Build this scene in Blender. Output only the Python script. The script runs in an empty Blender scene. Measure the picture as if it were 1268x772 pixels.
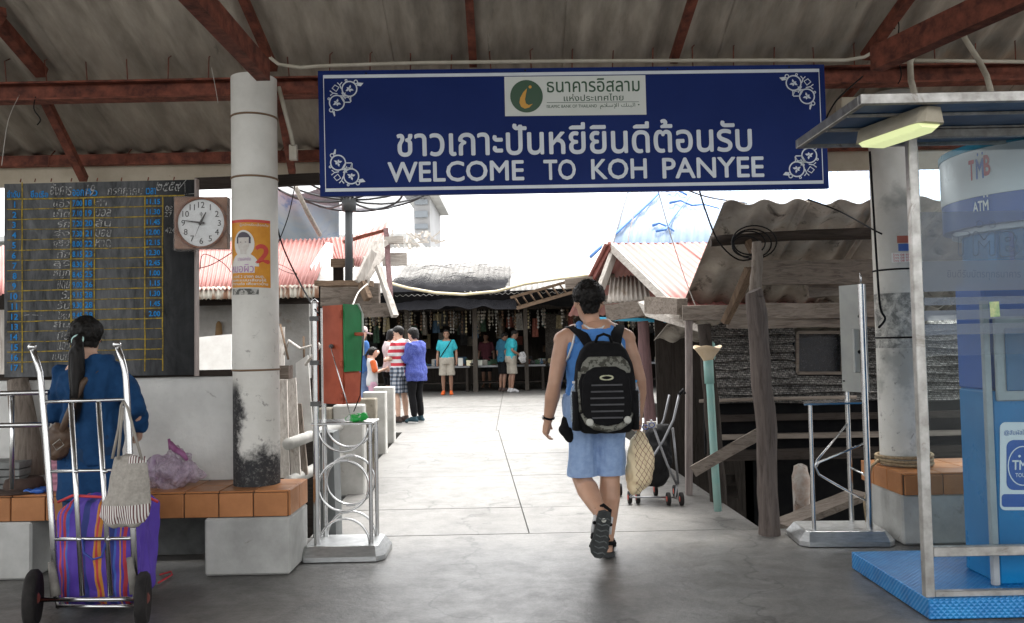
import bpy, bmesh, math, random
import numpy as np
from mathutils import Vector, Matrix, noise
from mathutils.geometry import delaunay_2d_cdt
random.seed(7)
R = math.radians
S = bpy.context.scene
COL = S.collection

# ------------------------------------------------------------------ camera, sky, sun, exposure
CAM_Z, PITCH, ROLL = 1.34, 0.038, 0.020
F_ = Vector((0, math.cos(PITCH), math.sin(PITCH)))
U0 = Vector((0, -math.sin(PITCH), math.cos(PITCH)))
R0 = Vector((1, 0, 0))
CR = math.cos(ROLL) * R0 - math.sin(ROLL) * U0
CU = math.sin(ROLL) * R0 + math.cos(ROLL) * U0
cam = bpy.data.cameras.new('camera')
cam.sensor_width = 36.0
cam.lens = 36.0 * 1000 / 1268
cam.clip_start = 0.05
cam.clip_end = 3000
camo = bpy.data.objects.new('camera', cam)
COL.objects.link(camo)
camo.matrix_world = Matrix(((CR.x, CU.x, -F_.x, 0), (CR.y, CU.y, -F_.y, 0), (CR.z, CU.z, -F_.z, CAM_Z), (0, 0, 0, 1)))
S.camera = camo

world = bpy.data.worlds.new("World")
S.world = world
world.use_nodes = True
wn = world.node_tree
bg = wn.nodes['Background']
sky = wn.nodes.new('ShaderNodeTexSky')
sky.sky_type = 'NISHITA'
sky.sun_disc = False
SUN_EL, SUN_AZ = 70, 25          # azimuth clockwise from +Y
sky.sun_elevation = R(SUN_EL)
sky.sun_rotation = R(SUN_AZ)
sky.dust_density = 4.0
sky.air_density = 1.0
sky.ozone_density = 1.0
hsv = wn.nodes.new('ShaderNodeHueSaturation')   # thin bright overcast: the same sky with most of its blue whitened out
hsv.inputs['Saturation'].default_value = 0.04
wn.links.new(sky.outputs[0], hsv.inputs['Color'])
wn.links.new(hsv.outputs[0], bg.inputs['Color'])
bg.inputs['Strength'].default_value = 0.15
sun = bpy.data.lights.new('sun', 'SUN')
sun.energy = 0.6
sun.angle = R(9)
sun.color = (1.0, 0.96, 0.9)
suno = bpy.data.objects.new('sun', sun)
COL.objects.link(suno)
sd = Vector((math.sin(R(SUN_AZ)) * math.cos(R(SUN_EL)), math.cos(R(SUN_AZ)) * math.cos(R(SUN_EL)), math.sin(R(SUN_EL))))
suno.rotation_euler = sd.to_track_quat('Z', 'Y').to_euler()
S.view_settings.view_transform = 'Standard'
S.view_settings.look = 'None'
S.view_settings.gamma = 1
S.view_settings.exposure = 2.4
S.cycles.max_bounces = 8
S.cycles.diffuse_bounces = 5
S.cycles.transparent_max_bounces = 16
S.cycles.use_denoising = True

# ------------------------------------------------------------------ placing: a pixel of the photograph at a distance, or on a level
def ray(px, py):
    px = float(px); py = float(py)
    return F_ + (px - 634) / 1000 * CR + (386 - py) / 1000 * CU
CP = Vector((0, 0, CAM_Z))
def W(px, py, Y):
    Y = float(Y)
    d = ray(px, py)
    return CP + d * (Y / d.y)
def G(px, py, z=0.0):
    d = ray(px, py)
    return CP + d * ((z - CAM_Z) / d.z)
def V(*a): return Vector(a)

# ------------------------------------------------------------------ mesh collector
class MB:
    def __init__(s): s.v = []; s.f = []; s.smooth = []
    def add(s, vs, fs, sm=False):
        n = len(s.v)
        s.v += [tuple(v) for v in vs]
        s.f += [tuple(i + n for i in f) for f in fs]
        s.smooth += [sm] * len(fs)
        return s
    def box8(s, p):                      # p: 4 bottom ccw + 4 top ccw
        return s.add(p, [(3, 2, 1, 0), (4, 5, 6, 7), (0, 1, 5, 4), (1, 2, 6, 5), (2, 3, 7, 6), (3, 0, 4, 7)])
    def box(s, x0, x1, y0, y1, z0, z1):
        return s.box8([(x0, y0, z0), (x1, y0, z0), (x1, y1, z0), (x0, y1, z0), (x0, y0, z1), (x1, y0, z1), (x1, y1, z1), (x0, y1, z1)])
    def cbox(s, x0, x1, y0, y1, z0, z1, c=0.006):   # box with chamfered edges (12 corner cuts simplified: 24 verts)
        vs = []; 
        X = (x0, x1); Y = (y0, y1); Z = (z0, z1)
        for i in (0, 1):
            for j in (0, 1):
                for k in (0, 1):
                    sx = c if i == 0 else -c; sy = c if j == 0 else -c; sz = c if k == 0 else -c
                    vs += [(X[i], Y[j] + sy, Z[k] + sz), (X[i] + sx, Y[j], Z[k] + sz), (X[i] + sx, Y[j] + sy, Z[k])]
        def q(i, j, k, a): return (i * 4 + j * 2 + k) * 3 + a
        fs = []
        for i in (0, 1):
            f = [q(i, 0, 0, 0), q(i, 1, 0, 0), q(i, 1, 1, 0), q(i, 0, 1, 0)]; fs.append(f if i else f[::-1])
            f = [q(0, i, 0, 1), q(0, i, 1, 1), q(1, i, 1, 1), q(1, i, 0, 1)]; fs.append(f if i else f[::-1])
            f = [q(0, 0, i, 2), q(1, 0, i, 2), q(1, 1, i, 2), q(0, 1, i, 2)]; fs.append(f if i else f[::-1])
        for a in (0, 1):
            for b in (0, 1):
                fs.append((q(0, a, b, 1), q(0, a, b, 2), q(1, a, b, 2), q(1, a, b, 1)))
                fs.append((q(a, 0, b, 0), q(a, 0, b, 2), q(a, 1, b, 2), q(a, 1, b, 0)))
                fs.append((q(a, b, 0, 0), q(a, b, 0, 1), q(a, b, 1, 1), q(a, b, 1, 0)))
        for i in (0, 1):
            for j in (0, 1):
                for k in (0, 1):
                    fs.append((q(i, j, k, 0), q(i, j, k, 1), q(i, j, k, 2)))
        return s.add(vs, fs)
    def beam(s, p0, p1, w, h, up=(0, 0, 1), jit=0, n=1, w1=None, h1=None):
        p0 = V(*p0); p1 = V(*p1); d = (p1 - p0).normalized(); up = V(*up)
        sd_ = d.cross(up).normalized(); u = sd_.cross(d).normalized()
        rings = []
        for k in range(n + 1):
            t = k / n
            c = p0.lerp(p1, t)
            ww = w + ((w1 if w1 is not None else w) - w) * t; hh = h + ((h1 if h1 is not None else h) - h) * t
            r = []
            for a, b in ((-1, -1), (1, -1), (1, 1), (-1, 1)):
                j1 = random.uniform(-jit, jit); j2 = random.uniform(-jit, jit)
                r.append(c + sd_ * (a * ww / 2 + j1) + u * (b * hh / 2 + j2))
            rings.append(r)
        vs = [v for r in rings for v in r]; fs = [(3, 2, 1, 0), tuple(n * 4 + i for i in (0, 1, 2, 3))]
        for k in range(n):
            for i in range(4):
                j = (i + 1) % 4
                fs.append((k * 4 + i, k * 4 + j, k * 4 + 4 + j, k * 4 + 4 + i))
        return s.add(vs, fs)
    def rings(s, rs, cap=True, sm=True, closed=False):
        n = len(rs[0]); vs = [v for r in rs for v in r]; fs = []
        m = len(rs)
        for k in range(m - (0 if closed else 1)):
            k2 = (k + 1) % m
            for i in range(n):
                j = (i + 1) % n
                fs.append((k * n + i, k * n + j, k2 * n + j, k2 * n + i))
        if cap and not closed:
            fs.append(tuple(range(n))[::-1]); fs.append(tuple((m - 1) * n + i for i in range(n)))
        return s.add(vs, fs, sm)
    def tube(s, pts, r, n=8, closed=False, sm=True, cap=True):
        pts = [V(*p) for p in pts]; m = len(pts); rs = []
        rad = r if isinstance(r, (list, tuple)) else [r] * m
        prev = None
        for k in range(m):
            if closed: t = pts[(k + 1) % m] - pts[k - 1]
            else: t = pts[min(k + 1, m - 1)] - pts[max(k - 1, 0)]
            if t.length < 1e-9: t = V(0, 0, 1)
            t.normalize()
            if prev is None:
                a = V(0, 0, 1) if abs(t.z) < 0.9 else V(0, 1, 0)
                u = t.cross(a).normalized()
            else:
                u = (prev - t * prev.dot(t)).normalized()
            prev = u; w = t.cross(u)
            rs.append([pts[k] + (u * math.cos(2 * math.pi * i / n) + w * math.sin(2 * math.pi * i / n)) * rad[k] for i in range(n)])
        return s.rings(rs, cap, sm, closed)
    def limb(s, pts, rad, n=12, flat=None):   # rounded ends, dense
        P = [V(*p) for p in pts]
        r = list(rad)
        d0 = (P[0] - P[1]).normalized(); d1 = (P[-1] - P[-2]).normalized()
        pp = []; rr = []
        for a in (80, 50, 20):
            pp.append(P[0] + d0 * r[0] * math.sin(R(a))); rr.append(r[0] * math.cos(R(a)))
        pp += P; rr += r
        for a in (20, 50, 80):
            pp.append(P[-1] + d1 * r[-1] * math.sin(R(a))); rr.append(r[-1] * math.cos(R(a)))
        return s.tube(pp, rr, n)
    def ell(s, c, r, n=14, m=9, rot=None):
        c = V(*c); rs = []
        for k in range(1, m):
            a = math.pi * k / m - math.pi / 2
            ring = []
            for i in range(n):
                b = 2 * math.pi * i / n
                v = V(r[0] * math.cos(a) * math.cos(b), r[1] * math.cos(a) * math.sin(b), r[2] * math.sin(a))
                if rot is not None: v = rot @ v
                ring.append(c + v)
            rs.append(ring)
        return s.rings(rs)
    def lathe(s, c, prof, n=24, sm=True, axis='z'):
        c = V(*c); rs = []
        for (r, h) in prof:
            ring = []
            for i in range(n):
                a = 2 * math.pi * i / n
                if axis == 'z': v = V(r * math.cos(a), r * math.sin(a), h)
                elif axis == 'y': v = V(r * math.cos(a), h, -r * math.sin(a))
                else: v = V(h, r * math.cos(a), r * math.sin(a))
                ring.append(c + v)
            rs.append(ring)
        return s.rings(rs, True, sm)
    def prism(s, poly, d):               # poly: list of 3d points, extruded by vector d
        n = len(poly); p = [V(*q) for q in poly]; d = V(*d)
        return s.add(p + [q + d for q in p], [tuple(range(n))[::-1], tuple(range(n, 2 * n))] + [(i, (i + 1) % n, (i + 1) % n + n, i + n) for i in range(n)])
    def wavy(s, O, eu, ev, waves, amp, nrm, th=0.006, seg=8, nv=1, jag=0, phase=0, sag=0):
        """corrugated sheet: waves run across eu, corrugations along ev"""
        O = V(*O); eu = V(*eu); ev = V(*ev); nrm = V(*nrm).normalized()
        nu = max(2, int(waves * seg)); top = []; bot = []
        jg = [random.uniform(-jag, jag) for _ in range(nu + 1)]
        for j in range(nv + 1):
            for i in range(nu + 1):
                u = i / nu; v = j / nv
                jv = jg[i] / ev.length if j == nv else 0
                h = math.sin(2 * math.pi * (waves * u + phase)) * amp + (sag * math.sin(math.pi * v) if sag else 0)
                p = O + eu * u + ev * (v + jv) + nrm * h
                top.append(p); bot.append(p - nrm * th)
        N = nu + 1; M = nv + 1; fs = []
        for j in range(nv):
            for i in range(nu):
                a = j * N + i
                fs.append((a, a + 1, a + N + 1, a + N)); fs.append(tuple(x + N * M for x in (a + N, a + N + 1, a + 1, a)))
        for i in range(nu):
            fs.append((i + 1, i, i + N * M, i + 1 + N * M)); a = nv * N + i; fs.append((a, a + 1, a + 1 + N * M, a + N * M))
        for j in range(nv):
            a = j * N; fs.append((a, a + N, a + N + N * M, a + N * M)); b = a + nu; fs.append((b + N, b, b + N * M, b + N + N * M))
        return s.add(top + bot, fs, True)
    def xf(s, fn):
        s.v = [tuple(fn(V(*v))) for v in s.v]; return s

WLOC = {}
def origin_of(o): return WLOC.get(o.name, V(0, 0, 0))
def tag(o, label=None, cat=None, group=None, kind=None):
    if label: o['label'] = label
    if cat: o['category'] = cat
    if group: o['group'] = group
    if kind: o['kind'] = kind
    return o
def build(mb, name, mat, parent=None, label=None, cat=None, group=None, kind=None, origin=None):
    a = np.array(mb.v, dtype=np.float64)
    if origin is None:
        lo = a.min(0); hi = a.max(0); o = V((lo[0] + hi[0]) / 2, (lo[1] + hi[1]) / 2, lo[2])
    else: o = V(*origin)
    me = bpy.data.meshes.new(name)
    me.from_pydata((a - np.array(o)).tolist(), [], mb.f)
    me.polygons.foreach_set('use_smooth', mb.smooth)
    me.update()
    if mat: me.materials.append(mat)
    ob = bpy.data.objects.new(name, me)
    COL.objects.link(ob)
    if parent is not None:
        ob.parent = parent; ob.location = o - origin_of(parent)
    else: ob.location = o
    WLOC[ob.name] = o
    if any(mb.smooth) and not all(mb.smooth):
        pass
    return tag(ob, label, cat, group, kind)
def empty(name, loc, label=None, cat=None, group=None, kind=None):
    o = bpy.data.objects.new(name, None)
    o.empty_display_size = 0.2
    COL.objects.link(o)
    o.location = loc; WLOC[o.name] = V(*loc)
    return tag(o, label, cat, group, kind)
def copy_tree(o, loc=None, parent=None, label=None):
    c = o.copy(); COL.objects.link(c)
    if parent is not None: c.parent = parent
    if loc is not None: c.location = loc
    if label: c['label'] = label
    for ch in list(o.children): copy_tree(ch, None, c)
    return c
# sharp edges where smooth tubes have caps: mark by angle
def autosmooth(ob, ang=40):
    ob.data.set_sharp_from_angle(angle=R(ang))
    return ob

# remeshed organic solids: evaluated all together at the end
PEND = []
def vox(mb, name, mat, parent=None, size=0.008, smooth=4, fold=None, cut=None, **kw):
    o = build(mb, name, mat, parent, **kw)
    m = o.modifiers.new('r', 'REMESH'); m.mode = 'VOXEL'; m.voxel_size = size; m.use_smooth_shade = True
    if smooth:
        q = o.modifiers.new('s', 'SMOOTH'); q.iterations = smooth; q.factor = 0.5
    PEND.append((o, mat, fold, cut))
    return o
def flush():
    if not PEND: return
    bpy.context.view_layer.update()
    dg = bpy.context.evaluated_depsgraph_get()
    for o, mat, fold, cut in PEND:
        me = bpy.data.meshes.new_from_object(o.evaluated_get(dg))
        o.modifiers.clear()
        old = o.data; o.data = me; me.name = old.name
        n = len(me.vertices)
        if fold and n:
            amp, sc_, stretch = fold
            co = np.empty(n * 3); me.vertices.foreach_get('co', co); co = co.reshape(-1, 3)
            no = np.empty(n * 3); me.vertices.foreach_get('normal', no); no = no.reshape(-1, 3)
            for i in range(n):
                p = Vector(co[i]); q = Vector((p.x * sc_, p.y * sc_, p.z * sc_ * stretch)) + Vector(o.name.__len__() * V(1, 2, 3))
                co[i] += no[i] * (noise.noise(q) * amp + noise.noise(q * 2.3) * amp * 0.5)
            me.vertices.foreach_set('co', co.ravel()); me.update()
        if cut is not None:      # a clean hem: everything below a level (world z) is trimmed away
            bm_ = bmesh.new(); bm_.from_mesh(me); zc_ = cut - WLOC[o.name].z
            bmesh.ops.bisect_plane(bm_, geom=bm_.verts[:] + bm_.edges[:] + bm_.faces[:], plane_co=(0, 0, zc_), plane_no=(0, 0, -1), clear_outer=True)
            bm_.to_mesh(me); bm_.free()
        me.materials.clear(); me.materials.append(mat)
        me.polygons.foreach_set('use_smooth', [True] * len(me.polygons))
    PEND.clear()

# ------------------------------------------------------------------ lettering
TC = {}
def text2d(s, bold=0.0):
    k = (s, bold)
    if k in TC: return TC[k]
    c = bpy.data.curves.new('t', 'FONT'); c.body = s;  c.resolution_u = 3
    c.dimensions = '2D'; c.fill_mode = 'NONE'

    o = bpy.data.objects.new('t', c)
    m = bpy.data.meshes.new_from_object(o)
    vs = [(v.co.x, v.co.y) for v in m.vertices]
    nxt = {}
    for e in m.edges:
        a, b = e.vertices; nxt.setdefault(a, []).append(b); nxt.setdefault(b, []).append(a)
    seen = set(); loops = []
    for st in range(len(vs)):
        if st in seen or st not in nxt: continue
        loop = [st]; seen.add(st); cur = st
        while True:
            ns = [x for x in nxt[cur] if x not in seen]
            if not ns: break
            # follow vertex order so that winding is kept
            n2 = cur + 1 if (cur + 1) in ns else ns[0]
            loop.append(n2); seen.add(n2); cur = n2
        if len(loop) > 2: loops.append(loop)
    bpy.data.objects.remove(o); bpy.data.curves.remove(c); bpy.data.meshes.remove(m)
    pts = [Vector((0, 0))] * 0; edges = []; segs = []
    for lp in loops:
        b = len(pts); n = len(lp)
        pts += [Vector(vs[i]) for i in lp]
        for i in range(n):
            edges.append((b + i, b + (i + 1) % n)); segs.append((*vs[lp[i]], *vs[lp[(i + 1) % n]]))
    if bold > 0:
        d = bold * 0.8; base = list(pts); be = list(edges); bs = list(segs); N0 = len(base)
        for k, (dx, dy) in enumerate(((d, 0), (-d, 0), (0, d), (0, -d))):
            o_ = N0 * (k + 1); sh = Vector((dx, dy))
            pts += [p + sh for p in base]; edges += [(a_ + o_, b_ + o_) for a_, b_ in be]
            segs += [(s_[0] + dx, s_[1] + dy, s_[2] + dx, s_[3] + dy) for s_ in bs]
    ov, oe, of, *_ = delaunay_2d_cdt(pts, edges, [], 0, 1e-5)
    sg = np.array(segs); P = np.array([(v.x, v.y) for v in ov])
    tri = np.array([f for f in of if len(f) == 3])
    c3 = P[tri].mean(1)
    x0, y0, x1, y1 = sg.T
    up = (y0[None] <= c3[:, 1:2]) & (y1[None] > c3[:, 1:2]); dn = (y0[None] > c3[:, 1:2]) & (y1[None] <= c3[:, 1:2])
    cr = (x1 - x0)[None] * (c3[:, 1:2] - y0[None]) - (c3[:, 0:1] - x0[None]) * (y1 - y0)[None]
    wnum = (up & (cr > 0)).sum(1) - (dn & (cr < 0)).sum(1)
    tri = tri[wnum != 0]
    used = np.unique(tri); rm = {u: i for i, u in enumerate(used)}
    res = (P[used], [tuple(rm[i] for i in t) for t in tri])
    TC[k] = res
    return res
class Frame:
    """a flat board: photograph pixels -> points on it"""
    def __init__(s, Y=None, O=None, ex=None, ey=None, fn=None, lift=0.0015):
        s.fn = fn or (lambda x, y, h: W(x, y, Y) + V(0, -h, 0)); s.lift = lift
    def pt(s, x, y, h=0): return s.fn(x, y, h)
    def text(s, mb, t, x0, y0, x1, y1, bold=0.0, h=None, slant=0, wob=0):
        P, T = text2d(t, bold); lo = P.min(0); hi = P.max(0)
        h = s.lift if h is None else h
        vs = []
        for p in P:
            u = (p[0] - lo[0]) / (hi[0] - lo[0]); v = (p[1] - lo[1]) / (hi[1] - lo[1])
            yy = y1 + (y0 - y1) * v
            if wob: yy += wob * math.sin(u * 9 + x0)
            vs.append(s.pt(x0 + (x1 - x0) * u + slant * v * (y1 - y0), yy, h))
        mb.add(vs, T)
    def textn(s, mb, t, xc, y0, y1, bold=0.0, h=None, anchor='c', asp=1.0, slant=0):
        P, T = text2d(t, bold); lo = P.min(0); hi = P.max(0); w = (y1 - y0) * (hi[0] - lo[0]) / (hi[1] - lo[1]) * asp
        x0 = xc - w / 2 if anchor == 'c' else (xc if anchor == 'l' else xc - w)
        s.text(mb, t, x0, y0, x0 + w, y1, bold, h, slant)
    def ellf(s, mb, cx, cy, rx, ry, h, n=16, y0=None, y1=None):
        vs = []; fs = []
        for i in range(n + 1):
            a = math.pi * i / n; x = cx - rx * math.cos(a); d = ry * math.sin(a)
            vs += [s.pt(x, max(cy - d, y0) if y0 else cy - d, h), s.pt(x, min(cy + d, y1) if y1 else cy + d, h)]
        for i in range(n): fs.append((2 * i, 2 * i + 1, 2 * i + 3, 2 * i + 2))
        mb.add(vs, fs)
    def poly(s, mb, pts, h=None):
        h = s.lift if h is None else h
        mb.add([s.pt(x, y, h) for x, y in pts], [tuple(range(len(pts)))[::-1]])
    def line(s, mb, pts, w, h=None, closed=False):
        h = s.lift if h is None else h
        n = len(pts); L = []; Rr = []
        for i in range(n):
            a = pts[(i - 1) % n] if (closed or i > 0) else pts[i]; b = pts[(i + 1) % n] if (closed or i < n - 1) else pts[i]
            dx, dy = b[0] - a[0], b[1] - a[1]; l = math.hypot(dx, dy) or 1
            L.append(s.pt(pts[i][0] - dy / l * w / 2, pts[i][1] + dx / l * w / 2, h)); Rr.append(s.pt(pts[i][0] + dy / l * w / 2, pts[i][1] - dx / l * w / 2, h))
        m = n if closed else n - 1
        mb.add(L + Rr, [(i, (i + 1) % n, (i + 1) % n + n, i + n) for i in range(m)])
    def circ(s, mb, cx, cy, r, w=None, n=28, h=None, ry=None):
        ry = ry or r
        p = [(cx + r * math.cos(2 * math.pi * i / n), cy + ry * math.sin(2 * math.pi * i / n)) for i in range(n)]
        if w: s.line(mb, p, w, h, True)
        else: s.poly(mb, p, h)
# ------------------------------------------------------------------ procedural materials
def nt(name):
    m = bpy.data.materials.new(name); m.use_nodes = True
    t = m.node_tree; return m, t, t.nodes['Principled BSDF']
def noise_n(t, vec, scale, detail=6, rough=0.6, dist=0):
    n = t.nodes.new('ShaderNodeTexNoise'); n.inputs['Scale'].default_value = scale; n.inputs['Detail'].default_value = detail
    n.inputs['Roughness'].default_value = rough; n.inputs['Distortion'].default_value = dist
    t.links.new(vec, n.inputs['Vector']); return n.outputs['Fac']
def ramp(t, fac, stops):
    r = t.nodes.new('ShaderNodeValToRGB'); e = r.color_ramp.elements
    while len(e) > len(stops): e.remove(e[-1])
    while len(e) < len(stops): e.new(0.5)
    for k, (p, c) in zip(e, stops):
        k.position = p; k.color = (*c, 1) if len(c) == 3 else c
    t.links.new(fac, r.inputs[0]); return r.outputs['Color']
def mixc(t, fac, a, b, mode='MIX'):
    m = t.nodes.new('ShaderNodeMix'); m.data_type = 'RGBA'; m.blend_type = mode
    for s_, val in ((0, fac), (6, a), (7, b)):
        if hasattr(val, 'links') or hasattr(val, 'is_linked'): t.links.new(val, m.inputs[s_])
        else: m.inputs[s_].default_value = val if s_ == 0 else (*val, 1)
    return m.outputs[2]
def mth(t, op, a, b=None, c=None):
    m = t.nodes.new('ShaderNodeMath'); m.operation = op
    for i, x in enumerate((a, b, c)):
        if x is None: continue
        if hasattr(x, 'is_linked'): t.links.new(x, m.inputs[i])
        else: m.inputs[i].default_value = x
    return m.outputs[0]
def pos(t, scale=(1, 1, 1), obj=False, off=True):
    if obj:
        c = t.nodes.new('ShaderNodeTexCoord'); v = c.outputs['Object']
        if off:
            oi = t.nodes.new('ShaderNodeObjectInfo'); ad = t.nodes.new('ShaderNodeVectorMath'); ad.operation = 'ADD'
            mu = t.nodes.new('ShaderNodeVectorMath'); mu.operation = 'SCALE'; mu.inputs['Scale'].default_value = 17
            cb = t.nodes.new('ShaderNodeCombineXYZ')
            for i in range(3): t.links.new(oi.outputs['Random'], cb.inputs[i])
            t.links.new(cb.outputs[0], mu.inputs[0]); t.links.new(v, ad.inputs[0]); t.links.new(mu.outputs[0], ad.inputs[1]); v = ad.outputs[0]
    else:
        c = t.nodes.new('ShaderNodeNewGeometry'); v = c.outputs['Position']
    if scale != (1, 1, 1):
        mp = t.nodes.new('ShaderNodeMapping'); mp.inputs['Scale'].default_value = scale; t.links.new(v, mp.inputs[0]); v = mp.outputs[0]
    return v
def bump(t, b, h, strength=0.3, dist=0.01):
    n = t.nodes.new('ShaderNodeBump'); n.inputs['Strength'].default_value = strength; n.inputs['Distance'].default_value = dist
    t.links.new(h, n.inputs['Height']); t.links.new(n.outputs[0], b.inputs['Normal'])
MC = {}
def M(name, c1, c2=None, scale=6, rough=0.6, metal=0, bmp=0.15, bscale=40, stretch=(1, 1, 1), obj=False, rvar=0.12, lo=0.35, hi=0.65, stain=None, rnd=0, spec=0.3, sheen=0):
    if name in MC: return MC[name]
    m, t, b = nt(name)
    v = pos(t, stretch, obj)
    c2 = c2 or tuple(x * 0.78 for x in c1)
    f = noise_n(t, v, scale, 8, 0.62)
    col = ramp(t, f, [(lo, c1), (hi, c2)])
    if stain:
        sc_, thr, cs = stain
        f2 = noise_n(t, v, sc_, 7, 0.7, 0.6)
        k = ramp(t, f2, [(thr, (0, 0, 0)), (min(thr + 0.12, 1), (1, 1, 1))])
        col = mixc(t, k, col, cs)
    if rnd:
        oi = t.nodes.new('ShaderNodeObjectInfo')
        k = mth(t, 'MULTIPLY_ADD', oi.outputs['Random'], 2 * rnd, 1 - rnd)
        cb = t.nodes.new('ShaderNodeCombineColor')
        for i in range(3): t.links.new(k, cb.inputs[i])
        col = mixc(t, 1.0, col, cb.outputs[0], 'MULTIPLY')
    t.links.new(col, b.inputs['Base Color'])
    b.inputs['Metallic'].default_value = metal
    b.inputs['Specular IOR Level'].default_value = spec
    if sheen: b.inputs['Sheen Weight'].default_value = sheen
    rr = mth(t, 'MULTIPLY_ADD', f, rvar * 2, rough - rvar)
    t.links.new(rr, b.inputs['Roughness'])
    if bmp:
        h = noise_n(t, v, bscale, 6, 0.7); bump(t, b, h, bmp, 0.02 if bscale < 30 else 0.006)
    MC[name] = m
    return m
def wood(name, c1, c2, axis='z', scale=1.0, rough=0.85, rnd=0.15, bmp=0.5):
    """weathered timber: long grain along one axis"""
    if name in MC: return MC[name]
    m, t, b = nt(name)
    st = {'x': (1.2, 14, 14), 'y': (14, 1.2, 14), 'z': (14, 14, 1.2)}[axis]
    v = pos(t, tuple(k * scale for k in st))
    g = noise_n(t, v, 2.5, 10, 0.7, 1.0)
    big = noise_n(t, pos(t), 2.2, 5, 0.6)
    col = ramp(t, g, [(0.3, c2), (0.52, c1), (0.75, tuple(min(1, x * 1.35) for x in c1))])
    col = mixc(t, mth(t, 'MULTIPLY', big, 0.55), col, tuple(x * 0.5 for x in c2))
    if rnd:
        oi = t.nodes.new('ShaderNodeObjectInfo'); k = mth(t, 'MULTIPLY_ADD', oi.outputs['Random'], 2 * rnd, 1 - rnd)
        cb = t.nodes.new('ShaderNodeCombineColor')
        for i in range(3): t.links.new(k, cb.inputs[i])
        col = mixc(t, 1.0, col, cb.outputs[0], 'MULTIPLY')
    t.links.new(col, b.inputs['Base Color']); b.inputs['Roughness'].default_value = rough; b.inputs['Specular IOR Level'].default_value = 0.15
    bump(t, b, g, bmp, 0.012)
    MC[name] = m
    return m
def plain(name, c, rough=0.5, metal=0, emit=0, alpha=1, trans=0):
    if name in MC: return MC[name]
    m, t, b = nt(name)
    b.inputs['Base Color'].default_value = (*c, 1); b.inputs['Roughness'].default_value = rough; b.inputs['Metallic'].default_value = metal
    if emit: b.inputs['Emission Color'].default_value = (*c, 1); b.inputs['Emission Strength'].default_value = emit
    b.inputs['Alpha'].default_value = alpha
    b.inputs['Transmission Weight'].default_value = trans
    MC[name] = m
    return m

steel = M('stainless_steel', (0.62, 0.62, 0.61), (0.5, 0.5, 0.5), 9, 0.24, 1, 0.04, 60, rvar=0.1)
steel_dull = M('brushed_steel', (0.55, 0.56, 0.56), (0.4, 0.41, 0.41), 14, 0.42, 1, 0.08, 90, (1, 1, 6), rvar=0.12)
alum = M('aluminium', (0.50, 0.49, 0.47), (0.30, 0.29, 0.27), 12, 0.45, 0.9, 0.1, 60, stain=(7, 0.6, (0.16, 0.13, 0.1)))
rust = M('rusty_red_steel', (0.25, 0.078, 0.048), (0.085, 0.030, 0.022), 13, 0.75, 0.1, 0.5, 50, lo=0.36, hi=0.66, stain=(34, 0.62, (0.045, 0.02, 0.015)))
fibro = M('old_fibre_cement', (0.40, 0.35, 0.29), (0.24, 0.208, 0.17), 3.2, 0.9, 0, 0.5, 160, (3, 0.8, 0.8), stain=(2.3, 0.62, (0.06, 0.05, 0.04)), rnd=0.10)
fibro_dark = M('weathered_fibre_cement', (0.42, 0.38, 0.33), (0.25, 0.22, 0.19), 4, 0.95, 0, 0.5, 90, stain=(5, 0.56, (0.05, 0.04, 0.032)), rnd=0.1)
cream = M('cream_painted_board', (0.52, 0.46, 0.36), (0.42, 0.36, 0.27), 4, 0.7, stain=(9, 0.66, (0.2, 0.15, 0.1)))
pvc = M('cream_pipe', (0.55, 0.51, 0.43), (0.42, 0.38, 0.3), 8, 0.5)
white_wall = M('whitewashed_render', (0.70, 0.70, 0.67), (0.55, 0.55, 0.53), 3, 0.85, 0, 0.4, 25, stain=(14, 0.66, (0.12, 0.11, 0.10)))
greywall = M('stained_white_wall', (0.40, 0.39, 0.37), (0.24, 0.23, 0.21), 2.2, 0.9, 0, 0.3, 25, stain=(3, 0.6, (0.17, 0.10, 0.05)))
conc = M('grey_concrete', (0.46, 0.46, 0.44), (0.30, 0.30, 0.285), 2.6, 0.85, 0, 0.4, 30, stain=(7, 0.62, (0.15, 0.13, 0.11)))
conc_white = M('whitewashed_concrete', (0.55, 0.54, 0.51), (0.40, 0.39, 0.36), 4, 0.85, 0, 0.4, 30, stain=(6, 0.6, (0.22, 0.19, 0.15)), rnd=0.08)
conc_brown = M('mossy_concrete', (0.30, 0.27, 0.22), (0.17, 0.15, 0.11), 5, 0.9, 0, 0.5, 30, stain=(6, 0.55, (0.08, 0.07, 0.05)))
tile = M('terracotta_tile', (0.42, 0.185, 0.075), (0.33, 0.14, 0.055), 7, 0.35, 0, 0.06, 50, rnd=0.16, stain=(9, 0.68, (0.16, 0.08, 0.05)), obj=True)
grout = M('dark_grout', (0.10, 0.07, 0.05), rough=0.9)
black = M('black_cable', (0.004, 0.004, 0.005), rough=0.6, bmp=0, spec=.2)
wire_w = M('pale_cable', (0.6, 0.57, 0.52), rough=0.5, bmp=0)
wood_grey = {a: wood('grey_timber_' + a, (0.26, 0.22, 0.185), (0.10, 0.08, 0.066), a) for a in 'xyz'}
wood_brown = {a: wood('brown_timber_' + a, (0.18, 0.125, 0.085), (0.07, 0.045, 0.032), a) for a in 'xyz'}
wood_pale = {a: wood('whitewashed_timber_' + a, (0.62, 0.58, 0.53), (0.33, 0.28, 0.24), a) for a in 'xyz'}
wood_dark = {a: wood('dark_timber_' + a, (0.05, 0.04, 0.034), (0.016, 0.013, 0.011), a) for a in 'xyz'}
wood_maroon = wood('maroon_painted_timber', (0.20, 0.12, 0.12), (0.09, 0.06, 0.06), 'z')
paper = plain('white_print', (0.72, 0.72, 0.70), 0.5)
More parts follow.
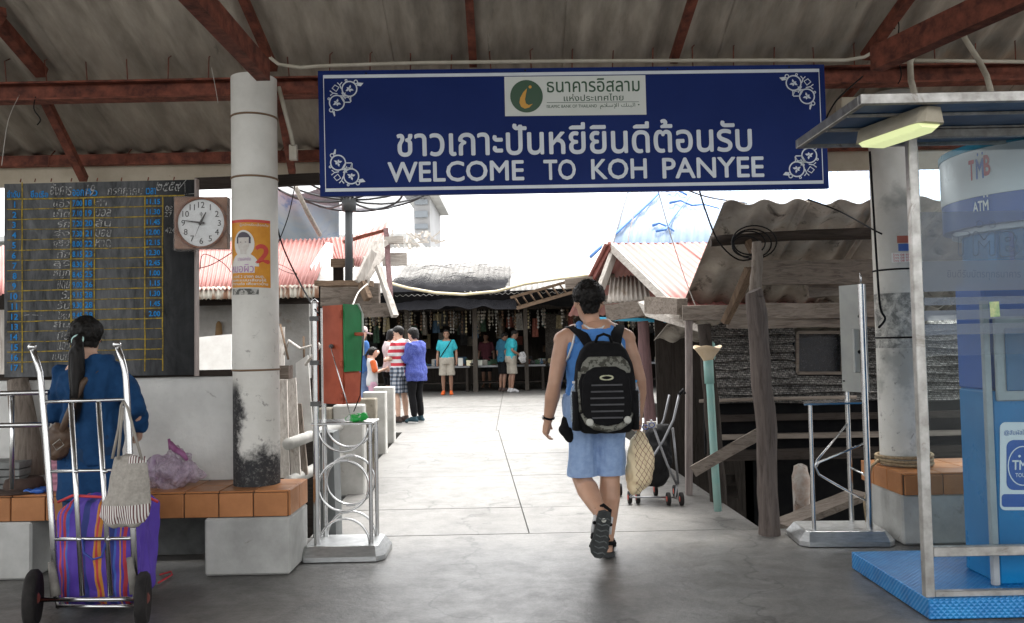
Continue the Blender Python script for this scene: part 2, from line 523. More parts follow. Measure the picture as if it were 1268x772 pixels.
# ------------------------------------------------------------------ the setting: sea, floors, walkway
def floor_mat():
    m, t, b = nt('worn_concrete_floor')
    p = pos(t)
    f = noise_n(t, p, 0.9, 8, 0.6, 0.4); f2 = noise_n(t, p, 5, 8, 0.7); f3 = noise_n(t, p, 0.35, 4, 0.5)
    col = ramp(t, f, [(0.25, (0.125, 0.119, 0.108)), (0.5, (0.165, 0.158, 0.146)), (0.75, (0.20, 0.193, 0.178))])
    col = mixc(t, ramp(t, f2, [(0.45, (0, 0, 0)), (0.75, (0.6, 0.6, 0.6))]), col, (0.10, 0.096, 0.09))
    # darker, glossier, mottled tone towards the station
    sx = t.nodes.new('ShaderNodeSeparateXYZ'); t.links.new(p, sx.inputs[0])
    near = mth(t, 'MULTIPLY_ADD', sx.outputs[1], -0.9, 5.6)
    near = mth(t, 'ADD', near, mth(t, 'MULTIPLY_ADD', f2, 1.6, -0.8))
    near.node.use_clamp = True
    mottle = mixc(t, ramp(t, noise_n(t, p, 3.0, 9, 0.75, 1.5), [(0.35, (0, 0, 0)), (0.65, (1, 1, 1))]), (0.085, 0.082, 0.077), (0.185, 0.18, 0.17))
    mottle = mixc(t, ramp(t, f2, [(0.5, (0, 0, 0)), (0.72, (0.7, 0.7, 0.7))]), mottle, (0.08, 0.08, 0.082))
    col = mixc(t, mth(t, 'MULTIPLY', near, 0.92), col, mottle)
    r = mth(t, 'MULTIPLY_ADD', f2, 0.5, 0.28); r2 = mth(t, 'MULTIPLY_ADD', near, -0.14, r)
    t.links.new(r2, b.inputs['Roughness'])
    vo = t.nodes.new('ShaderNodeTexVoronoi'); vo.feature = 'DISTANCE_TO_EDGE'; vo.inputs['Scale'].default_value = 0.42
    wv_ = t.nodes.new('ShaderNodeVectorMath'); wv_.operation = 'ADD'; nz = t.nodes.new('ShaderNodeTexNoise'); nz.inputs['Scale'].default_value = 2.2; nz.inputs['Detail'].default_value = 6
    t.links.new(p, nz.inputs['Vector']); t.links.new(p, wv_.inputs[0]); t.links.new(nz.outputs['Color'], wv_.inputs[1]); t.links.new(wv_.outputs[0], vo.inputs['Vector'])
    crack = ramp(t, vo.outputs['Distance'], [(0.0, (0.3, 0.3, 0.3)), (0.007, (1, 1, 1))])
    grit = ramp(t, noise_n(t, p, 70, 4, 0.8), [(0.38, (0.72, 0.72, 0.72)), (0.55, (1, 1, 1)), (0.72, (1.0, 1.0, 1.0))])
    col = mixc(t, 0.8, col, crack, 'MULTIPLY'); col = mixc(t, 0.8, col, grit, 'MULTIPLY')
    blot = ramp(t, noise_n(t, p, 1.7, 6, 0.75, 1.0), [(0.28, (0.42, 0.40, 0.37)), (0.44, (0.95, 0.95, 0.95)), (0.60, (1, 1, 1)), (0.72, (0.66, 0.65, 0.62))])
    col = mixc(t, 0.8, col, blot, 'MULTIPLY')
    t.links.new(col, b.inputs['Base Color'])
    h = noise_n(t, p, 22, 8, 0.7); bump(t, b, mth(t, 'ADD', h, f2), 0.25, 0.01)
    return m
FM = floor_mat()
mud = M('dark_sea_water', (0.045, 0.05, 0.045), (0.07, 0.07, 0.06), 0.4, 0.12, 0, 0.3, 3)
b = MB(); b.add([(-900, -900, -2.0), (900, -900, -2.0), (900, 900, -2.0), (-900, 900, -2.0)], [(0, 1, 2, 3)])
build(b, 'water', mud, kind='structure')

YE = 5.72                                  # edge of the station floor
b = MB()
b.box(-7.5, 1.80, -9, YE, -0.35, -0.004); b.box(1.80, 7.5, -9, YE, -0.35, -0.004)
build(b, 'station_floor', FM, kind='structure')
# walkway: slabs with open joints on a darker bed
def wx(Y): return -1.50 - 0.040 * (Y - 7), 1.72 - 0.035 * (Y - 5.7)
wk = empty('walkway', (0, YE, -0.3), kind='structure')
bed = MB()
l0, r0 = wx(YE); l1, r1 = wx(12.4)
bed.add([(l0, YE, -0.02), (r0, YE, -0.02), (r1, 12.4, -0.02), (l1, 12.4, -0.02), (l0, YE, -0.3), (r0, YE, -0.3), (r1, 12.4, -0.3), (l1, 12.4, -0.3)],
        [(0, 1, 2, 3), (7, 6, 5, 4), (1, 0, 4, 5), (2, 1, 5, 6), (3, 2, 6, 7), (0, 3, 7, 4)])
bed.box(-6, 1.9, 12.4, 17, -0.3, -0.02); bed.box(-6, 7, 17, 40, -0.3, -0.0205)
build(bed, 'walkway_bed', M('joint_dirt', (0.10, 0.095, 0.085)), wk)
ys = [YE, 6.62, 8.2, 9.8, 11.1, 12.4]
g = 0.005
for i in range(len(ys) - 1):
    ya, yb = ys[i] + g, ys[i + 1] - g
    (la, ra), (lb, rb) = wx(ya), wx(yb)
    ca, cb_ = (0.085 - 0.05 * (ya - 5.8)), (0.085 - 0.05 * (yb - 5.8))
    for (xa, xb, xc, xd) in ((la, ca - g, cb_ - g, lb), (ca + g, ra, rb, cb_ + g)):
        z = random.uniform(-0.003, 0.001); q = MB()
        q.box8([(xa, ya, -0.019), (xb, ya, -0.019), (xc, yb, -0.019), (xd, yb, -0.019), (xa, ya, z), (xb, ya, z), (xc, yb, z), (xd, yb, z)])
        build(q, 'floor_slab', FM, wk)
for i, (ya, yb) in enumerate(((12.4, 14.6), (14.6, 17.0), (17.0, 19.6), (19.6, 23.0), (23.0, 40))):
    for xa, xb in ((-6, -3.2), (-3.2, -0.28), (-0.28, 1.9 if yb <= 17 else 2.6), (2.6, 7)):
        if xa > 2 and yb <= 17: continue
        q = MB(); q.box(xa + g, xb - g, ya + g, yb - g, -0.019, random.uniform(-0.003, 0.001)); build(q, 'floor_slab', FM, wk)

# ------------------------------------------------------------------ station roof
def zr(Y): return 3.215 - 0.45 * (Y - 5.3)
pav = empty('station_pavilion', (0, 3, 0), 'open pier station with a grey corrugated roof on rusty beams and round concrete columns', 'pavilion')
wv = 0.215
nrm = V(0, 0.41, 0.912)
x = -7.2; k = 0
while x < 7.6:
    q = MB(); w5 = wv * 5 + 0.05
    lift = 0.006 * (k % 2)
    q.wavy((x, 4.35, zr(4.35) + lift), (w5, 0, 0), (0, 6.22 - 4.35, zr(6.22) - zr(4.35)), w5 / wv, 0.022, nrm, 0.007, 10, 1, 0, 0)
    build(q, 'roof_sheet', fibro, pav)
    q = MB(); q.wavy((x, 2.2, zr(2.2) + 0.03 + lift), (w5, 0, 0), (0, 4.5 - 2.2, zr(4.5) - zr(2.2)), w5 / wv, 0.022, nrm, 0.007, 6)
    build(q, 'roof_sheet', fibro, pav)
    x += wv * 5; k += 1
for ya, yb in ((-0.2, 2.35),):
    q = MB(); q.wavy((-7.2, ya, zr(ya) + 0.05), (14.9, 0, 0), (0, yb - ya, zr(yb) - zr(ya)), 69, 0.022, nrm, 0.007, 4); build(q, 'roof_sheet', fibro, pav)  # unseen roof over the camera, carried back for its shade
q = MB(); q.wavy((-7.2, -2.2, zr(2.22)), (14.9, 0, 0), (0, 2.0, zr(0.2) - zr(2.22)), 69, 0.022, (0, -0.41, 0.912), 0.007, 4); build(q, 'roof_sheet', fibro, pav)  # unseen rear slope, cut short so light comes in from behind
# hook bolts and the little gaps over the beam
for i in range(26):
    px = 8 + i * 50
    p = W(px, 80, 5.22); q = MB(); zt = zr(5.22) + 0.01
    q.tube([(p.x, 5.22, 3.10), (p.x + random.uniform(-.01, .01), 5.21, zt - 0.02), (p.x + 0.02, 5.24, zt + 0.01)], 0.004, 6); build(q, 'hook_bolt', rust, pav)
# main cross beam (channel) and its lips
zb = 3.045
q = MB(); q.box(-7.2, 7.5, 5.27, 5.33, zb - 0.058, zb + 0.058); build(q, 'beam', rust, pav, label='rusty main beam across the tops of the columns')
q = MB(); q.box(-7.2, 7.5, 5.21, 5.268, zb - 0.061, zb - 0.050); q.box(-7.2, 7.5, 5.21, 5.268, zb + 0.048, zb + 0.060); build(q, 'beam_flange', rust, pav)
# eave purlin, fascia
q = MB(); q.box(-7.2, 7.5, 6.06, 6.12, 2.745, 2.825); build(q, 'purlin', rust, pav)
q = MB(); q.box(-7.2, 7.5, 6.13, 6.155, 2.60, 2.79); build(q, 'fascia_board', cream, pav)
q = MB(); q.box(-7.2, 7.5, 3.0, 3.06, zr(3.03) - 0.13, zr(3.03) - 0.03); build(q, 'purlin', rust, pav)
q = MB(); q.box(-7.2, 7.5, 1.0, 1.06, zr(1.03) - 0.13, zr(1.03) - 0.03); build(q, 'purlin', rust, pav)
for i in range(12):
    px = 60 + i * 95
    p = W(px, 198, 6.05); q = MB(); q.tube([(p.x, 6.05, 2.73), (p.x + 0.01, 6.04, 2.80), (p.x + 0.04, 6.07, 2.86)], 0.004, 6); build(q, 'hook_bolt', rust, pav)
# heavy beams running back over the columns, following the photograph
def pbeam(a, b_, w, h, name='beam', mat_=rust, ext=0.0, **k):
    a = V(*a); b_ = V(*b_); d = (b_ - a)
    q = MB(); q.beam(a - d * ext, b_, w, h); return build(q, name, mat_, pav, **k)
pL0 = G(326, 88, 2.97); pL1 = G(246, 0, 2.97)
pbeam(pL0, pL1 + (pL1 - pL0) * 3, 0.08, 0.12, label='rusty beam running back from the head of the poster column')
pR0 = G(1085, 74, 3.0); pR1 = G(1215, 14, 3.0)
pbeam(pR0, pR1 + (pR1 - pR0) * 3, 0.09, 0.145, label='rusty beam running back from the head of the column behind the cash machine booth')
# rafters under the sheets
def raf(xa, Ya, xb, Yb, w=0.05, h=0.05, dz=0.06):
    q = MB(); q.beam((xa, Ya, zr(Ya) - dz), (xb, Yb, zr(Yb) - dz), w, h); build(q, 'rafter', rust, pav)
def xat(px, py, Y): return W(px, py, Y).x
raf(xat(302, 0, 4.75) - .1, 2.2, xat(330, 62, 5.1), 5.26)
raf(xat(585, 0, 4.75), 2.2, xat(585, 75, 5.15), 5.26)
raf(xat(855, 0, 4.75) + .2, 2.2, xat(838, 72, 5.15), 5.26)
raf(xat(1112, 0, 4.75) + .5, 2.2, xat(1085, 55, 5.1), 5.26, 0.06, 0.06)
raf(xat(2, 8, 4.75) - .3, 2.2, xat(40, 82, 5.15), 5.26, 0.07, 0.07)
# struts from the beam down to the eave
def strut(p0, p1, w=0.05, h=0.05):
    q = MB(); q.beam(p0, p1, w, h); build(q, 'strut', rust, pav)
strut(W(50, 112, 5.34), W(104, 222, 6.04), 0.055, 0.055)
strut(W(344, 112, 5.34), W(362, 214, 6.04), 0.05, 0.05)
strut(W(2, 14, 4.6), W(-30, 70, 4.9), 0.05, 0.06)
strut(W(1066, 98, 5.34), W(1040, 130, 5.5), 0.05, 0.05)

# columns with black soot / peeling stains of their own
def column_mat(name, dark):
    m, t, b = nt(name)
    p = pos(t); f = noise_n(t, p, 4, 8, 0.65); f2 = noise_n(t, p, 14, 8, 0.75, 0.5); f3 = noise_n(t, p, 3.0, 5, 0.6)
    col = ramp(t, f, [(0.3, (0.68, 0.665, 0.62)), (0.7, (0.55, 0.535, 0.49))])
    sp = ramp(t, f2, [(0.59, (0, 0, 0)), (0.66, (0.75, 0.75, 0.75))])
    s = t.nodes.new('ShaderNodeSeparateXYZ'); t.links.new(p, s.inputs[0])
    lowm = t.nodes.new('ShaderNodeMapRange'); t.links.new(s.outputs[2], lowm.inputs[0])
    lowm.inputs[1].default_value = 1.75; lowm.inputs[2].default_value = 1.2
    col = mixc(t, mth(t, 'MULTIPLY', sp, lowm.outputs[0]), col, (0.13, 0.12, 0.11))
    if dark:
        def sm(v, e0, e1):
            mr = t.nodes.new('ShaderNodeMapRange'); mr.interpolation_type = 'SMOOTHSTEP'; t.links.new(v, mr.inputs[0]); mr.inputs[1].default_value = e0; mr.inputs[2].default_value = e1; mr.inputs[3].default_value = 1; mr.inputs[4].default_value = 0; return mr.outputs[0]
        # black paint smear: down the left side and round the foot
        zz = mth(t, 'MULTIPLY_ADD', f2, 0.55, s.outputs[2])
        a = sm(mth(t, 'ADD', mth(t, 'MULTIPLY_ADD', f3, 0.35, s.outputs[2]), mth(t, 'MULTIPLY', f2, 0.3)), .95, 1.06)
        xx = mth(t, 'MULTIPLY_ADD', f2, 0.12, s.outputs[0])
        c = sm(mth(t, 'MULTIPLY_ADD', f3, 0.22, xx), dark[0] + .10, dark[0] + 0.145)
        d = sm(mth(t, 'MULTIPLY_ADD', f3, 0.3, s.outputs[2]), 1.22, 1.34)
        k = mth(t, 'MAXIMUM', a, mth(t, 'MULTIPLY', c, d))
        mottle = ramp(t, noise_n(t, p, 40, 8, 0.85), [(0.52, (1, 1, 1)), (0.70, (0.6, 0.6, 0.6))])
        col = mixc(t, mth(t, 'MULTIPLY', k, mottle), col, (0.02, 0.02, 0.022))
    else:        # grey scrape patches at breast height
        a = mth(t, 'MULTIPLY', mth(t, 'GREATER_THAN', s.outputs[2], 1.25), mth(t, 'LESS_THAN', s.outputs[2], 1.62))
        k = mth(t, 'MULTIPLY', a, ramp(t, f2, [(0.42, (0, 0, 0)), (0.58, (0.85, 0.85, 0.85))]))
        col = mixc(t, k, col, (0.12, 0.125, 0.12))
        k2 = ramp(t, f3, [(0.5, (0, 0, 0)), (0.6, (0.6, 0.6, 0.6))]); col = mixc(t, k2, col, (0.26, 0.265, 0.25))
    t.links.new(col, b.inputs['Base Color']); b.inputs['Roughness'].default_value = 0.8
    bump(t, b, f2, 0.35, 0.01)
    return m
CL = (W(316, 300, 5.08).x, 5.08); CLR = 0.141
q = MB(); q.lathe((CL[0], CL[1], 0.49), [(CLR, 0), (CLR, 0.35), (CLR, 0.9), (CLR, 1.6), (CLR, zb - 0.49 - 0.0)], 40)
autosmooth(build(q, 'column', column_mat('left_column_plaster', (CL[0] - 0.01,)), pav, label='round white column with an orange poster and a black smeared foot'))
for z in (2.79, 2.40, 1.2):
    q = MB(); q.lathe((CL[0], CL[1], z), [(CLR + 0.004, -0.006), (CLR + 0.006, 0), (CLR + 0.004, 0.006)], 40); build(q, 'wire_band', M('rusty_wire', (0.2, 0.13, 0.08), rough=0.7), pav)
CRc = (W(1110, 300, 5.55).x, 5.55); CRR = 0.155
q = MB(); q.lathe((CRc[0], CRc[1], 0.455), [(CRR, 0), (CRR, 1), (CRR, 1.8), (CRR, 3.0 - 0.455)], 40)
autosmooth(build(q, 'column', column_mat('right_column_plaster', None), pav, label='round grey column with scraped patches beside the cash machine booth'))

# conduit along the beam
def pp(*a): return [W(x_, y_, Y_) for x_, y_, Y_ in a]
q = MB(); q.tube(pp((332, 62, 5.15), (335, 72, 5.14), (345, 80, 5.13), (372, 84, 5.12), (395, 82, 5.12), (520, 78, 5.12), (700, 76, 5.12), (900, 75, 5.12), (1046, 75, 5.12), (1070, 71, 5.1), (1090, 60, 5.05), (1105, 52, 5.0)), 0.0115, 10)
tag(build(q, 'conduit_pipe', pvc), 'cream plastic conduit running along the beam above the blue welcome sign', 'pipe')
q = MB(); q.tube(pp((1132, 75, 5.12), (1200, 76, 5.12), (1290, 77, 5.12)), 0.0115, 10)
tag(build(q, 'conduit_pipe', pvc), 'straight cream conduit on the beam above the cash machine booth', 'pipe')
q = MB(); q.tube(pp((1130, 70, 5.12), (1127, 78, 5.1), (1128, 100, 5.0), (1134, 122, 4.8)), 0.019, 10)
tag(build(q, 'flexible_hose', pvc), 'short cream hose dropping beside the right column head', 'hose')
q = MB(); q.tube(pp((1190, 38, 4.9), (1196, 50, 4.85), (1212, 75, 4.8), (1222, 95, 4.7), (1228, 117, 4.5)), 0.016, 10)
tag(build(q, 'flexible_hose', pvc), 'long pale hose hanging from the roof down to the booth canopy', 'hose')
q = MB(); q.tube(pp((345, 108, 5.15), (352, 135, 5.15), (360, 165, 5.15), (363, 180, 5.15)), 0.014, 8); q.box(*sum(([a, b_] for a, b_ in zip(W(358, 198, 5.16), W(369, 181, 5.2))), []))
tag(build(q, 'lamp_conduit', pvc), 'slanting cream conduit with a small junction box beside the poster column', 'pipe')

# ------------------------------------------------------------------ left bench with its tiles, wall, blackboard
BX1 = -1.34
be = empty('tiled_bench', (-2.4, 4.95, 0), 'long bench of orange terracotta tiles on grey concrete blocks below the blackboard', 'bench')
q = MB(); q.cbox(-1.84, BX1 + 0.004, 4.805, 5.225, 0, 0.335, 0.012); build(q, 'concrete_block', conc, be, label='grey concrete block at the walkway end of the bench')
q = MB(); q.cbox(-3.4, -2.86, 4.805, 5.225, 0, 0.335, 0.012); build(q, 'concrete_block', conc, be, label='grey concrete block at the far left of the bench')
q = MB(); q.box(-5.0, BX1 - 0.012, 4.83, 5.235, 0.337, 0.478); build(q, 'bench_slab', grout, be)
q = MB(); q.box(-5.0, -1.4, 5.32, 5.40, 0, 0.336); build(q, 'shade_panel', M('under_bench_shade', (0.13, 0.135, 0.13), (0.05, 0.05, 0.05), 3, 0.9), be)  # added dark panel: shade of the open underside put into its colour
n = 18
for i in range(n):
    x1 = BX1 - 0.012 - i * 0.205; x0 = x1 - 0.198
    q = MB(); q.cbox(x0, x1, 4.815, 4.829, 0.340, 0.478, 0.003); build(q, 'tile', tile, be)
    for j in range(2):
        y0 = 4.830 + j * 0.203
        q = MB(); q.cbox(x0, x1, y0, y0 + 0.198, 0.479, 0.491, 0.003); build(q, 'tile', tile, be)
for j in range(2):
    y0 = 4.830 + j * 0.203
    q = MB(); q.cbox(BX1 - 0.011, BX1 + 0.003, y0, y0 + 0.198, 0.340, 0.490, 0.003); build(q, 'tile', tile, be)

q = MB(); q.box(-6.5, -1.70, 5.24, 5.315, 0.492, 1.155)
tag(build(q, 'low_wall', white_wall), 'low whitewashed wall behind the tiled bench under the blackboard', 'wall')
q = MB(); q.beam((-6.5, 5.28, 1.178), (-1.55, 5.28, 1.178), 0.09, 0.04, jit=0.003, n=8)
tag(build(q, 'timber_rail', wood_dark['x']), 'dark timber rail lying on top of the whitewashed low wall', 'rail')
q = MB(); q.beam(W(360, 461, 5.28), W(300, 461, 5.28), 0.10, 0.085, jit=0.003, n=4)
tag(build(q, 'timber_stub', wood_grey['x']), 'grey timber stub poking out behind the poster column towards the walkway', 'beam')
q = MB(); q.beam(W(243, 228, 5.36), W(396, 222, 5.36), 0.05, 0.075, jit=0.003, n=6)
tag(build(q, 'timber_plank', wood_dark['x']), 'dark plank between the blackboard and the blue sign, passing behind the poster column', 'plank')
q = MB(); q.tube([W(36, 590, 5.13), W(34, 545, 5.14), W(26, 500, 5.14), W(22, 470, 5.15)], [0.085, 0.075, 0.07, 0.06], 12)
tag(build(q, 'log_post', wood_grey['z']), 'gnarled grey log post standing on the bench below the blackboard corner', 'post')

# blackboard
chalk_dust = None
def board_mat():
    m, t, b = nt('blackboard_paint')
    p = pos(t); s = t.nodes.new('ShaderNodeSeparateXYZ'); t.links.new(p, s.inputs[0])
    f = noise_n(t, pos(t, (1.6, 1, 0.7)), 3.2, 8, 0.72, 1.2); f2 = noise_n(t, pos(t, (6, 1, 1.0)), 5, 7, 0.7)
    mid = t.nodes.new('ShaderNodeMapRange'); t.links.new(s.outputs[0], mid.inputs[0]); mid.inputs[1].default_value = -2.15; mid.inputs[2].default_value = -2.45
    dust = mth(t, 'MULTIPLY', ramp(t, mth(t, 'ADD', mth(t, 'MULTIPLY', f, 0.65), mth(t, 'MULTIPLY', f2, 0.35)), [(0.36, (0.1, 0.1, 0.1)), (0.66, (1, 1, 1))]), mth(t, 'MULTIPLY_ADD', mid.outputs[0], 0.75, 0.15))
    col = mixc(t, mth(t, 'MULTIPLY', dust, 0.85), (0.010, 0.011, 0.012), (0.20, 0.205, 0.21))
    t.links.new(col, b.inputs['Base Color']); b.inputs['Roughness'].default_value = 0.8; b.inputs['Specular IOR Level'].default_value = 0.15
    bump(t, b, f2, 0.1, 0.004)
    return m
YB = 5.17
bb = empty('blackboard', W(124, 467, YB), 'big blackboard timetable with yellow lines, blue times and white chalk Thai words', 'blackboard')
fr = Frame(Y=YB)
c4 = [W(5, 467.5, YB), W(243, 464.5, YB), W(243, 222.5, YB), W(5, 228, YB)]
q = MB(); q.prism([c + V(0, 0.002, 0) for c in c4], (0, 0.03, 0)); build(q, 'board_panel', board_mat(), bb)
q = MB(); q.beam(W(243.8, 466, YB), W(243.8, 222, YB), 0.012, 0.05, up=(0, 1, 0)); build(q, 'edge_strip', M('bleached_wood_strip', (0.32, 0.27, 0.25)), bb)
yellow = M('yellow_chalk_line', (0.40, 0.28, 0.03), (0.12, 0.09, 0.03), 45, 0.85, bmp=0)
blue_c = M('blue_chalk', (0.02, 0.24, 0.58), (0.015, 0.16, 0.40), 30, 0.85, bmp=0)
white_c = M('white_chalk', (0.40, 0.40, 0.39), (0.07, 0.07, 0.07), 70, 0.9, bmp=0, lo=.42, hi=.6)
def by(i, x): return 246.9 + i * 12.62 - 0.0225 * (x - 25)
xs = (9, 27.5, 88, 103.5, 117, 179.5, 201.5)
q = MB()
for i in range(17):
    pts = [(x_, by(i, x_) + random.uniform(-.35, .35)) for x_ in range(9, 202, 16)] + [(201.5, by(i, 201.5))]
    if i == 0: pts += [(215, by(0, 215)), (229, by(0, 229))]
    fr.line(q, pts, 1.7 if i == 0 else random.uniform(0.8, 1.35))
for x_ in xs[1:]:
    fr.line(q, [(x_ + random.uniform(-.3, .3), y_) for y_ in np.linspace(225.5 if x_ == 27.5 else by(0, x_), by(17, x_) + (2 if x_ > 150 else 0), 12)], 1.5, 0.0019)
build(q, 'ruled_lines', yellow, bb, kind='stuff')
q = MB()
for i in range(17):
    s_ = str(i + 1)
    fr.textn(q, s_, 18 + random.uniform(-.6, .6), by(i, 18) + 2.8, by(i, 18) + 10.4, 0.03, 0.0025, asp=1.05)
t1 = "7.00 7.10 7.20 7.30 8.00 8.15 8.30 8.45 9.00 9.15 9.30 9.45".split()
n1 = "18 19 20 21 22 23 24 25 26 28 28 28".split()
t2 = "11.15 11.30 11.45 12.00 12.15 12.30 12.45 1.00 1.15 1.30 1.45 2.00".split()
for i in range(12):
    fr.text(q, t1[i], 90, by(i, 95) + 3, 102, by(i, 95) + 10.2, 0.03, 0.0025)
    fr.textn(q, n1[i], 110, by(i, 110) + 2.8, by(i, 110) + 10.2, 0.03, 0.0025)
    fr.textn(q, t2[i], 198.5, by(i, 190) + 3.4, by(i, 190) + 10.0, 0.035, 0.0025, 'r', .95)
fr.text(q, "ลำดับ", 9, 236, 25, 245, 0.02, 0.0025); fr.text(q, "ชื่อเรือ", 38, 236, 60, 245, 0.02, 0.0025)
fr.text(q, "ออก", 90, 235, 104, 243, 0.02, 0.0025); fr.text(q, "คิว", 106, 234, 121, 243, 0.02, 0.0025); fr.text(q, "เวลา", 181, 233, 193, 241, 0.02, 0.0025)
build(q, 'blue_lettering', blue_c, bb, kind='stuff')
q = MB()
wb = 0.5
fr.text(q, "อังคาร", 62, 227, 88, 242, 0.004, 0.003, 0.15, wb); fr.text(q, "19", 106, 229, 116, 243, 0.004, 0.003, 0.2)
fr.text(q, "กรกฎาคม", 133, 233, 176, 244, 0.004, 0.003, 0.1, wb); fr.text(q, "๒๕๕๙", 193, 226, 222, 237, 0.004, 0.003, 0.2, wb)
fr.line(q, [(221, 235), (231, 222.8)], 0.8, 0.003); fr.line(q, [(229, 225), (229.5, 239)], 0.6, 0.003); fr.line(q, [(228, 241), (243, 240)], 0.6, 0.003)
nm = "แอ๋ว เก็ต รัก รุ่ง จุรีย์ ทัย สุริ หมูก แดน ร. รัน ไหน สีนุ นิด แดง เบนท์".split()
for i, s_ in enumerate(nm):
    w_ = 5 * len(s_); w_ = min(21, max(9, w_))
    fr.text(q, s_, 86 - w_, by(i, 80) + 1.2, 86, by(i, 80) + 11, 0.0, 0.003, 0.15, wb)
for i, s_ in enumerate("ดำ บอล สัน บอย หาด".split()):
    fr.text(q, s_, 118, by(i, 125) + 1.8, 122 + 5 * len(s_), by(i, 125) + 11, 0.0, 0.003, 0.15, wb)
fr.text(q, "08", 205, 255, 214, 262, 0, 0.003); fr.text(q, "27", 204, 263, 213, 269, 0, 0.003); fr.text(q, "424", 205, 282, 217, 289, 0, 0.003)
fr.line(q, [(28, 391), (36, 390), (55, 391)], 0.8, 0.003)
build(q, 'chalk_writing', white_c, bb, kind='stuff')
q = MB()
for x_ in (25, 43, 63, 88, 120, 150, 183, 215): q.tube([W(x_, 226 - x_ * 0.012, YB - .01), W(x_ + 1, 222 - x_ * 0.012, YB - .015)], 0.004, 6)
build(q, 'nail_row', rust, bb, kind='stuff')

# clock in its case
ck = empty('wall_clock', W(249, 308, 4.98), 'round white wall clock in a brown box wrapped in clear plastic', 'clock')
YC = 5.02
q = MB(); q.prism([W(216, 308, YC), W(281, 308, YC), W(281, 244, YC), W(216, 244.5, YC)], (0, 0.06, 0)); build(q, 'case', M('brown_clock_case', (0.30, 0.17, 0.11), (0.18, 0.09, 0.055), 9, 0.5), ck)
fc = Frame(Y=YC)
q = MB(); q.lathe(W(249.5, 276.5, YC), [(0.158, -0.001), (0.163, -0.012), (0.158, -0.024), (0.150, -0.026), (0.147, -0.014), (0.147, -0.002)], 48, axis='y'); build(q, 'rim', M('brown_rim', (0.25, 0.10, 0.05), (0.15, 0.06, 0.035), 20, 0.35), ck)
cx, cy = 249.8, 276.5
q = MB(); fc.circ(q, cx, cy, 29, None, 40, 0.006); build(q, 'dial', plain('clock_dial', (0.66, 0.68, 0.68), 0.4), ck)
q = MB()
for i in range(1, 13):
    a = 2 * math.pi * i / 12; r_ = 22.3; s_ = str(i); hw = 2.3 * len(s_) - (0.4 if len(s_) > 1 else 0)
    xx, yy = cx + r_ * math.sin(a), cy - r_ * math.cos(a)
    fc.textn(q, s_, xx, yy - 3.7, yy + 3.7, 0.006, 0.0075)
fc.circ(q, cx, 265.5, 1.6, 0.5, 12, 0.0075); fc.line(q, [(cx, 263), (cx, 270)], 0.6, 0.0075)
build(q, 'numerals', plain('clock_black', (0.02, 0.02, 0.02), 0.5), ck)
for nm_, tip, w_, bk in (('hour_hand', (256.5, 263.5), 1.9, 0.2), ('minute_hand', (229.5, 274), 1.3, 0.25), ('second_hand', (243, 294), 0.5, 0.25)):
    q = MB(); dx, dy = tip[0] - cx, tip[1] - cy; l = math.hypot(dx, dy)
    px_, py_ = -dy / l * w_, dx / l * w_
    fc.poly(q, [(cx - dx * bk + px_, cy - dy * bk + py_), (cx - dx * bk - px_, cy - dy * bk - py_), (tip[0] - px_ * .3, tip[1] - py_ * .3), (tip[0] + px_ * .3, tip[1] + py_ * .3)], 0.010 + 0.001 * len(nm_))
    build(q, nm_, plain('clock_black', (0.02, 0.02, 0.02)), ck)
def film_mat(name, tint, a0=0.12, scale=14, bstr=0.8, amax=0.55, rough=0.12):
    m, t, b = nt(name)
    out = t.nodes['Material Output']
    tr = t.nodes.new('ShaderNodeBsdfTransparent'); mx = t.nodes.new('ShaderNodeMixShader')
    b.inputs['Base Color'].default_value = (*tint, 1); b.inputs['Roughness'].default_value = rough
    p = pos(t); f = noise_n(t, p, scale, 6, 0.7, 1.5)
    k = ramp(t, f, [(0.4, (a0,) * 3), (0.7, (amax,) * 3)])
    bump(t, b, f, bstr, 0.03)
    lw = t.nodes.new('ShaderNodeLayerWeight'); lw.inputs[0].default_value = 0.25
    k = mth(t, 'ADD', k, mth(t, 'MULTIPLY', lw.outputs['Facing'], 0.35)); k.node.use_clamp = True
    t.links.new(k, mx.inputs[0]); t.links.new(tr.outputs[0], mx.inputs[1]); t.links.new(b.outputs[0], mx.inputs[2]); t.links.new(mx.outputs[0], out.inputs[0])
    return m
film = film_mat('clear_wrapping_film', (0.6, 0.55, 0.52), 0.03, 9, 0.6, 0.2)
q = MB(); q.prism([W(214.5, 310, YC - .03), W(282.5, 309, YC - .03), W(281.5, 242.5, YC - .03), (W(215, 243, YC - .03))], (0, 0.088, 0)); build(q, 'plastic_wrap', film, ck)

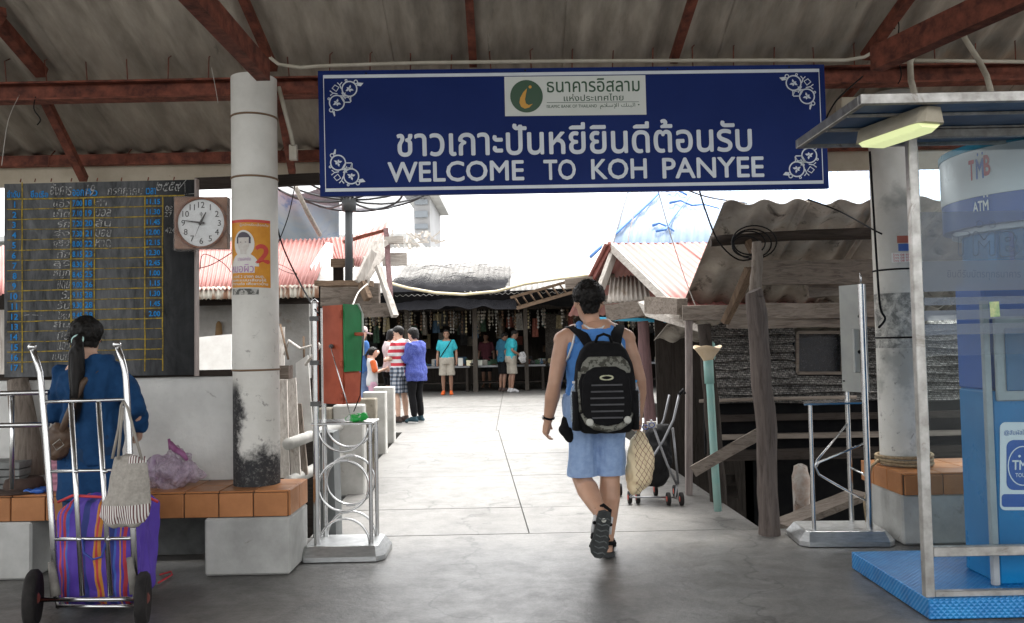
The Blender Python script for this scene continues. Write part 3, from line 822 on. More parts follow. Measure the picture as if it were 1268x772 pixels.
# poster on the column: curved round it
A0 = math.pi * 1.5
ppm = 1000 / (CL[1] - CLR)
def colfn(CX, CY, RR, xc, yref=None):
    def fn(x, y, h):
        u = (x - xc) / (1000 / (CY - RR)); a = max(-1.45, min(1.45, u / RR)) if abs(u / RR) < 1.45 else 1.45
        xx = CX + (RR + h) * math.sin(a); yy = CY - (RR + h) * math.cos(a)
        w_ = W(x, y, CY - RR)
        return V(xx, yy, w_.z)
    return fn
po = empty('election_poster', (CL[0], CL[1] - CLR, 1.7), 'orange election poster with a portrait and a big red 2 pasted on the column', 'poster')
xc = W(0, 0, 1)  # unused
cxp = 309
fp = Frame(fn=lambda x, y, h: colfn(CL[0], CL[1], CLR, cxp)(cxp + (x - cxp) * 1.14, y, h + 0.002))
def gridpoly(q, fr_, x0, y0, x1, y1, h, nx=10, ny=2):
    vs = []; fs = []
    for j in range(ny + 1):
        for i in range(nx + 1): vs.append(fr_.pt(x0 + (x1 - x0) * i / nx, y0 + (y1 - y0) * j / ny, h))
    for j in range(ny):
        for i in range(nx):
            a = j * (nx + 1) + i; fs.append((a, a + nx + 1, a + nx + 2, a + 1))
    q.add(vs, fs)
orange = M('poster_orange', (0.62, 0.27, 0.015), (0.52, 0.20, 0.01), 12, 0.45, bmp=0)
q = MB(); gridpoly(q, fp, 285.5, 272, 333.5, 356, 0.0005); build(q, 'sheet', orange, po)
redp = plain('poster_red', (0.50, 0.03, 0.015), 0.45)
q = MB(); gridpoly(q, fp, 285.5, 272, 333.5, 275.5, 0.001); fp.text(q, "2", 316.5, 302, 332.5, 326.5, 0.045, 0.003); build(q, 'red_print', redp, po, kind='stuff')
wh = plain('poster_white', (0.62, 0.60, 0.56), 0.5)
q = MB(); fp.ellf(q, 304, 302, 12, 17, 0.0012); fp.ellf(q, 304, 330, 16.5, 17, 0.0016, 16, 312, 330)
gridpoly(q, fp, 287, 326, 316, 338, 0.0013, 6)
for yy, (xa, xb), s_ in ((343, (290, 326), "เบอร์ 2 นายก อบต."), (347.5, (287, 328), "ขอคะแนนเสียงให้"), (352, (287, 330), "ทำงานต่อ เพื่อชาวบ้าน")): fp.text(q, s_, xa, yy - 2.6, xb, yy + 1.2, 0.02, 0.002)
fp.text(q, "ผู้สมัครรับเลือกตั้ง", 300, 276.5, 331, 281, 0.0, 0.002)
build(q, 'white_print', wh, po)
q = MB(); fp.ellf(q, 304, 301.5, 6.8, 10.4, 0.0026); gridpoly(q, fp, 300.5, 308, 307.5, 315, 0.0024, 3); build(q, 'portrait_face', M('faded_face_print', (0.50, 0.44, 0.40), (0.58, 0.56, 0.52), 60, bmp=0), po)
q = MB(); fp.ellf(q, 304, 297, 8.2, 9.6, 0.0029, 16, None, 294.2); gridpoly(q, fp, 295.9, 293.5, 297.9, 301.5, 0.0030, 2); gridpoly(q, fp, 310.1, 293.5, 312.1, 301.5, 0.0030, 2)
for x_ in (301.2, 306.8): fp.circ(q, x_, 300, 0.9, None, 8, 0.0034, 0.5)
build(q, 'portrait_hair', plain('hair_print', (0.05, 0.04, 0.06), 0.5), po)
q = MB(); fp.text(q, "หมอผิว", 287, 327.5, 315, 337.5, 0.0, 0.0032); fp.text(q, "นายเอกชัย", 297, 318, 312, 323, 0.0, 0.0032); build(q, 'violet_print', plain('violet_print', (0.36, 0.16, 0.36), 0.5), po, kind='stuff')
q = MB(); gridpoly(q, fp, 287, 357.5, 320, 365, 0.0004, 8); build(q, 'torn_scrap', M('torn_grey_paper', (0.4, 0.39, 0.36), (0.10, 0.10, 0.09), 40, 0.8, lo=0.45, hi=0.5), po)
# stickers on the right column
fs2 = Frame(fn=lambda x, y, h: colfn(CRc[0], CRc[1], CRR, 1122)(x, y, h + 0.002))
st = empty('sticker', (CRc[0], CRc[1] - CRR, 1.9), 'small red, blue and white stickers on the right column', 'sticker')
q = MB(); gridpoly(q, fs2, 1110, 292, 1131, 301, 0.0005, 6); fs2.text(q, "โทร", 1111, 294, 1119, 300, 0, 0.002); build(q, 'red_sticker', plain('sticker_red', (0.42, 0.12, 0.08), 0.5), st)
q = MB(); gridpoly(q, fs2, 1111, 302, 1130, 311, 0.0005, 6); build(q, 'blue_sticker', plain('sticker_blue', (0.05, 0.12, 0.38), 0.5), st)
q = MB(); gridpoly(q, fs2, 1103, 313, 1131, 325, 0.0005, 6); build(q, 'white_sticker', paper, st)
q = MB(); 
for i in range(3): fs2.text(q, "โทร 08 9725", 1105, 314 + i * 3.6, 1128, 317 + i * 3.6, 0, 0.002)
build(q, 'sticker_print', redp, st)
for z in (1.78, 1.32):
    q = MB(); q.lathe((CRc[0], CRc[1], z), [(CRR + 0.002, -0.006), (CRR + 0.007, 0), (CRR + 0.002, 0.006)], 40); tag(build(q, 'cable_tie_band', black), 'black wire band round the right column ' + ('just under the stickers' if z < 1.5 else 'above the stickers'), 'wire')
# rope at the foot of the right column
q = MB()
for k in range(3):
    q.tube([(CRc[0] + (CRR + 0.02 + 0.006 * math.sin(3 * a)) * math.cos(a), CRc[1] + (CRR + 0.02) * math.sin(a), 0.475 + k * 0.022 + 0.006 * math.sin(a + k)) for a in [2 * math.pi * i / 28 for i in range(28)]], 0.011, 8, True)
ropem = M('hemp_rope', (0.36, 0.28, 0.18), (0.2, 0.15, 0.09), 60, 0.95, bmp=0.6, bscale=120)
q.tube([(CRc[0] - CRR - 0.02, CRc[1], 0.49), (CRc[0] - 0.26, CRc[1] - .06, 0.45), (CRc[0] - 0.30, CRc[1] - 0.04, 0.2), (CRc[0] - 0.31, CRc[1] - 0.1, 0.05)], 0.011, 8)
tag(build(q, 'mooring_rope', ropem), 'thick hemp rope wound round the foot of the right column', 'rope')

# ------------------------------------------------------------------ right bench block
rb = empty('tiled_bench', (3.2, 5.6, 0), 'orange tiled bench on a whitewashed block around the right column', 'bench')
q = MB(); q.cbox(2.46, 3.05, 5.19, 5.72, 0, 0.315, 0.012); build(q, 'concrete_block', conc, rb)
q = MB(); q.box(2.472, 7.0, 5.19, 5.78, 0.316, 0.440); build(q, 'bench_slab', grout, rb)
for i in range(18):
    x0 = 2.476 + i * 0.25
    q = MB(); q.cbox(x0, x0 + 0.243, 5.176, 5.189, 0.316, 0.440, 0.003); build(q, 'tile', tile, rb)
    for j in range(3):
        q = MB(); q.cbox(x0, x0 + 0.243, 5.19 + j * 0.2, 5.383 + j * 0.2, 0.441, 0.454, 0.003); build(q, 'tile', tile, rb)
for j in range(3):
    q = MB(); q.cbox(2.459, 2.471, 5.19 + j * 0.2, 5.383 + j * 0.2, 0.316, 0.452, 0.003); build(q, 'tile', tile, rb)

# ------------------------------------------------------------------ the blue welcome sign
YS = 4.95
sg = empty('welcome_sign', W(710, 240, YS), 'wide blue WELCOME TO KOH PANYEE sign hanging from the rusty beam', 'sign')
P00, P10, P01, P11 = W(393.5, 88, YS), W(1020.5, 80, YS), W(396.5, 243.5, YS), W(1026.5, 233, YS)
def sfn(x, y, h):      # (x, y): pixels of a straightened sign 630 x 155
    u = x / 630; v = y / 155
    p = P00 * (1 - u) * (1 - v) + P10 * u * (1 - v) + P01 * (1 - u) * v + P11 * u * v
    return p + V(0, -h, 0)
fg = Frame(fn=sfn, lift=0.002)
def sxy(px, py):       # photograph pixel -> straightened sign pixel
    v = (py - (88 - 8 * (px - 393.5) / 627)) / (155.5 - 2.5 * (px - 393.5) / 627)
    x0 = 393.5 + 3 * v; x1 = 1020.5 + 6 * v
    return ((px - x0) / (x1 - x0) * 630, v * 155)
blue = M('sign_blue', (0.006, 0.021, 0.125), (0.005, 0.017, 0.105), 1.3, 0.5, 0, 0.10, 3, spec=.12, stain=(5, .66, (.03, .045, .14)))
q = MB(); q.prism([sfn(0, 155, 0), sfn(630, 155, 0), sfn(630, 0, 0), sfn(0, 0, 0)], (0, 0.035, 0)); build(q, 'panel', blue, sg)
signw = M('sign_white', (0.62, 0.66, 0.70), (0.55, 0.59, 0.63), 6, 0.4, bmp=0)
q = MB(); fg.line(q, [(7, 7.5), (623, 7.5), (623, 147.5), (7, 147.5)], 4.2, closed=True); build(q, 'border', signw, sg)
def stext(q, s_, x0, y0, x1, y1, bold=0, h=None):
    a = sxy(x0, (y0 + y1) / 2); b_ = sxy(x1, (y0 + y1) / 2); c = sxy((x0 + x1) / 2, y0); d = sxy((x0 + x1) / 2, y1)
    fg.text(q, s_, a[0], c[1], b_[0], d[1], bold, h)
q = MB()
for s_, xa, xb in (("WELCOME", 480, 649), ("TO", 673, 713), ("KOH", 732, 801), ("PANYEE", 820, 946)): stext(q, s_, xa, 210.5 - 0.015 * ((xa + xb) / 2 - 713) - 13, xb, 210.5 - 0.015 * ((xa + xb) / 2 - 713) + 12.5, 0.022)
stext(q, "ชาวเกาะปันหยียินดีต้อนรับ", 491, 149.5, 931, 191.5, 0.020)
build(q, 'lettering', signw, sg, kind='stuff')
q = MB(); lg = [sxy(624.5, 95.5), sxy(799, 93.5), sxy(800.5, 142.5), sxy(625.5, 144.5)]; fg.poly(q, lg, 0.002); build(q, 'bank_panel', M('bank_panel_white', (0.60, 0.62, 0.58), (0.56, 0.58, 0.54), 4, 0.45, bmp=0), sg)
dg_ = plain('bank_green', (0.012, 0.06, 0.022), 0.4)
q = MB(); c_ = sxy(652, 119.8); fg.circ(q, c_[0], c_[1], 20.3, None, 40, 0.003)
stext(q, "ธนาคารอิสลาม", 677, 97.5, 792, 114.5, 0.012, 0.003)
stext(q, "แห่งประเทศไทย", 698, 116.5, 772, 125.5, 0.008, 0.003)
stext(q, "ISLAMIC BANK OF THAILAND", 677, 130.2, 739, 134.0, 0.01, 0.003); stext(q, "\uFEE2\uFEFC\uFEB3\uFEF9\uFE8D \uFEDA\uFEE8\uFE92\uFEDF\uFE8D \u2022", 743, 128, 792, 135.5, 0.0, 0.003)
fg.line(q, [sxy(677, 127.7), sxy(791, 126.6)], 0.6, 0.003)
build(q, 'bank_green_print', dg_, sg, kind='stuff')
gold = plain('bank_gold', (0.55, 0.27, 0.02), 0.4)
q = MB(); X, Y_ = c_
fg.poly(q, [(X + 1, Y_ - 10), (X - 4, Y_ - 5), (X - 8, Y_ + 2), (X - 9, Y_ + 8), (X - 7, Y_ + 13), (X - 2.5, Y_ + 15.5), (X + 3, Y_ + 14), (X + 7.5, Y_ + 9.5), (X + 2.5, Y_ + 11), (X - 1, Y_ + 9), (X - 2, Y_ + 4), (X - 0.5, Y_ - 3)], 0.004)
fg.circ(q, X + 4.8, Y_ - 11.5, 1.9, None, 14, 0.004)
build(q, 'crescent_emblem', gold, sg)
def ornament(q, cx, cy, sx, sy):
    def T(pts): return [(cx + sx * x_, cy + sy * y_) for x_, y_ in pts]
    def circ(x_, y_, r_, w_): fg.line(q, T([(x_ + r_ * math.cos(a), y_ + r_ * math.sin(a)) for a in [2 * math.pi * i / 22 for i in range(22)]]), w_, None, True)
    circ(25, 10, 9.2, 1.6); circ(9, 27, 9.2, 1.6)
    for (ox, oy) in ((25, 10), (9, 27)):      # scrolled leaf inside each ring
        for k, (la_, lr_) in enumerate(((20, 5.6), (75, 4.2), (150, 5.8), (205, 4.0), (285, 5.2))):
            a = R(la_); c_, s2_ = math.cos(a), math.sin(a)
            fg.poly(q, T([(ox, oy), (ox + c_ * lr_ * .5 - s2_ * 1.5, oy + s2_ * lr_ * .5 + c_ * 1.5), (ox + c_ * lr_, oy + s2_ * lr_), (ox + c_ * lr_ * .5 + s2_ * 1.3, oy + s2_ * lr_ * .5 - c_ * 1.3)]), 0.0020 + k * .0001)
    fg.line(q, T([(16, 12), (17, 20), (24, 20.5), (26, 26), (26.5, 20), (28, 19)]), 1.3)
    fg.line(q, T([(26, 26.5), (18, 26.5), (13, 18)]), 1.4); fg.line(q, T([(26.5, 26), (26, 19)]), 1.4)
    for k in range(6):
        a = k * math.pi / 3; fg.line(q, T([(17.5, 18.5), (17.5 + 4.6 * math.cos(a), 18.5 + 4.6 * math.sin(a))]), 1.2)
    fg.line(q, T([(5, 6), (9, 10), (5, 14), (1.5, 9.5)]), 1.3, None, True) if False else fg.line(q, T([(7, 5), (12, 8), (8.5, 13), (3.5, 9)]), 1.3, None, True)
    fg.line(q, T([(10, 2), (13, 5), (16, 1.5)]), 1.3); fg.line(q, T([(13, 5), (15, 10)]), 1.3)
    fg.line(q, T([(0.5, 12), (4.5, 15), (1, 18)]), 1.3); fg.line(q, T([(4.5, 15), (10, 16)]), 1.3)
    for (ax, ay, bx, by_) in ((34, 6, 40, 3), (6, 37, 3, 44)):
        fg.poly(q, T([(ax, ay), ((ax + bx) / 2 - 1.4, (ay + by_) / 2 - 2.4), (bx + 2.5, by_), ((ax + bx) / 2 + 2.2, (ay + by_) / 2 + 2.4)]))
    circ(33, 1.5, 2.2, 1.2); circ(1.8, 36, 2.2, 1.2); circ(21, -0.5, 1.2, 1.0); circ(-0.8, 22, 1.2, 1.0)
q = MB(); 
for a_ in ((14, 13, 1, 1), (14, 141, 1, -1), (616, 13, -1, 1), (616, 141, -1, -1)):
    q = MB(); ornament(q, *a_); build(q, 'corner_ornament', signw, sg, kind='stuff')
q = MB()
for (x_, y_) in ((60, 4), (258, 3), (435, 3), (586, 3)): fg.circ(q, x_, y_, 1.2, None, 8, 0.003)
build(q, 'screws', black, sg, kind='stuff')
# ------------------------------------------------------------------ village beyond the station
def cloth_grid(q, fn, nu, nv, th=0.0):
    vs = [fn(i / nu, j / nv) for j in range(nv + 1) for i in range(nu + 1)]; fs = []
    for j in range(nv):
        for i in range(nu): a = j * (nu + 1) + i; fs.append((a, a + 1, a + nu + 2, a + nu + 1))
    q.add(vs, fs, True)
def quadplane(pts): return [V(*p) for p in pts]
def zat(py, Y, px=634): return W(px, py, Y).z
red_tin = None
def tin_mat(name, base, rustc, amt=0.62, axis_scale=(6, 1.2, 1.2)):
    m, t, b = nt(name)
    f = noise_n(t, pos(t, axis_scale), 1.6, 8, 0.65, 0.6); f2 = noise_n(t, pos(t), 3.5, 6, 0.7)
    col = ramp(t, f2, [(0.3, base), (0.7, tuple(x * 0.8 for x in base))])
    col = mixc(t, ramp(t, f, [(amt, (0, 0, 0)), (amt + 0.1, (0.85, 0.85, 0.85))]), col, rustc)
    t.links.new(col, b.inputs['Base Color']); b.inputs['Roughness'].default_value = 0.6
    bump(t, b, f2, 0.15, 0.01)
    return m
red_tin = tin_mat('faded_red_tin', (0.36, 0.135, 0.115), (0.26, 0.08, 0.03), 0.60)
rust_tin = tin_mat('rusted_tin_edge', (0.5, 0.47, 0.4), (0.20, 0.07, 0.02), 0.48, (9, 3, 1))
blue_tin = tin_mat('pale_blue_tin', (0.24, 0.33, 0.46), (0.30, 0.34, 0.40), 0.60)
grey_tin = tin_mat('bleached_grey_tin', (0.36, 0.345, 0.32), (0.20, 0.18, 0.16), 0.55, (5, 1, 1))

def tin_slope(parent, name, p00, p10, p01, p11, sheets, wps, amp, mat, th=0.004, seg=6, jag=0.0, lab=None):
    """a slope of separate corrugated sheets; p00-p10 the eave, p01-p11 the ridge; corrugations run eave to ridge"""
    p00, p10, p01, p11 = [V(*p) for p in (p00, p10, p01, p11)]
    n = (p10 - p00).cross(p01 - p00).normalized()
    if n.z < 0: n = -n
    out = []
    for k in range(sheets):
        u0 = k / sheets; u1 = (k + 1) / sheets + 0.12 / sheets
        a = p00.lerp(p10, u0); b_ = p00.lerp(p10, u1); c = p01.lerp(p11, u0); d = p01.lerp(p11, u1)
        q = MB(); lift = n * (0.006 * (k % 2) + random.uniform(0, .006))
        nu = wps * seg; top = []; bot = []
        for j in range(4):
            for i in range(nu + 1):
                u = i / nu; v = j / 3
                lo = a.lerp(b_, u); hi = c.lerp(d, u)
                p = lo.lerp(hi, v) + lift + n * math.sin(2 * math.pi * wps * 1.12 * u) * amp
                if j == 0 and jag: p -= (hi - lo).normalized() * random.uniform(0, jag)
                top.append(p); bot.append(p - n * th)
        N = nu + 1; T = 4 * N; fs = []
        for j in range(3):
            for i in range(nu):
                e = j * N + i; fs.append((e, e + 1, e + N + 1, e + N)); fs.append((e + N + T, e + N + 1 + T, e + 1 + T, e + T))
        for i in range(nu): fs.append((i + 1, i, i + T, i + 1 + T)); e = 3 * N + i; fs.append((e, e + 1, e + 1 + T, e + T))
        for j in range(3): e = j * N; fs.append((e, e + N, e + N + T, e + T)); e += nu; fs.append((e + N, e, e + T, e + N + T))
        q.add(top + bot, fs, True)
        out.append(build(q, name, mat, parent, label=lab))
    return out
def box_pts(q, x0, x1, y0, y1, z0, z1): return q.box(min(x0, x1), max(x0, x1), y0, y1, min(z0, z1), max(z0, z1))

# ---- stall hall across the end of the walkway
SH = 21.8
hall = empty('market_hall', (0, 25, 0), 'long low market hall with bleached corrugated roof and dark open stalls', 'market hall')
e0 = W(470, 372, SH - .4); e1 = W(775, 366, SH - .4); r0_ = W(455, 306, 28.5); r1_ = W(800, 300, 28.5)
tin_slope(hall, 'roof_sheet', (-7.6, SH - .6, 2.62), (7.5, SH - .6, 2.62), (-7.6, 28.5, 4.75), (7.5, 28.5, 4.75), 14, 7, 0.025, grey_tin, 0.005, 5)
tin_slope(hall, 'roof_sheet', (7.5, 35, 2.62), (-7.6, 35, 2.62), (7.5, 28.5, 4.74), (-7.6, 28.5, 4.74), 1, 60, 0.025, grey_tin, 0.005, 3)
shade = M('black_cloth_and_shade', (0.005, 0.005, 0.006), (0.010, 0.01, 0.01), 8, 0.95, bmp=0.4, bscale=40, spec=.1)
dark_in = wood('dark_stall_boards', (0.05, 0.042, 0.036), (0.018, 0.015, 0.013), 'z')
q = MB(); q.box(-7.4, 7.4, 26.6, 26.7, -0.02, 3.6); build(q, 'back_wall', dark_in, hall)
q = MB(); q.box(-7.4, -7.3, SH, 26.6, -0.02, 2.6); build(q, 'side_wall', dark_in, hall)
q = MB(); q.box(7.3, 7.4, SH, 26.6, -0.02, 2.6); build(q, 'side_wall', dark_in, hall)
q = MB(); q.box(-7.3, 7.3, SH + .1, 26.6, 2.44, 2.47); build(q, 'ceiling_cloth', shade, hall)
# sagging black valance
q = MB(); n = 60; top = []; bt = []
for i in range(n + 1):
    x_ = -7.3 + 14.6 * i / n
    top.append(V(x_, SH - 0.62 + 0.02 * math.sin(i * .7), 2.70 + 0.02 * math.sin(i * .4))); bt.append(V(x_, SH - 0.45 + 0.05 * math.sin(i * 1.3), 2.27 + 0.035 * math.sin(i * 0.8) + 0.02 * math.sin(i * 2.1)))
vs = top + bt + [p + V(0, .03, 0) for p in top] + [p + V(0, .03, 0) for p in bt]; fs = []
for i in range(n): fs += [(i, n + 1 + i, n + 2 + i, i + 1), (2 * (n + 1) + i + 1, 3 * (n + 1) + i + 1, 3 * (n + 1) + i, 2 * (n + 1) + i), (n + 1 + i, 3 * (n + 1) + i, 3 * (n + 1) + i + 1, n + 2 + i)]
q.add(vs, fs, True); build(q, 'valance', shade, hall, label='sagging black shade cloth along the hall eave')
stallpost = wood('stall_post_timber', (0.11, 0.095, 0.08), (0.05, 0.042, 0.036), 'z')
for px in (504, 588, 652, 735, 772):
    p = W(px, 430, SH + .35); q = MB(); w_ = random.uniform(.08, .13)
    q.beam((p.x, SH + .35 + random.uniform(0, .3), -0.02), (p.x + random.uniform(-.03, .03), SH + .4, 2.44), w_, w_, up=(0, 1, 0), jit=.006, n=5); build(q, 'post', stallpost, hall)
for i, (ya, zz) in enumerate(((SH + .5, 2.3), (SH + 2.2, 2.35))):
    q = MB(); q.beam((-7.2, ya, zz), (7.2, ya, zz), 0.08, 0.12, jit=.004, n=8); build(q, 'cross_beam', dark_in, hall)
# stall tables and their goods
goods_c = [((0.30, 0.27, 0.22), 0), ((0.42, 0.40, 0.36), 1), ((0.16, 0.10, 0.06), 2), ((0.08, 0.16, 0.10), 3), ((0.30, 0.10, 0.07), 4), ((0.07, 0.14, 0.22), 5), ((0.50, 0.42, 0.25), 6), ((0.05, 0.05, 0.05), 7)]
goods = [M('goods_colour_%s' % w_, c, tuple(x * .5 for x in c), 18, 0.6, bmp=0.2, rnd=0.3) for (c, _), w_ in zip(goods_c, ('straw', 'shell', 'wood', 'green', 'red', 'blue', 'gold', 'black'))]
tbl_cloth = M('stall_table_cloth', (0.30, 0.31, 0.32), (0.2, 0.2, 0.21), 6, 0.8)
for i, (xa, xb) in enumerate(((-3.1, -1.2), (-1.1, 0.9), (1.0, 2.9), (3.0, 4.6), (-5.2, -3.2))):
    tb = empty('stall_table', ((xa + xb) / 2, SH + .9, 0), ('dark market table behind the man in the turquoise polo facing us', 'dark market table between the turquoise man and the bending pair', 'dark market table directly right of the bending man', 'rightmost dark market table in front of the lattice panel', 'leftmost dark market table behind the tourists')[i], 'table', 'market tables in the hall')
    q = MB(); q.cbox(xa, xb, SH + .55, SH + 1.5, 0.66, 0.71, .008); build(q, 'table_top', tbl_cloth, tb)
    for x_ in (xa + .08, xb - .08):
        for y_ in (SH + .62, SH + 1.42): q = MB(); q.beam((x_, y_, 0), (x_, y_, .66), .07, .07, up=(0, 1, 0)); build(q, 'leg', dark_in, tb)
    q = MB(); q.box(xa + .1, xb - .1, SH + .7, SH + 1.35, 0.22, 0.25); build(q, 'lower_shelf', dark_in, tb)
random.seed(11)
def vase_prof(h, w_):
    return [(w_ * .5, 0), (w_ * random.uniform(.8, 1.1), h * .3), (w_ * random.uniform(.6, 1.0), h * .6), (w_ * random.uniform(.3, .5), h * .85), (w_ * .4, h)]
for i in range(110):
    x_ = random.uniform(-3.05, 4.4); y_ = SH + random.uniform(.6, 1.4); h = random.uniform(.05, .24); w_ = random.uniform(.04, .10)
    q = MB(); k = random.random()
    if k < .35: q.lathe((x_, y_, .711), vase_prof(h, w_), 10); nm_ = 'souvenir_jar'; lb, ct = 'small shell jar among the souvenirs on the market tables', 'jar'
    elif k < .75:
        a = random.uniform(-.5, .5); c_, s_ = math.cos(a), math.sin(a); w2 = w_ * 1.3; d2 = .05
        pts = [(x_ + c_ * u - s_ * v, y_ + s_ * u + c_ * v) for u, v in ((-w2, -d2), (w2, -d2), (w2, d2), (-w2, d2))]
        q.box8([(a_, b_, .711) for a_, b_ in pts] + [(a_, b_, .711 + h) for a_, b_ in pts]); nm_ = 'souvenir_box'; lb, ct = 'small boxed souvenir on the market tables in the hall', 'box'
    else: q.ell((x_, y_, .711 + h * .35), (w_, w_ * .8, h * .36), 10, 7); nm_ = 'souvenir_shell'; lb, ct = 'rounded sea shell among the goods on the market tables', 'shell'
    tag(build(q, nm_, random.choice(goods)), lb, ct, {'souvenir_jar': 'jars on the market tables', 'souvenir_box': 'boxes on the market tables', 'souvenir_shell': 'shells on the market tables'}[nm_])
for i in range(170):      # strings of shells and bags hanging from the beams
    x_ = random.uniform(-4.6, 5.0); y_ = SH + random.choice((.5, 2.2)) - .06 - random.uniform(0, .1); l = random.uniform(.25, .75); q = MB()
    zt = 2.26
    q.tube([(x_, y_, zt), (x_, y_, zt - l)], .004, 4)
    for j in range(int(l / .09)): s_ = random.uniform(.018, .04); q.ell((x_ + random.uniform(-.012, .012), y_, zt - .07 - j * .09), (s_, s_ * .6, s_ * 1.2), 6, 4)
    tag(build(q, 'shell_string', random.choice(goods[:3] + goods[6:7] + goods[1:2])), 'string of shells hanging from the dark hall beams', 'mobile', 'shell strings hanging in the hall')
for i in range(40):
    x_ = random.uniform(-4.6, 5.0); w_ = random.uniform(.12, .3); h = random.uniform(.2, .5); z = random.uniform(1.0, 1.9); q = MB()
    q.cbox(x_ - w_ / 2, x_ + w_ / 2, 26.3, 26.55, z, z + h, .01)
    tag(build(q, 'wall_goods', random.choice(goods)), 'packet of goods hung on the dark back wall of the hall', 'packet', 'packets on the back wall of the hall')
for i in range(26):
    x_ = -4.4 + i * .36 + random.uniform(-.1, .1); w_ = random.uniform(.10, .20); h = random.uniform(.3, .6); zt = random.uniform(1.9, 2.25); y_ = SH + random.choice((1.6, 2.3)); q = MB()
    cloth_grid(q, lambda u, v: V(x_ + w_ * (u - .5) * (1 + .3 * v), y_ + .03 * math.sin(u * 9 + i), zt - h * v), 6, 5)
    tag(build(q, 'hanging_garment', random.choice(goods)), 'coloured garment hanging in the shade of the market hall', 'garment', 'garments hanging in the hall')
# woven lattice panel to the right of the hall interior
weave = None
def weave_mat(name, c1, c2, sx=22, sz=30, axis='x'):
    m, t, b = nt(name)
    p = pos(t); s = t.nodes.new('ShaderNodeSeparateXYZ'); t.links.new(p, s.inputs[0])
    cb = t.nodes.new('ShaderNodeCombineXYZ'); t.links.new(s.outputs[0], cb.inputs[0]); t.links.new(s.outputs[2], cb.inputs[1])
    br = t.nodes.new('ShaderNodeTexBrick'); t.links.new(cb.outputs[0], br.inputs['Vector'])
    br.inputs['Scale'].default_value = sx; br.inputs['Color1'].default_value = (*c1, 1); br.inputs['Color2'].default_value = (*tuple(x * .55 for x in c1), 1); br.inputs['Mortar'].default_value = (*c2, 1)
    br.inputs['Mortar Size'].default_value = .06; br.inputs['Mortar Smooth'].default_value = .3; br.inputs['Brick Width'].default_value = .8; br.inputs['Row Height'].default_value = .35
    n1 = noise_n(t, p, 2.5, 6, .7); n2 = noise_n(t, p, 30, 4, .7)
    col = mixc(t, ramp(t, n2, [(.4, (0, 0, 0)), (.62, (.85, .85, .85))]), br.outputs['Color'], c2)
    col = mixc(t, ramp(t, n1, [(.35, (0, 0, 0)), (.7, (.7, .7, .7))]), col, tuple(x * .5 for x in c2))
    t.links.new(col, b.inputs['Base Color']); b.inputs['Roughness'].default_value = .8; b.inputs['Specular IOR Level'].default_value = .1; bump(t, b, br.outputs['Fac'], .8, .01)
    return m
lattice = weave_mat('woven_lattice', (0.34, 0.31, 0.27), (0.05, 0.045, 0.04), 16)
q = MB(); a = W(676, 455, SH + 1.8); c = W(727, 388, SH + 1.8); q.box(a.x, c.x, SH + 1.8, SH + 1.83, a.z, c.z)
tag(build(q, 'lattice_panel', lattice), 'pale woven lattice panel hanging in the hall just left of the backpacker head', 'panel')
for (x0, y0, x1, y1, c, lab) in ((577, 425, 585, 432, (0.9, 0.85, 0.6), 'small shiny tin catching light among the market goods'), (567, 440, 573, 450, (0.75, 0.75, 0.7), 'white box on the left part of the market table'), (583, 440, 597, 447, (0.6, 0.62, 0.55), 'pale flat box beside the turquoise shirt man table')):
    a = W(x0, y1, SH + .5); c_ = W(x1, y0, SH + .5); q = MB(); q.cbox(a.x, c_.x, SH + .56, SH + .7, .712, .712 + (c_.z - a.z), .01); tag(build(q, 'display_box', plain('display_%d' % x0, c, .3)), lab, 'box')

# heap of black net and plastic on the hall roof
def net_mat():
    m, t, b = nt('black_fishing_net')
    out = t.nodes['Material Output']; tr = t.nodes.new('ShaderNodeBsdfTransparent'); mx = t.nodes.new('ShaderNodeMixShader')
    b.inputs['Base Color'].default_value = (.014, .014, .016, 1); b.inputs['Roughness'].default_value = .9; b.inputs['Specular IOR Level'].default_value = .05
    f = noise_n(t, pos(t), 38, 4, .8); f2 = noise_n(t, pos(t), 1.3, 5, .6)
    sx_ = t.nodes.new('ShaderNodeSeparateXYZ'); t.links.new(pos(t), sx_.inputs[0])
    hi = t.nodes.new('ShaderNodeMapRange'); t.links.new(sx_.outputs[2], hi.inputs[0]); hi.inputs[1].default_value = 2.9; hi.inputs[2].default_value = 3.4; hi.inputs[3].default_value = .0; hi.inputs[4].default_value = .30
    k = ramp(t, mth(t, 'SUBTRACT', mth(t, 'MULTIPLY_ADD', f2, .35, f), hi.outputs[0]), [(.36, (0.22, .22, .22)), (.58, (1, 1, 1))])
    t.links.new(k, mx.inputs[0]); t.links.new(tr.outputs[0], mx.inputs[1]); t.links.new(b.outputs[0], mx.inputs[2]); t.links.new(mx.outputs[0], out.inputs[0])
    return m
def slope_z(Y): return 2.62 + (4.75 - 2.62) * (Y - (SH - .6)) / (28.5 - SH + .6)
def netf(u, v):
    x_ = -3.4 + 3.3 * u + .1 * v + (.35 * noise.noise(V(v * 6, 1.5, 0)) * (1 if u > .5 else 0) * (2 * u - 1) if u > .5 else 0) + .5 * v * max(0, u - .6); Y = SH - .75 + 4.1 * v
    h = 0.30 * max(0, math.sin(math.pi * min(1, max(0, u)))) ** 1.1 * (1 - v) ** .7 * (v + .25) + .10 * noise.noise(V(x_ * 2.2, Y * 2, 3)) + .05 * noise.noise(V(x_ * 6, Y * 6, 8))
    z = max(slope_z(max(Y, SH - .6)) + .06 + max(0, h), 0)
    if v < .12: z -= (0.12 - v) * 4.0
    return V(x_, Y, z)
q = MB(); cloth_grid(q, netf, 50, 34)
tag(build(q, 'net_heap', net_mat()), 'heap of black fishing net and tarpaulin spread on the left of the hall roof', 'net')
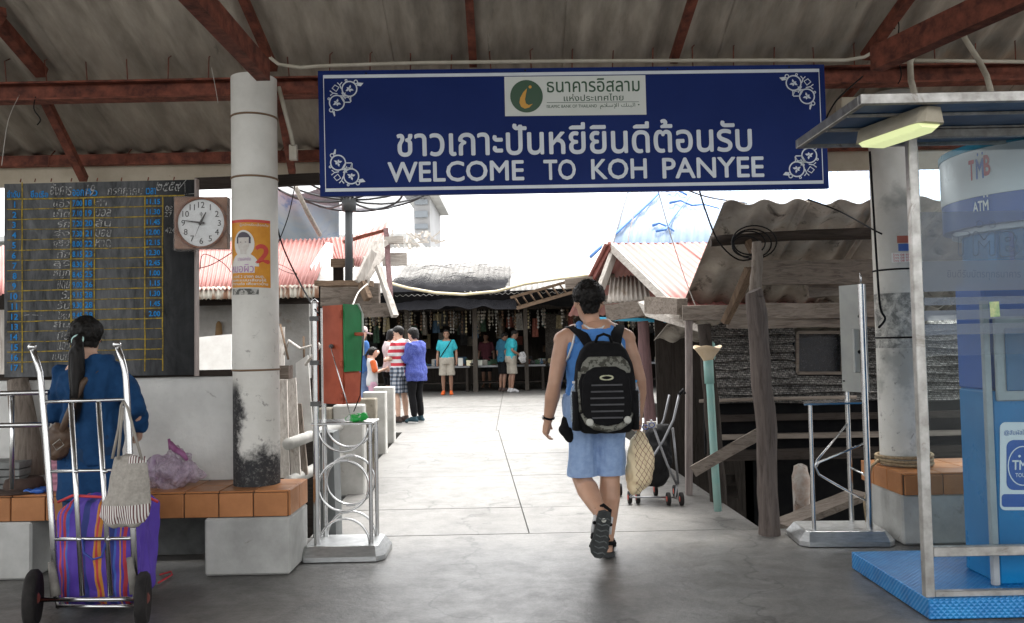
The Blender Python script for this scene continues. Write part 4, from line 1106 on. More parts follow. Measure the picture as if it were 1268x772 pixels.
q = MB(); q.tube([W(480, 350, 20.6), W(505, 357, 20.4), W(540, 363, 20.3), W(575, 365, 20.3), W(615, 361, 20.3), W(650, 352, 20.4), W(690, 346, 20.5), W(745, 339, 20.6)], .035, 8)
tag(build(q, 'sagging_pipe', M('yellowed_pipe', (0.62, 0.56, 0.40), (0.5, 0.42, 0.25), 3, .5)), 'long sagging yellowed pipe draped in front of the hall roof', 'pipe')
# ladder lying on the eave
ld = empty('wooden_ladder', W(690, 365, 20.9), 'brown wooden ladder lying along the hall eave to the right', 'ladder')
A1, A2, B1, B2 = W(632, 369, 20.9), W(735, 340, 20.7), W(640, 381, 21.0), W(745, 352, 20.8)
q = MB(); q.beam(A1, A2, .05, .07); build(q, 'rail', wood_brown['x'], ld)
q = MB(); q.beam(B1, B2, .05, .07); build(q, 'rail', wood_brown['x'], ld)
for i in range(11):
    t_ = (i + .5) / 11; q = MB(); q.tube([A1.lerp(A2, t_), B1.lerp(B2, t_)], .022, 6); build(q, 'rung', wood_brown['x'], ld)
q = MB(); q.beam(W(640, 383, 20.4), W(760, 348, 20.0), .12, .05); tag(build(q, 'eave_pole', wood_brown['x']), 'reddish pole under the ladder along the hall eave', 'pole')

# ---- big pale blue roof behind on the right
bh = empty('blue_roof_house', (6, 16, 0), 'house with a large faded pale blue tin roof behind the fibre cement shack', 'house')
a0 = W(748, 332, 14.5); tin_slope(bh, 'roof_sheet', (a0.x, 14.5, a0.z), (14, 14.5, a0.z), (a0.x + 1.6, 19.5, a0.z + 3.7), (14, 19.5, a0.z + 3.7), 11, 6, .02, blue_tin, .005, 4)
q = MB(); q.beam((a0.x - .05, 14.4, a0.z + .03), (a0.x + 1.55, 19.5, a0.z + 3.73), .18, .06); build(q, 'rake_board', M('grey_rake_board', (0.4, 0.37, 0.34)), bh)
q = MB(); q.box(a0.x + 1.0, 14, 14.9, 15.0, -2, a0.z + .02); build(q, 'wall', dark_in, bh)
bl = plain('blue_paint_streak', (0.08, 0.20, 0.50), .6)
def blue_pt(px, py):   # point on the blue roof plane
    d = ray(px, py); s_ = 3.7 / 5.0
    Y = (a0.z - CAM_Z - s_ * 14.5) / (d.z / d.y - s_); return W(px, py, Y) + V(0, -.05, .05)
q = MB(); q.tube([blue_pt(*p) for p in ((731, 322), (750, 304), (775, 281), (800, 258), (815, 243))], .03, 6); tag(build(q, 'blue_rope', bl), 'blue rope lying along the rake of the pale blue roof', 'rope')
for k, pts in enumerate((((812, 290), (824, 288), (831, 276), (842, 262), (856, 245)), ((808, 283), (816, 280), (826, 284), (834, 290)), ((829, 255), (842, 252), (856, 258), (872, 257), (890, 262)), ((824, 240), (838, 239), (850, 245)))):
    q = MB(); q.tube([blue_pt(*p) for p in pts], [.032, .022, .022, .016, .012][:len(pts)], 6)
    tag(build(q, 'blue_tarpaulin_strip', bl), ('long bright blue strip running up the pale roof', 'hooked short blue strip low on the pale roof', 'wavy thin blue strip across the pale roof', 'curl of blue strip just under the sign on the pale roof')[k], 'strip')

# ---- red tin gable shack on the right
rg = empty('red_gable_shack', (2.2, 8.4, 0), 'small shack with a faded red corrugated gable roof right of the backpacker', 'shack')
AP = W(759, 302, 9.0); EV = W(845, 384, 7.35); dR = V(2.3, 0.35, 0.0)
tin_slope(rg, 'roof_sheet', EV, EV + dR, AP, AP + dR, 3, 9, .011, red_tin, .003, 6)
EL = AP + V(-.32, 1.5, -.75)
tin_slope(rg, 'roof_sheet', EL + dR, EL, AP + dR, AP, 3, 9, .011, red_tin, .003, 4)
q = MB(); q.beam(AP + V(-.015, .0, -.04), EV + V(-.015, 0, -.04), .03, .09); build(q, 'barge_board', wood_pale['y'], rg, label='white painted board along the front rake')
q = MB(); q.beam(AP + V(-.03, .0, -.02), AP + V(-.24, .9, -.50), .03, .10); build(q, 'barge_board', M('red_painted_board', (0.22, 0.06, 0.045), (0.15, .04, .03), 9), rg)
q = MB(); q.beam(AP + V(.02, .05, -.08), W(744, 357, 8.9), .06, .08); build(q, 'strut', wood_pale['z'], rg)
gsheet = tin_mat('dull_grey_tin', (0.22, 0.19, 0.16), (0.12, 0.08, 0.05), .55)
tin_slope(rg, 'under_sheet', W(752, 376, 8.6), W(800, 372, 8.3), W(756, 345, 9.3), W(795, 340, 9.3), 1, 8, .012, gsheet, .003, 5)
for nm_, a, b_, w_, h_, m_ in (('tie_beam', (700, 352, 9.6), (762, 346, 9.6), .07, .12, 'x'), ('tie_beam', (752, 388, 8.2), (806, 380, 8.0), .10, .16, 'x'), ('tie_beam', (745, 372, 9.2), (800, 366, 8.9), .08, .10, 'x')):
    q = MB(); q.beam(W(*a), W(*b_), w_, h_, jit=.005, n=4); build(q, nm_, wood_grey[m_], rg)
q = MB(); q.beam(W(804, 378, 7.5), W(845, 380, 7.1), .12, .15, jit=.006, n=3); build(q, 'stub_beam', wood_grey['x'], rg, label='weathered beam end poking out under the red eave')
q = MB(); q.prism([W(790, 374, 7.9), W(800, 372, 7.85), W(870, 405, 7.2), W(868, 412, 7.2), W(800, 392, 7.8)], (0, .03, 0)); build(q, 'gusset_board', wood_pale['x'], rg)
# posts below
def log(name, pts, rad, mat, label, cat='post', n=12, parent=None):
    P_ = []; R_ = []
    for k in range(len(pts) - 1):
        for j in range(4):
            t_ = j / 4; P_.append(V(*pts[k]).lerp(V(*pts[k + 1]), t_) + V(random.uniform(-1, 1), random.uniform(-1, 1), 0) * .006); R_.append((rad[k] * (1 - t_) + rad[k + 1] * t_) * random.uniform(.95, 1.05))
    P_.append(V(*pts[-1])); R_.append(rad[-1])
    q = MB(); q.tube(P_, R_, n)
    q.v = [tuple(V(*v) + V(1, 1, 0) * (.010 * noise.noise(V(v[0] * 14, v[1] * 14, v[2] * 2)))) for v in q.v]
    o = autosmooth(build(q, name, mat, parent), 55)
    if parent is None: tag(o, label, cat)
    return o
log('timber_post', [W(800, 560, 8.1) + V(0, 0, -1.6), W(805, 520, 8.1), W(800, 455, 8.1), W(796, 398, 8.1)], [.07, .065, .06, .055], wood_maroon, 'mauve weathered post just right of the backpacker shoulder')
log('timber_post', [V(*G(892, 626)) + V(.06, 0, -1.9), W(890, 622, 6.7), W(882, 520, 6.75), W(872, 402, 6.8)], [.075, .07, .062, .055], wood_dark['z'], 'slim dark round post behind the teal pipe')
q = MB(); q.beam(W(853, 618, 7.0), W(853, 396, 7.0), .055, .05, up=(0, 1, 0), jit=.002, n=6); tag(build(q, 'square_post', wood('pale_square_timber', (0.36, 0.31, 0.29), (0.2, .16, .15), 'z')), 'thin pale square post standing on the walkway edge by the stroller', 'post')
q = MB(); q.tube(pp((735, 395, 9.5), (790, 396, 9.4), (825, 398, 9.2)), .022, 8); tag(build(q, 'blue_pipe', plain('bright_blue_pipe', (0.03, 0.35, 0.55), .4)), 'bright blue pipe strung level behind the backpacker shoulder', 'pipe')
# teal pipe with a funnel
tp = empty('drain_pipe', G(889, 632), 'teal plastic pipe standing at the walkway edge with a cream funnel on top', 'pipe')
teal = M('teal_pvc', (0.22, 0.42, 0.38), (0.30, 0.42, 0.38), 5, .5, bmp=0.05, stain=(6, .66, (.35, .36, .32)))
q = MB(); q.tube([W(889, 633, 6.1), W(884, 560, 6.1), W(880, 490, 6.1), W(877, 447, 6.1)], .029, 14); build(q, 'pipe', teal, tp)
q = MB(); q.tube([W(878.5, 475, 6.1), W(877, 446, 6.1)], .037, 14); build(q, 'collar', teal, tp)
q = MB(); base = W(876.5, 448, 6.1); rs = []
for r_, h_ in ((.03, 0), (.05, .035), (.088, .085), (.108, .112), (.10, .112), (.08, .085), (.03, .02)):
    rs.append([base + V(r_ * math.cos(a), r_ * math.sin(a), h_ + (.012 * math.sin(3 * a + 1) if h_ > .1 else 0)) for a in [2 * math.pi * i / 20 for i in range(20)]])
q.rings(rs, False); build(q, 'funnel', M('yellowed_plastic', (0.62, 0.50, 0.36), (0.5, .38, .24), 9, .5), tp)
# jerry lid behind funnel
q = MB(); q.lathe(W(881, 447, 6.8), [(.02, 0), (.035, .02), (.04, .12), (.03, .15), (.02, .16)], 12); tag(build(q, 'teal_bottle', teal), 'teal plastic bottle end hanging behind the cream funnel', 'bottle')

# ---- fibre cement shack right
fsx = empty('stilt_shack', (3.0, 7.5, 0), 'grey stilt shack with a sagging fibre cement roof left of the right column', 'shack')
Y0, Z0, SL = 6.35, W(985, 249, 6.35).z, .62
def fz(Y): return Z0 - SL * (Y - Y0)
xl = W(896, 252, Y0).x; nr = V(0, SL, 1).normalized()
for k in range(4):
    x0 = xl + k * .62
    q = MB(); q.wavy((x0, Y0 + (.03 if k % 2 else 0), fz(Y0 + (.03 if k % 2 else 0)) + .012 * (k % 2)), (.68, 0, 0), (-.10, 1.35, -1.35 * SL), 2.6, .027, nr, .008, 12, 3); build(q, 'roof_sheet', fibro_dark, fsx)
for k in range(3):
    x0 = xl - .12 + k * .85
    q = MB(); q.wavy((x0, Y0 + 1.25, fz(Y0 + 1.25) - .03), (.9, 0, 0), (-.05, 1.1, -1.1 * .25), 3.4, .032, nr, .008, 8, 2); build(q, 'roof_sheet', fibro_dark, fsx)
log('purlin_pole', [W(880, 299, 6.55), W(980, 292, 6.5), W(1090, 289, 6.45)], [.045, .042, .05], wood_dark['x'], None, parent=fsx)
gb = wood_grey['x']
for nm_, a, b_, w_, h_ in (('beam', (938, 338, 6.75), (1100, 337, 6.6), .06, .20), ('beam', (845, 388, 7.0), (1100, 383, 6.75), .10, .13), ('beam', (900, 398, 6.9), (1100, 396, 6.85), .06, .12), ('beam', (1000, 360, 6.9), (1100, 356, 6.9), .06, .13)):
    q = MB(); q.beam(W(*a), W(*b_), w_, h_, jit=.008, n=7); build(q, nm_, gb, fsx)
q = MB(); q.beam(W(930, 333, 6.5), W(897, 400, 6.75), .10, .05, jit=.004, n=3, w1=.05); build(q, 'knee_brace', wood_brown['z'], fsx)
q = MB(); q.beam(W(925, 298, 6.5), W(935, 318, 6.5), .09, .04, n=2); build(q, 'rafter_end', wood_brown['z'], fsx)
q = MB(); q.beam(W(845, 388, 7.2), W(858, 400, 7.2), .10, .05); build(q, 'beam_end', wood_grey['x'], fsx)
# main weathered post in front
mp = G(953, 661)
log('timber_post', [(mp.x + .01, mp.y, -2), (mp.x, mp.y, 0), W(950, 560, mp.y), W(942, 450, mp.y), W(935, 370, mp.y), W(934, 360, mp.y)], [.075, .072, .07, .072, .066, .05], wood('grey_brown_log', (0.17, 0.14, 0.125), (0.07, .055, .05), 'z'), 'thick weathered log post beside the pier edge holding the shack', 'post')
log('timber_post', [W(935, 372, mp.y + .12), W(938, 320, mp.y + .12), W(937, 300, mp.y + .12)], [.045, .04, .035], wood_grey['z'], 'short thin stake spliced on top of the thick log post')
q = MB(); q.beam(W(858, 584, 6.1), W(946, 534, 5.95), .03, .085, jit=.003, n=4); tag(build(q, 'brace_plank', wood_grey['x']), 'slanting grey plank nailed between the teal pipe and the thick log post', 'plank')
# woven bamboo wall in overlapping courses
bw = empty('bamboo_wall', (3.2, 8.2, 0), 'dark woven bamboo wall of the stilt shack with a black window hole', 'wall')
wv1 = weave_mat('woven_bamboo', (0.62, 0.59, 0.55), (0.045, 0.042, 0.04), 20)
YW = 8.1
for i in range(10):
    za = W(980, 500 - i * 10.4, YW).z; zb2 = W(980, 500 - (i + 1) * 10.4, YW).z + .02
    segs = ((880, 1200),) if i < 3 or i > 8 else ((880, 982), (1042, 1200))
    for s0, s1 in segs:
        x0 = W(s0, 440, YW).x; x1 = W(s1, 440, YW).x; q = MB(); n = 10; vs = []
        for yo, zz in ((-.015, za + .008), (-.085, (za + zb2) / 2 - .03), (-.0, zb2)):
            for k in range(n + 1): vs.append((x0 + (x1 - x0) * k / n, YW + yo + .008 * math.sin(k * 2.1 + i), zz + .012 * math.sin(k * 1.3 + i * 2)))
        fs = [(r_ * (n + 1) + k, r_ * (n + 1) + k + 1, (r_ + 1) * (n + 1) + k + 1, (r_ + 1) * (n + 1) + k) for r_ in range(2) for k in range(n)]
        q.add(vs + [(a, b_ + .03, c) for a, b_, c in vs], fs + [tuple(len(vs) + j for j in f[::-1]) for f in fs]); build(q, 'bamboo_course', wv1, bw)
wf = [W(985, 462, YW), W(1041, 462, YW), W(1041, 412, YW), W(985, 412, YW)]
for a, b_ in ((0, 1), (1, 2), (2, 3), (3, 0)):
    q = MB(); q.beam(wf[a] + V(0, -.05, 0), wf[b_] + V(0, -.05, 0), .03, .025, up=(0, 1, 0)); build(q, 'window_frame', wood_grey['x'], bw)
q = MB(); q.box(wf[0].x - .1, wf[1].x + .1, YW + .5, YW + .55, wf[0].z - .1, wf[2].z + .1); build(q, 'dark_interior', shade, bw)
q = MB(); q.box(W(985, 440, YW).x, W(1041, 440, YW).x, YW + .02, YW + .03, wf[0].z, wf[2].z); build(q, 'window_net', film_mat('dark_window_net', (.05, .05, .055), .5, 40, .2, .9, .5), bw)
xw0, xw1 = W(700, 440, 12).x, W(1300, 440, YW).x
for zc, h_, m_ in ((zat(515, YW, 1000), .06, wood_dark['x']), (zat(538, YW, 1000), .05, wood_grey['x']), (zat(560, YW, 1000), .10, wood_dark['x'])):
    q = MB(); q.beam((2.0, YW - .1, zc), (5.5, YW - .1, zc), .07, h_, jit=.004, n=6); build(q, 'floor_beam', m_, bw)
q = MB(); q.box(1.9, 6, YW, YW + .05, zat(498, YW, 1000) - .5, zat(498, YW, 1000)); build(q, 'lower_board', shade, bw)
# dark netting walls nearer the hall
for (x0, x1, ya, yb, lab) in ((820, 868, 395, 500, 'black netting wall behind the stroller and the white square post'), ):
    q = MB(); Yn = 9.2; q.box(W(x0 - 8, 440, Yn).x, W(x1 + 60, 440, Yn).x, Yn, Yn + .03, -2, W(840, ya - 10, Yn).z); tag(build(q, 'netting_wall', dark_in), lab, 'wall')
q = MB(); q.box(2.6, 9, 9.2, 9.24, -2, 1.4); tag(build(q, 'under_house_shade', shade), 'dark cloth screen under the stilt shack', 'screen')  # added black sheet in place of the shade beneath the shack
q = MB(); q.tube(pp((866, 497, 7.9), (960, 494, 7.9), (1060, 492, 7.9)), .02, 6); tag(build(q, 'bamboo_pole', wood_grey['x']), 'bamboo pole level along the foot of the woven wall', 'pole')
q = MB(); q.beam(W(965, 652, 6.2), W(1065, 612, 6.5), .20, .05, jit=.004, n=4); tag(build(q, 'loose_plank', wood_grey['x']), 'loose grey plank bridging the gap beside the right stand', 'plank')
q = MB(); p = W(993, 632, 6.9); q.lathe((p.x, p.y, -1.2), [(.07, 0), (.07, 1.15), (.075, 1.35), (.06, 1.40), (.055, 1.44), (.02, 1.46)], 12); q.lathe((p.x, p.y, 0), [(.066, 0), (.07, .1)], 12)
tag(build(q, 'mooring_bollard', M('flaky_white_paint', (0.5, .47, .43), (.3, .2, .15), 8, .8, stain=(9, .56, (.08, .05, .04)))), 'short flaky white mooring post behind the right stand', 'bollard')
# added pale block: light on the water under the shack put into a solid
q = MB(); q.box8([tuple(p) for p in (W(884, 612, 9.2) + V(0, 0, -.05), W(915, 612, 9.2) + V(0, 0, -.05), W(915, 612, 9.5) + V(0, 0, -.05), W(884, 612, 9.5) + V(0, 0, -.05), W(884, 588, 9.2), W(910, 588, 9.2), W(910, 588, 9.5), W(884, 588, 9.5))])
tag(build(q, 'water_glare', conc_white), 'bit of a white boat hull seen under the shack behind the thick post', 'boat')
# coil of black wire hung on the purlin
cl = empty('wire_coil', W(928, 300, 6.42), 'coil of black wire hanging from the shack purlin', 'wire')
for k, (r_, dx, dy) in enumerate(((17, 0, 0), (21, 3, 1), (15, -4, 4), (24, 6, -1))):
    q = MB(); q.tube([W(928 + dx + r_ * 1.15 * math.cos(a), 301 + dy + r_ * .85 * math.sin(a), 6.38 - .01 * k + .02 * math.sin(2 * a)) for a in [2 * math.pi * i / 26 for i in range(26)]], .006, 6, True); build(q, 'loop', black, cl)

# ---- left: red tin shack
lf = empty('red_roof_shack', (-2.6, 9, 0), 'shack with faded red corrugated roof sheets and rusty eave left of the walkway', 'shack')
RL = W(150, 303, 10.0); RR_ = W(405, 296, 10.0); EL0 = W(150, 362, 8.3); ER = W(384, 356, 8.3)
tin_slope(lf, 'roof_sheet', EL0, ER, RL, RR_, 5, 9, .014, red_tin, .003, 6, .02)
tin_slope(lf, 'roof_sheet', W(-60, 366, 8.3), EL0, W(-60, 306, 10.0), RL, 3, 9, .014, red_tin, .003, 4, .02)
tin_slope(lf, 'roof_sheet', W(416, 328, 9.0), W(452, 333, 8.8), W(398, 296, 10.0), W(476, 290, 10.0), 2, 7, .014, red_tin, .003, 6, .01)
tin_slope(lf, 'ridge_sheet', W(436, 292, 10.1), W(472, 296, 9.9), W(440, 290, 10.5), W(478, 275, 10.3), 1, 5, .012, red_tin, .003, 5)
tin_slope(lf, 'eave_flap', W(150, 372, 8.28), W(388, 368, 8.28), W(150, 358, 8.32), W(388, 353, 8.32), 4, 10, .014, rust_tin, .003, 6, .015)
q = MB(); q.prism([W(392, 352, 8.6), W(412, 352, 8.6), W(412, 302, 9.6), W(404, 300, 9.6), W(384, 330, 8.9)], (0, .02, 0)); build(q, 'white_flashing', M('white_flashing_paint', (.6, .58, .55)), lf)
q = MB(); q.box(W(150, 430, 8.8).x, W(383, 430, 8.8).x, 8.8, 8.88, -.3, W(300, 378, 8.8).z); build(q, 'wall', greywall, lf)
q = MB(); q.box(W(-80, 430, 8.8).x, W(149, 430, 8.8).x, 8.8, 8.88, -.3, W(300, 378, 8.8).z); build(q, 'wall', wood_pale['z'], lf)
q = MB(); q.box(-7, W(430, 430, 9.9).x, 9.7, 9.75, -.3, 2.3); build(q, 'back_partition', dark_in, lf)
q = MB(); q.beam(W(240, 372, 8.6), W(386, 368, 8.6), .08, .12); build(q, 'eave_beam', wood_dark['x'], lf)
q = MB(); q.lathe(W(271, 415, 8.76), [(.01, -.13), (.035, -.1), (.04, 0), (.03, .12), (.01, .15)], 10); tag(build(q, 'gourd', M('brown_gourd', (.2, .12, .05))), 'brown long gourd hanging on the pale wall beside the clock', 'gourd')
# jumble of timbers at the shack corner
for k, (a, b_, w_, h_, m_, lab) in enumerate((
    ((395, 352, 7.6), (458, 351, 7.5), .20, .05, wood_brown['x'], 'brown flat board ledge above the green and red box'),
    ((398, 366, 7.8), (470, 365, 7.7), .05, .22, wood_grey['x'], 'wide grey board below the brown ledge'),
    ((436, 385, 7.4), (487, 384, 7.3), .06, .12, wood_grey['x'], 'grey beam end just above the capped person'),
    ((452, 322, 7.7), (478, 300, 7.9), .05, .05, wood_pale['z'], 'splintered pale stick at the red roof corner'),
    ((476, 298, 8.2), (500, 297, 8.2), .06, .07, wood_pale['x'], 'bleached round beam end right of the red roof'),
    ((474, 322, 8.3), (504, 321, 8.3), .06, .13, wood_pale['x'], 'bleached square beam end below the round one'),
    ((478, 285, 8.4), (484, 378, 7.8), .05, .06, wood_maroon, 'dark red upright behind the leaning pale pole'),
    ((468, 330, 7.4), (489, 392, 7.2), .05, .045, wood_pale['z'], 'leaning pale pole at the shack corner'),
    ((462, 312, 7.4), (444, 350, 7.3), .04, .08, wood_pale['z'], 'peeling pale board slanting at the shack corner'),
    ((448, 350, 7.3), (456, 371, 7.25), .05, .07, wood_brown['z'], 'short brown bracket under the ledge'),
    ((410, 326, 8.5), (438, 326, 8.5), .05, .09, wood_brown['x'], 'brown lintel under the red roof beside the dish pole'),
    ((425, 300, 9.1), (478, 285, 9.3), .05, .04, rust, 'rusty bent roof edge strip'),
)):
    q = MB(); q.beam(W(*a), W(*b_), w_, h_, jit=.004, n=4); tag(build(q, 'loose_timber', m_), lab, 'timber')
q = MB(); q.prism([W(446, 330, 7.5), W(460, 300, 7.6), W(474, 296, 7.6), W(476, 318, 7.5), (W(458, 345, 7.4)), W(452, 366, 7.4)], (0, .03, 0)); tag(build(q, 'broken_board', wood_pale['z']), 'broken whitewashed board hanging at the end of the red roof', 'board')
q = MB(); q.box(W(392, 440, 9.3).x, W(492, 440, 9.3).x, 9.3, 9.35, -.2, W(440, 352, 9.3).z); tag(build(q, 'shack_partition', dark_in), 'dark partition behind the group of tourists', 'partition') if False else None
# planks and panels leaning behind the poster column
for k, (pts, m_, lab) in enumerate((
    ([(346, 592, 6.1), (358, 592, 6.1), (355, 470, 6.3), (346, 470, 6.3)], wood_pale['z'], 'narrow whitewashed plank leaning directly beside the poster column'),
    ([(360, 592, 6.15), (372, 590, 6.15), (366, 468, 6.4), (356, 470, 6.4)], wood_pale['z'], 'second whitewashed plank leaning beside the poster column'),
    ([(374, 590, 6.25), (381, 588, 6.25), (373, 500, 6.4), (368, 500, 6.4)], wood_grey['z'], 'grey thin plank in the gap of the whitewashed planks'),
    ([(368, 545, 6.5), (388, 545, 6.5), (381, 440, 6.6), (366, 450, 6.6)], M('white_fridge_paint', (.62, .61, .58), (.5, .48, .45), 5, .5), 'white smooth panel leaning behind the steel stand'),
    ([(240, 465, 6.6), (286, 462, 6.6), (286, 414, 6.8), (243, 418, 6.8)], M('white_fridge_paint', (.62, .61, .58)), 'white board leaning between the blackboard and the poster column'),
    ([(340, 470, 7.5), (352, 470, 7.5), (352, 405, 7.6), (344, 405, 7.6)], wood_pale['z'], 'short bleached plank behind the timber stub'),
)):
    q = MB(); q.prism([W(*p) for p in pts], (0, .025, 0)); tag(build(q, 'leaning_plank', m_), lab, 'plank')
for k, (pts, r_, m_, lab) in enumerate((
    ([(378, 452, 6.5), (397, 428, 6.4), (392, 424, 6.5)], .012, wood_pale['z'], 'bent white stick leaning left of the steel pole'),
    ([(352, 440, 7.2), (358, 422, 7.2), (372, 432, 7.1), (388, 428, 7.0)], .012, wood_pale['z'], 'crooked driftwood branch behind the steel pole'),
    ([(347, 402, 7.3), (357, 445, 7.1)], .010, wood_brown['z'], 'thin brown stake beside the driftwood'),
    ([(376, 417, 7.2), (377, 460, 7.1)], .010, wood_brown['z'], 'upright thin stick near the white panel'))):
    q = MB(); q.tube([W(*p) for p in pts], r_, 6); tag(build(q, 'stick', m_), lab, 'stick')
q = MB(); q.box(-6.5, W(388, 440, 7.2).x, 7.3, 7.35, -1.5, W(340, 470, 7.2).z); tag(build(q, 'plank_fence', wood_dark['x']), 'dark low fence behind the leaning whitewashed planks', 'fence')

# ---- balustrade along the left edge
ba = empty('balustrade', (-1.6, 9, 0), 'white concrete balustrade with round rails along the left edge of the walkway', 'balustrade')
posts = []
for k, (px, py) in enumerate(((443, 612), (459, 584), (472, 562), (483, 548))):
    p = G(px, py); posts.append(p); hgt = (.80, .77, .76, .76)[k]
    w_ = .17
    q = MB(); q.cbox(p.x - .22, p.x + .06, p.y, p.y + .15, -.02, hgt, .012); build(q, 'post', conc_white if k != 1 else conc_brown, ba)
    if k == 0:
        q = MB(); q.cbox(p.x - .35, p.x - .222, p.y - .06, p.y + .10, -.02, hgt - .02, .012); build(q, 'post', conc_brown, ba, label='brown stained post beside the first white one')
for zz in (.62, .34):
    q = MB(); q.tube([(posts[0].x - .25, 6.0, zz), (posts[0].x - .16, posts[0].y, zz), (posts[1].x - .10, posts[1].y, zz), (posts[2].x - .10, posts[2].y, zz), (posts[3].x - .10, posts[3].y + .3, zz)], .045, 12); build(q, 'rail', conc_white, ba)
q = MB(); q.cbox(posts[0].x - .9, posts[0].x - .26, posts[0].y + .1, posts[0].y + .22, .56, .66, .01); build(q, 'top_beam', conc_white, ba)
p = G(384, 690); q = MB()
q.box8([(p.x - .085, p.y + .42, 0), (p.x + .075, p.y + .42, 0), (p.x + .075, p.y + .62, 0), (p.x - .085, p.y + .62, 0), (p.x - .07, p.y + .42, .74), (p.x + .06, p.y + .42, .74), (p.x + .06, p.y + .62, .74), (p.x - .07, p.y + .62, .74)])
tag(build(q, 'end_pillar', M('dark_grey_pillar', (.15, .16, .16), (.10, .105, .105), 4, .7, stain=(5, .62, (.05, .04, .035)))), 'dark grey concrete pillar between the bench and the steel stand', 'pillar')

# ---- satellite dish
di = empty('satellite_dish', W(432, 350, 8.4), 'large mesh satellite dish on a dark pole above the red roof', 'satellite dish')
dk = plain('dish_dark_paint', (.05, .055, .06), .5)
q = MB(); q.tube([W(432, 352, 8.4), W(432, 252, 8.4)], .042, 12); build(q, 'pole', dk, di)
q = MB(); q.tube([W(432, 262, 8.4), W(432, 246, 8.4)], .075, 12); q.box(*sum(([a, b_] for a, b_ in zip(W(424, 252, 8.35), W(441, 247, 8.5))), [])); build(q, 'mount', dk, di)
dc = W(432, 250, 8.4); RD = .90; Td = Matrix.Rotation(R(-14), 3, 'X')
def dish(r_, a): return dc + V(0, 0, .03) + Td @ V(r_ * math.cos(a), r_ * math.sin(a), .28 * (r_ / RD) ** 2)
q = MB(); rs = [[dish(max(.02, RD * j / 8), 2 * math.pi * i / 48) for i in range(48)] for j in range(9)]; q.rings(rs, False)
build(q, 'mesh_reflector', film_mat('dish_mesh', (.16, .18, .22), .42, 60, .1, .7, .6), di)
for i in range(12):
    a = 2 * math.pi * i / 12 + .13; q = MB(); q.tube([dish(RD * j / 5 + .02, a) + V(0, 0, -.012) for j in range(6)], .011, 6); build(q, 'rib', dk, di)
for r_ in (RD, RD * .62):
    q = MB(); q.tube([dish(r_, 2 * math.pi * i / 48) + V(0, 0, -.01) for i in range(48)], .012, 6, True); build(q, 'ring', dk, di)
q = MB(); q.tube([W(366, 232, 8.0), W(380, 262, 8.3), W(396, 291, 8.8)], .025, 8); tag(build(q, 'leaning_pole', wood_pale['z']), 'slanting bleached pole crossing in front of the satellite dish', 'pole')

# ---- far houses, left behind
def house(name, lab, px0, px1, pyt, Y, D, mat_, storeys, wins, roof_mat, zbase=-2):
    h_ = empty(name, W((px0 + px1) / 2, 430, Y + D / 2) * 1.0, lab, 'house')
    x0, x1 = W(px0, pyt, Y).x, W(px1, pyt, Y).x; zt = W((px0 + px1) / 2, pyt, Y).z
    q = MB(); q.box(x0, x1, Y, Y + D, zbase, zt); build(q, 'wall', mat_, h_)
    q = MB(); q.box(x0 - .4, x1 + .4, Y - .5, Y + D + .5, zt + .01, zt + .2); build(q, 'roof', roof_mat, h_)
    for (a, b_, c, d) in wins:
        f = MB(); f.box(W(a, d, Y).x, W(c, d, Y).x, Y - .12, Y - .01, W(a, d, Y).z, W(a, b_, Y).z); o = build(f, 'window', plain('far_shutter', (.18, .2, .22), .4), h_)
    return h_
pale = M('pale_far_wall', (.55, .55, .54), (.45, .45, .44), .8, .8)
house('far_house', 'tall pale house with louvred windows behind the satellite dish', 512, 532, 243, 34, 5, M('grey_far_wall', (.33, .33, .34), (.28, .28, .28), 1, .8), 2, [(514, 248, 530, 254), (514, 262, 530, 270), (514, 278, 530, 284)], pale, -2)
house('far_house', 'low bleached house roofline behind the left red roof', 300, 500, 300, 30, 6, pale, 1, [], pale, -2)
house('far_house', 'pale wide house seen through the gap under the eave on the far left', -80, 230, 300, 30, 8, pale, 1, [(60, 330, 90, 350)], pale, -2)
q = MB()
for k in range(26):
    p = W(486 + k * 2.1 + random.uniform(-1, 1), 298 + random.uniform(-6, 6), 26 + random.uniform(-.5, .5)); s_ = random.uniform(.08, .2)
    q.beam(p, p + V(random.uniform(-.4, .4), random.uniform(-.2, .2), random.uniform(-.15, .3)), s_ * .5, s_ * .4)
tag(build(q, 'lumber_pile', wood_pale['x']), 'untidy pile of bleached lumber on the roofs behind the leaning pole', 'lumber', kind='stuff')
# blue tarpaulin behind the column
q = MB(); cloth_grid(q, lambda u, v: W(340 + 80 * u, 300 - 65 * v + 6 * math.sin(u * 5), 11.5 - 1.5 * v + .15 * math.sin(u * 7 + v * 4)), 20, 12)
tag(build(q, 'tarpaulin', M('pale_blue_tarpaulin', (.42, .52, .66), (.52, .56, .62), 2.5, .6, stain=(2.2, .55, (.12, .25, .55)))), 'pale blue tarpaulin sagging behind the dish on the left', 'tarpaulin')

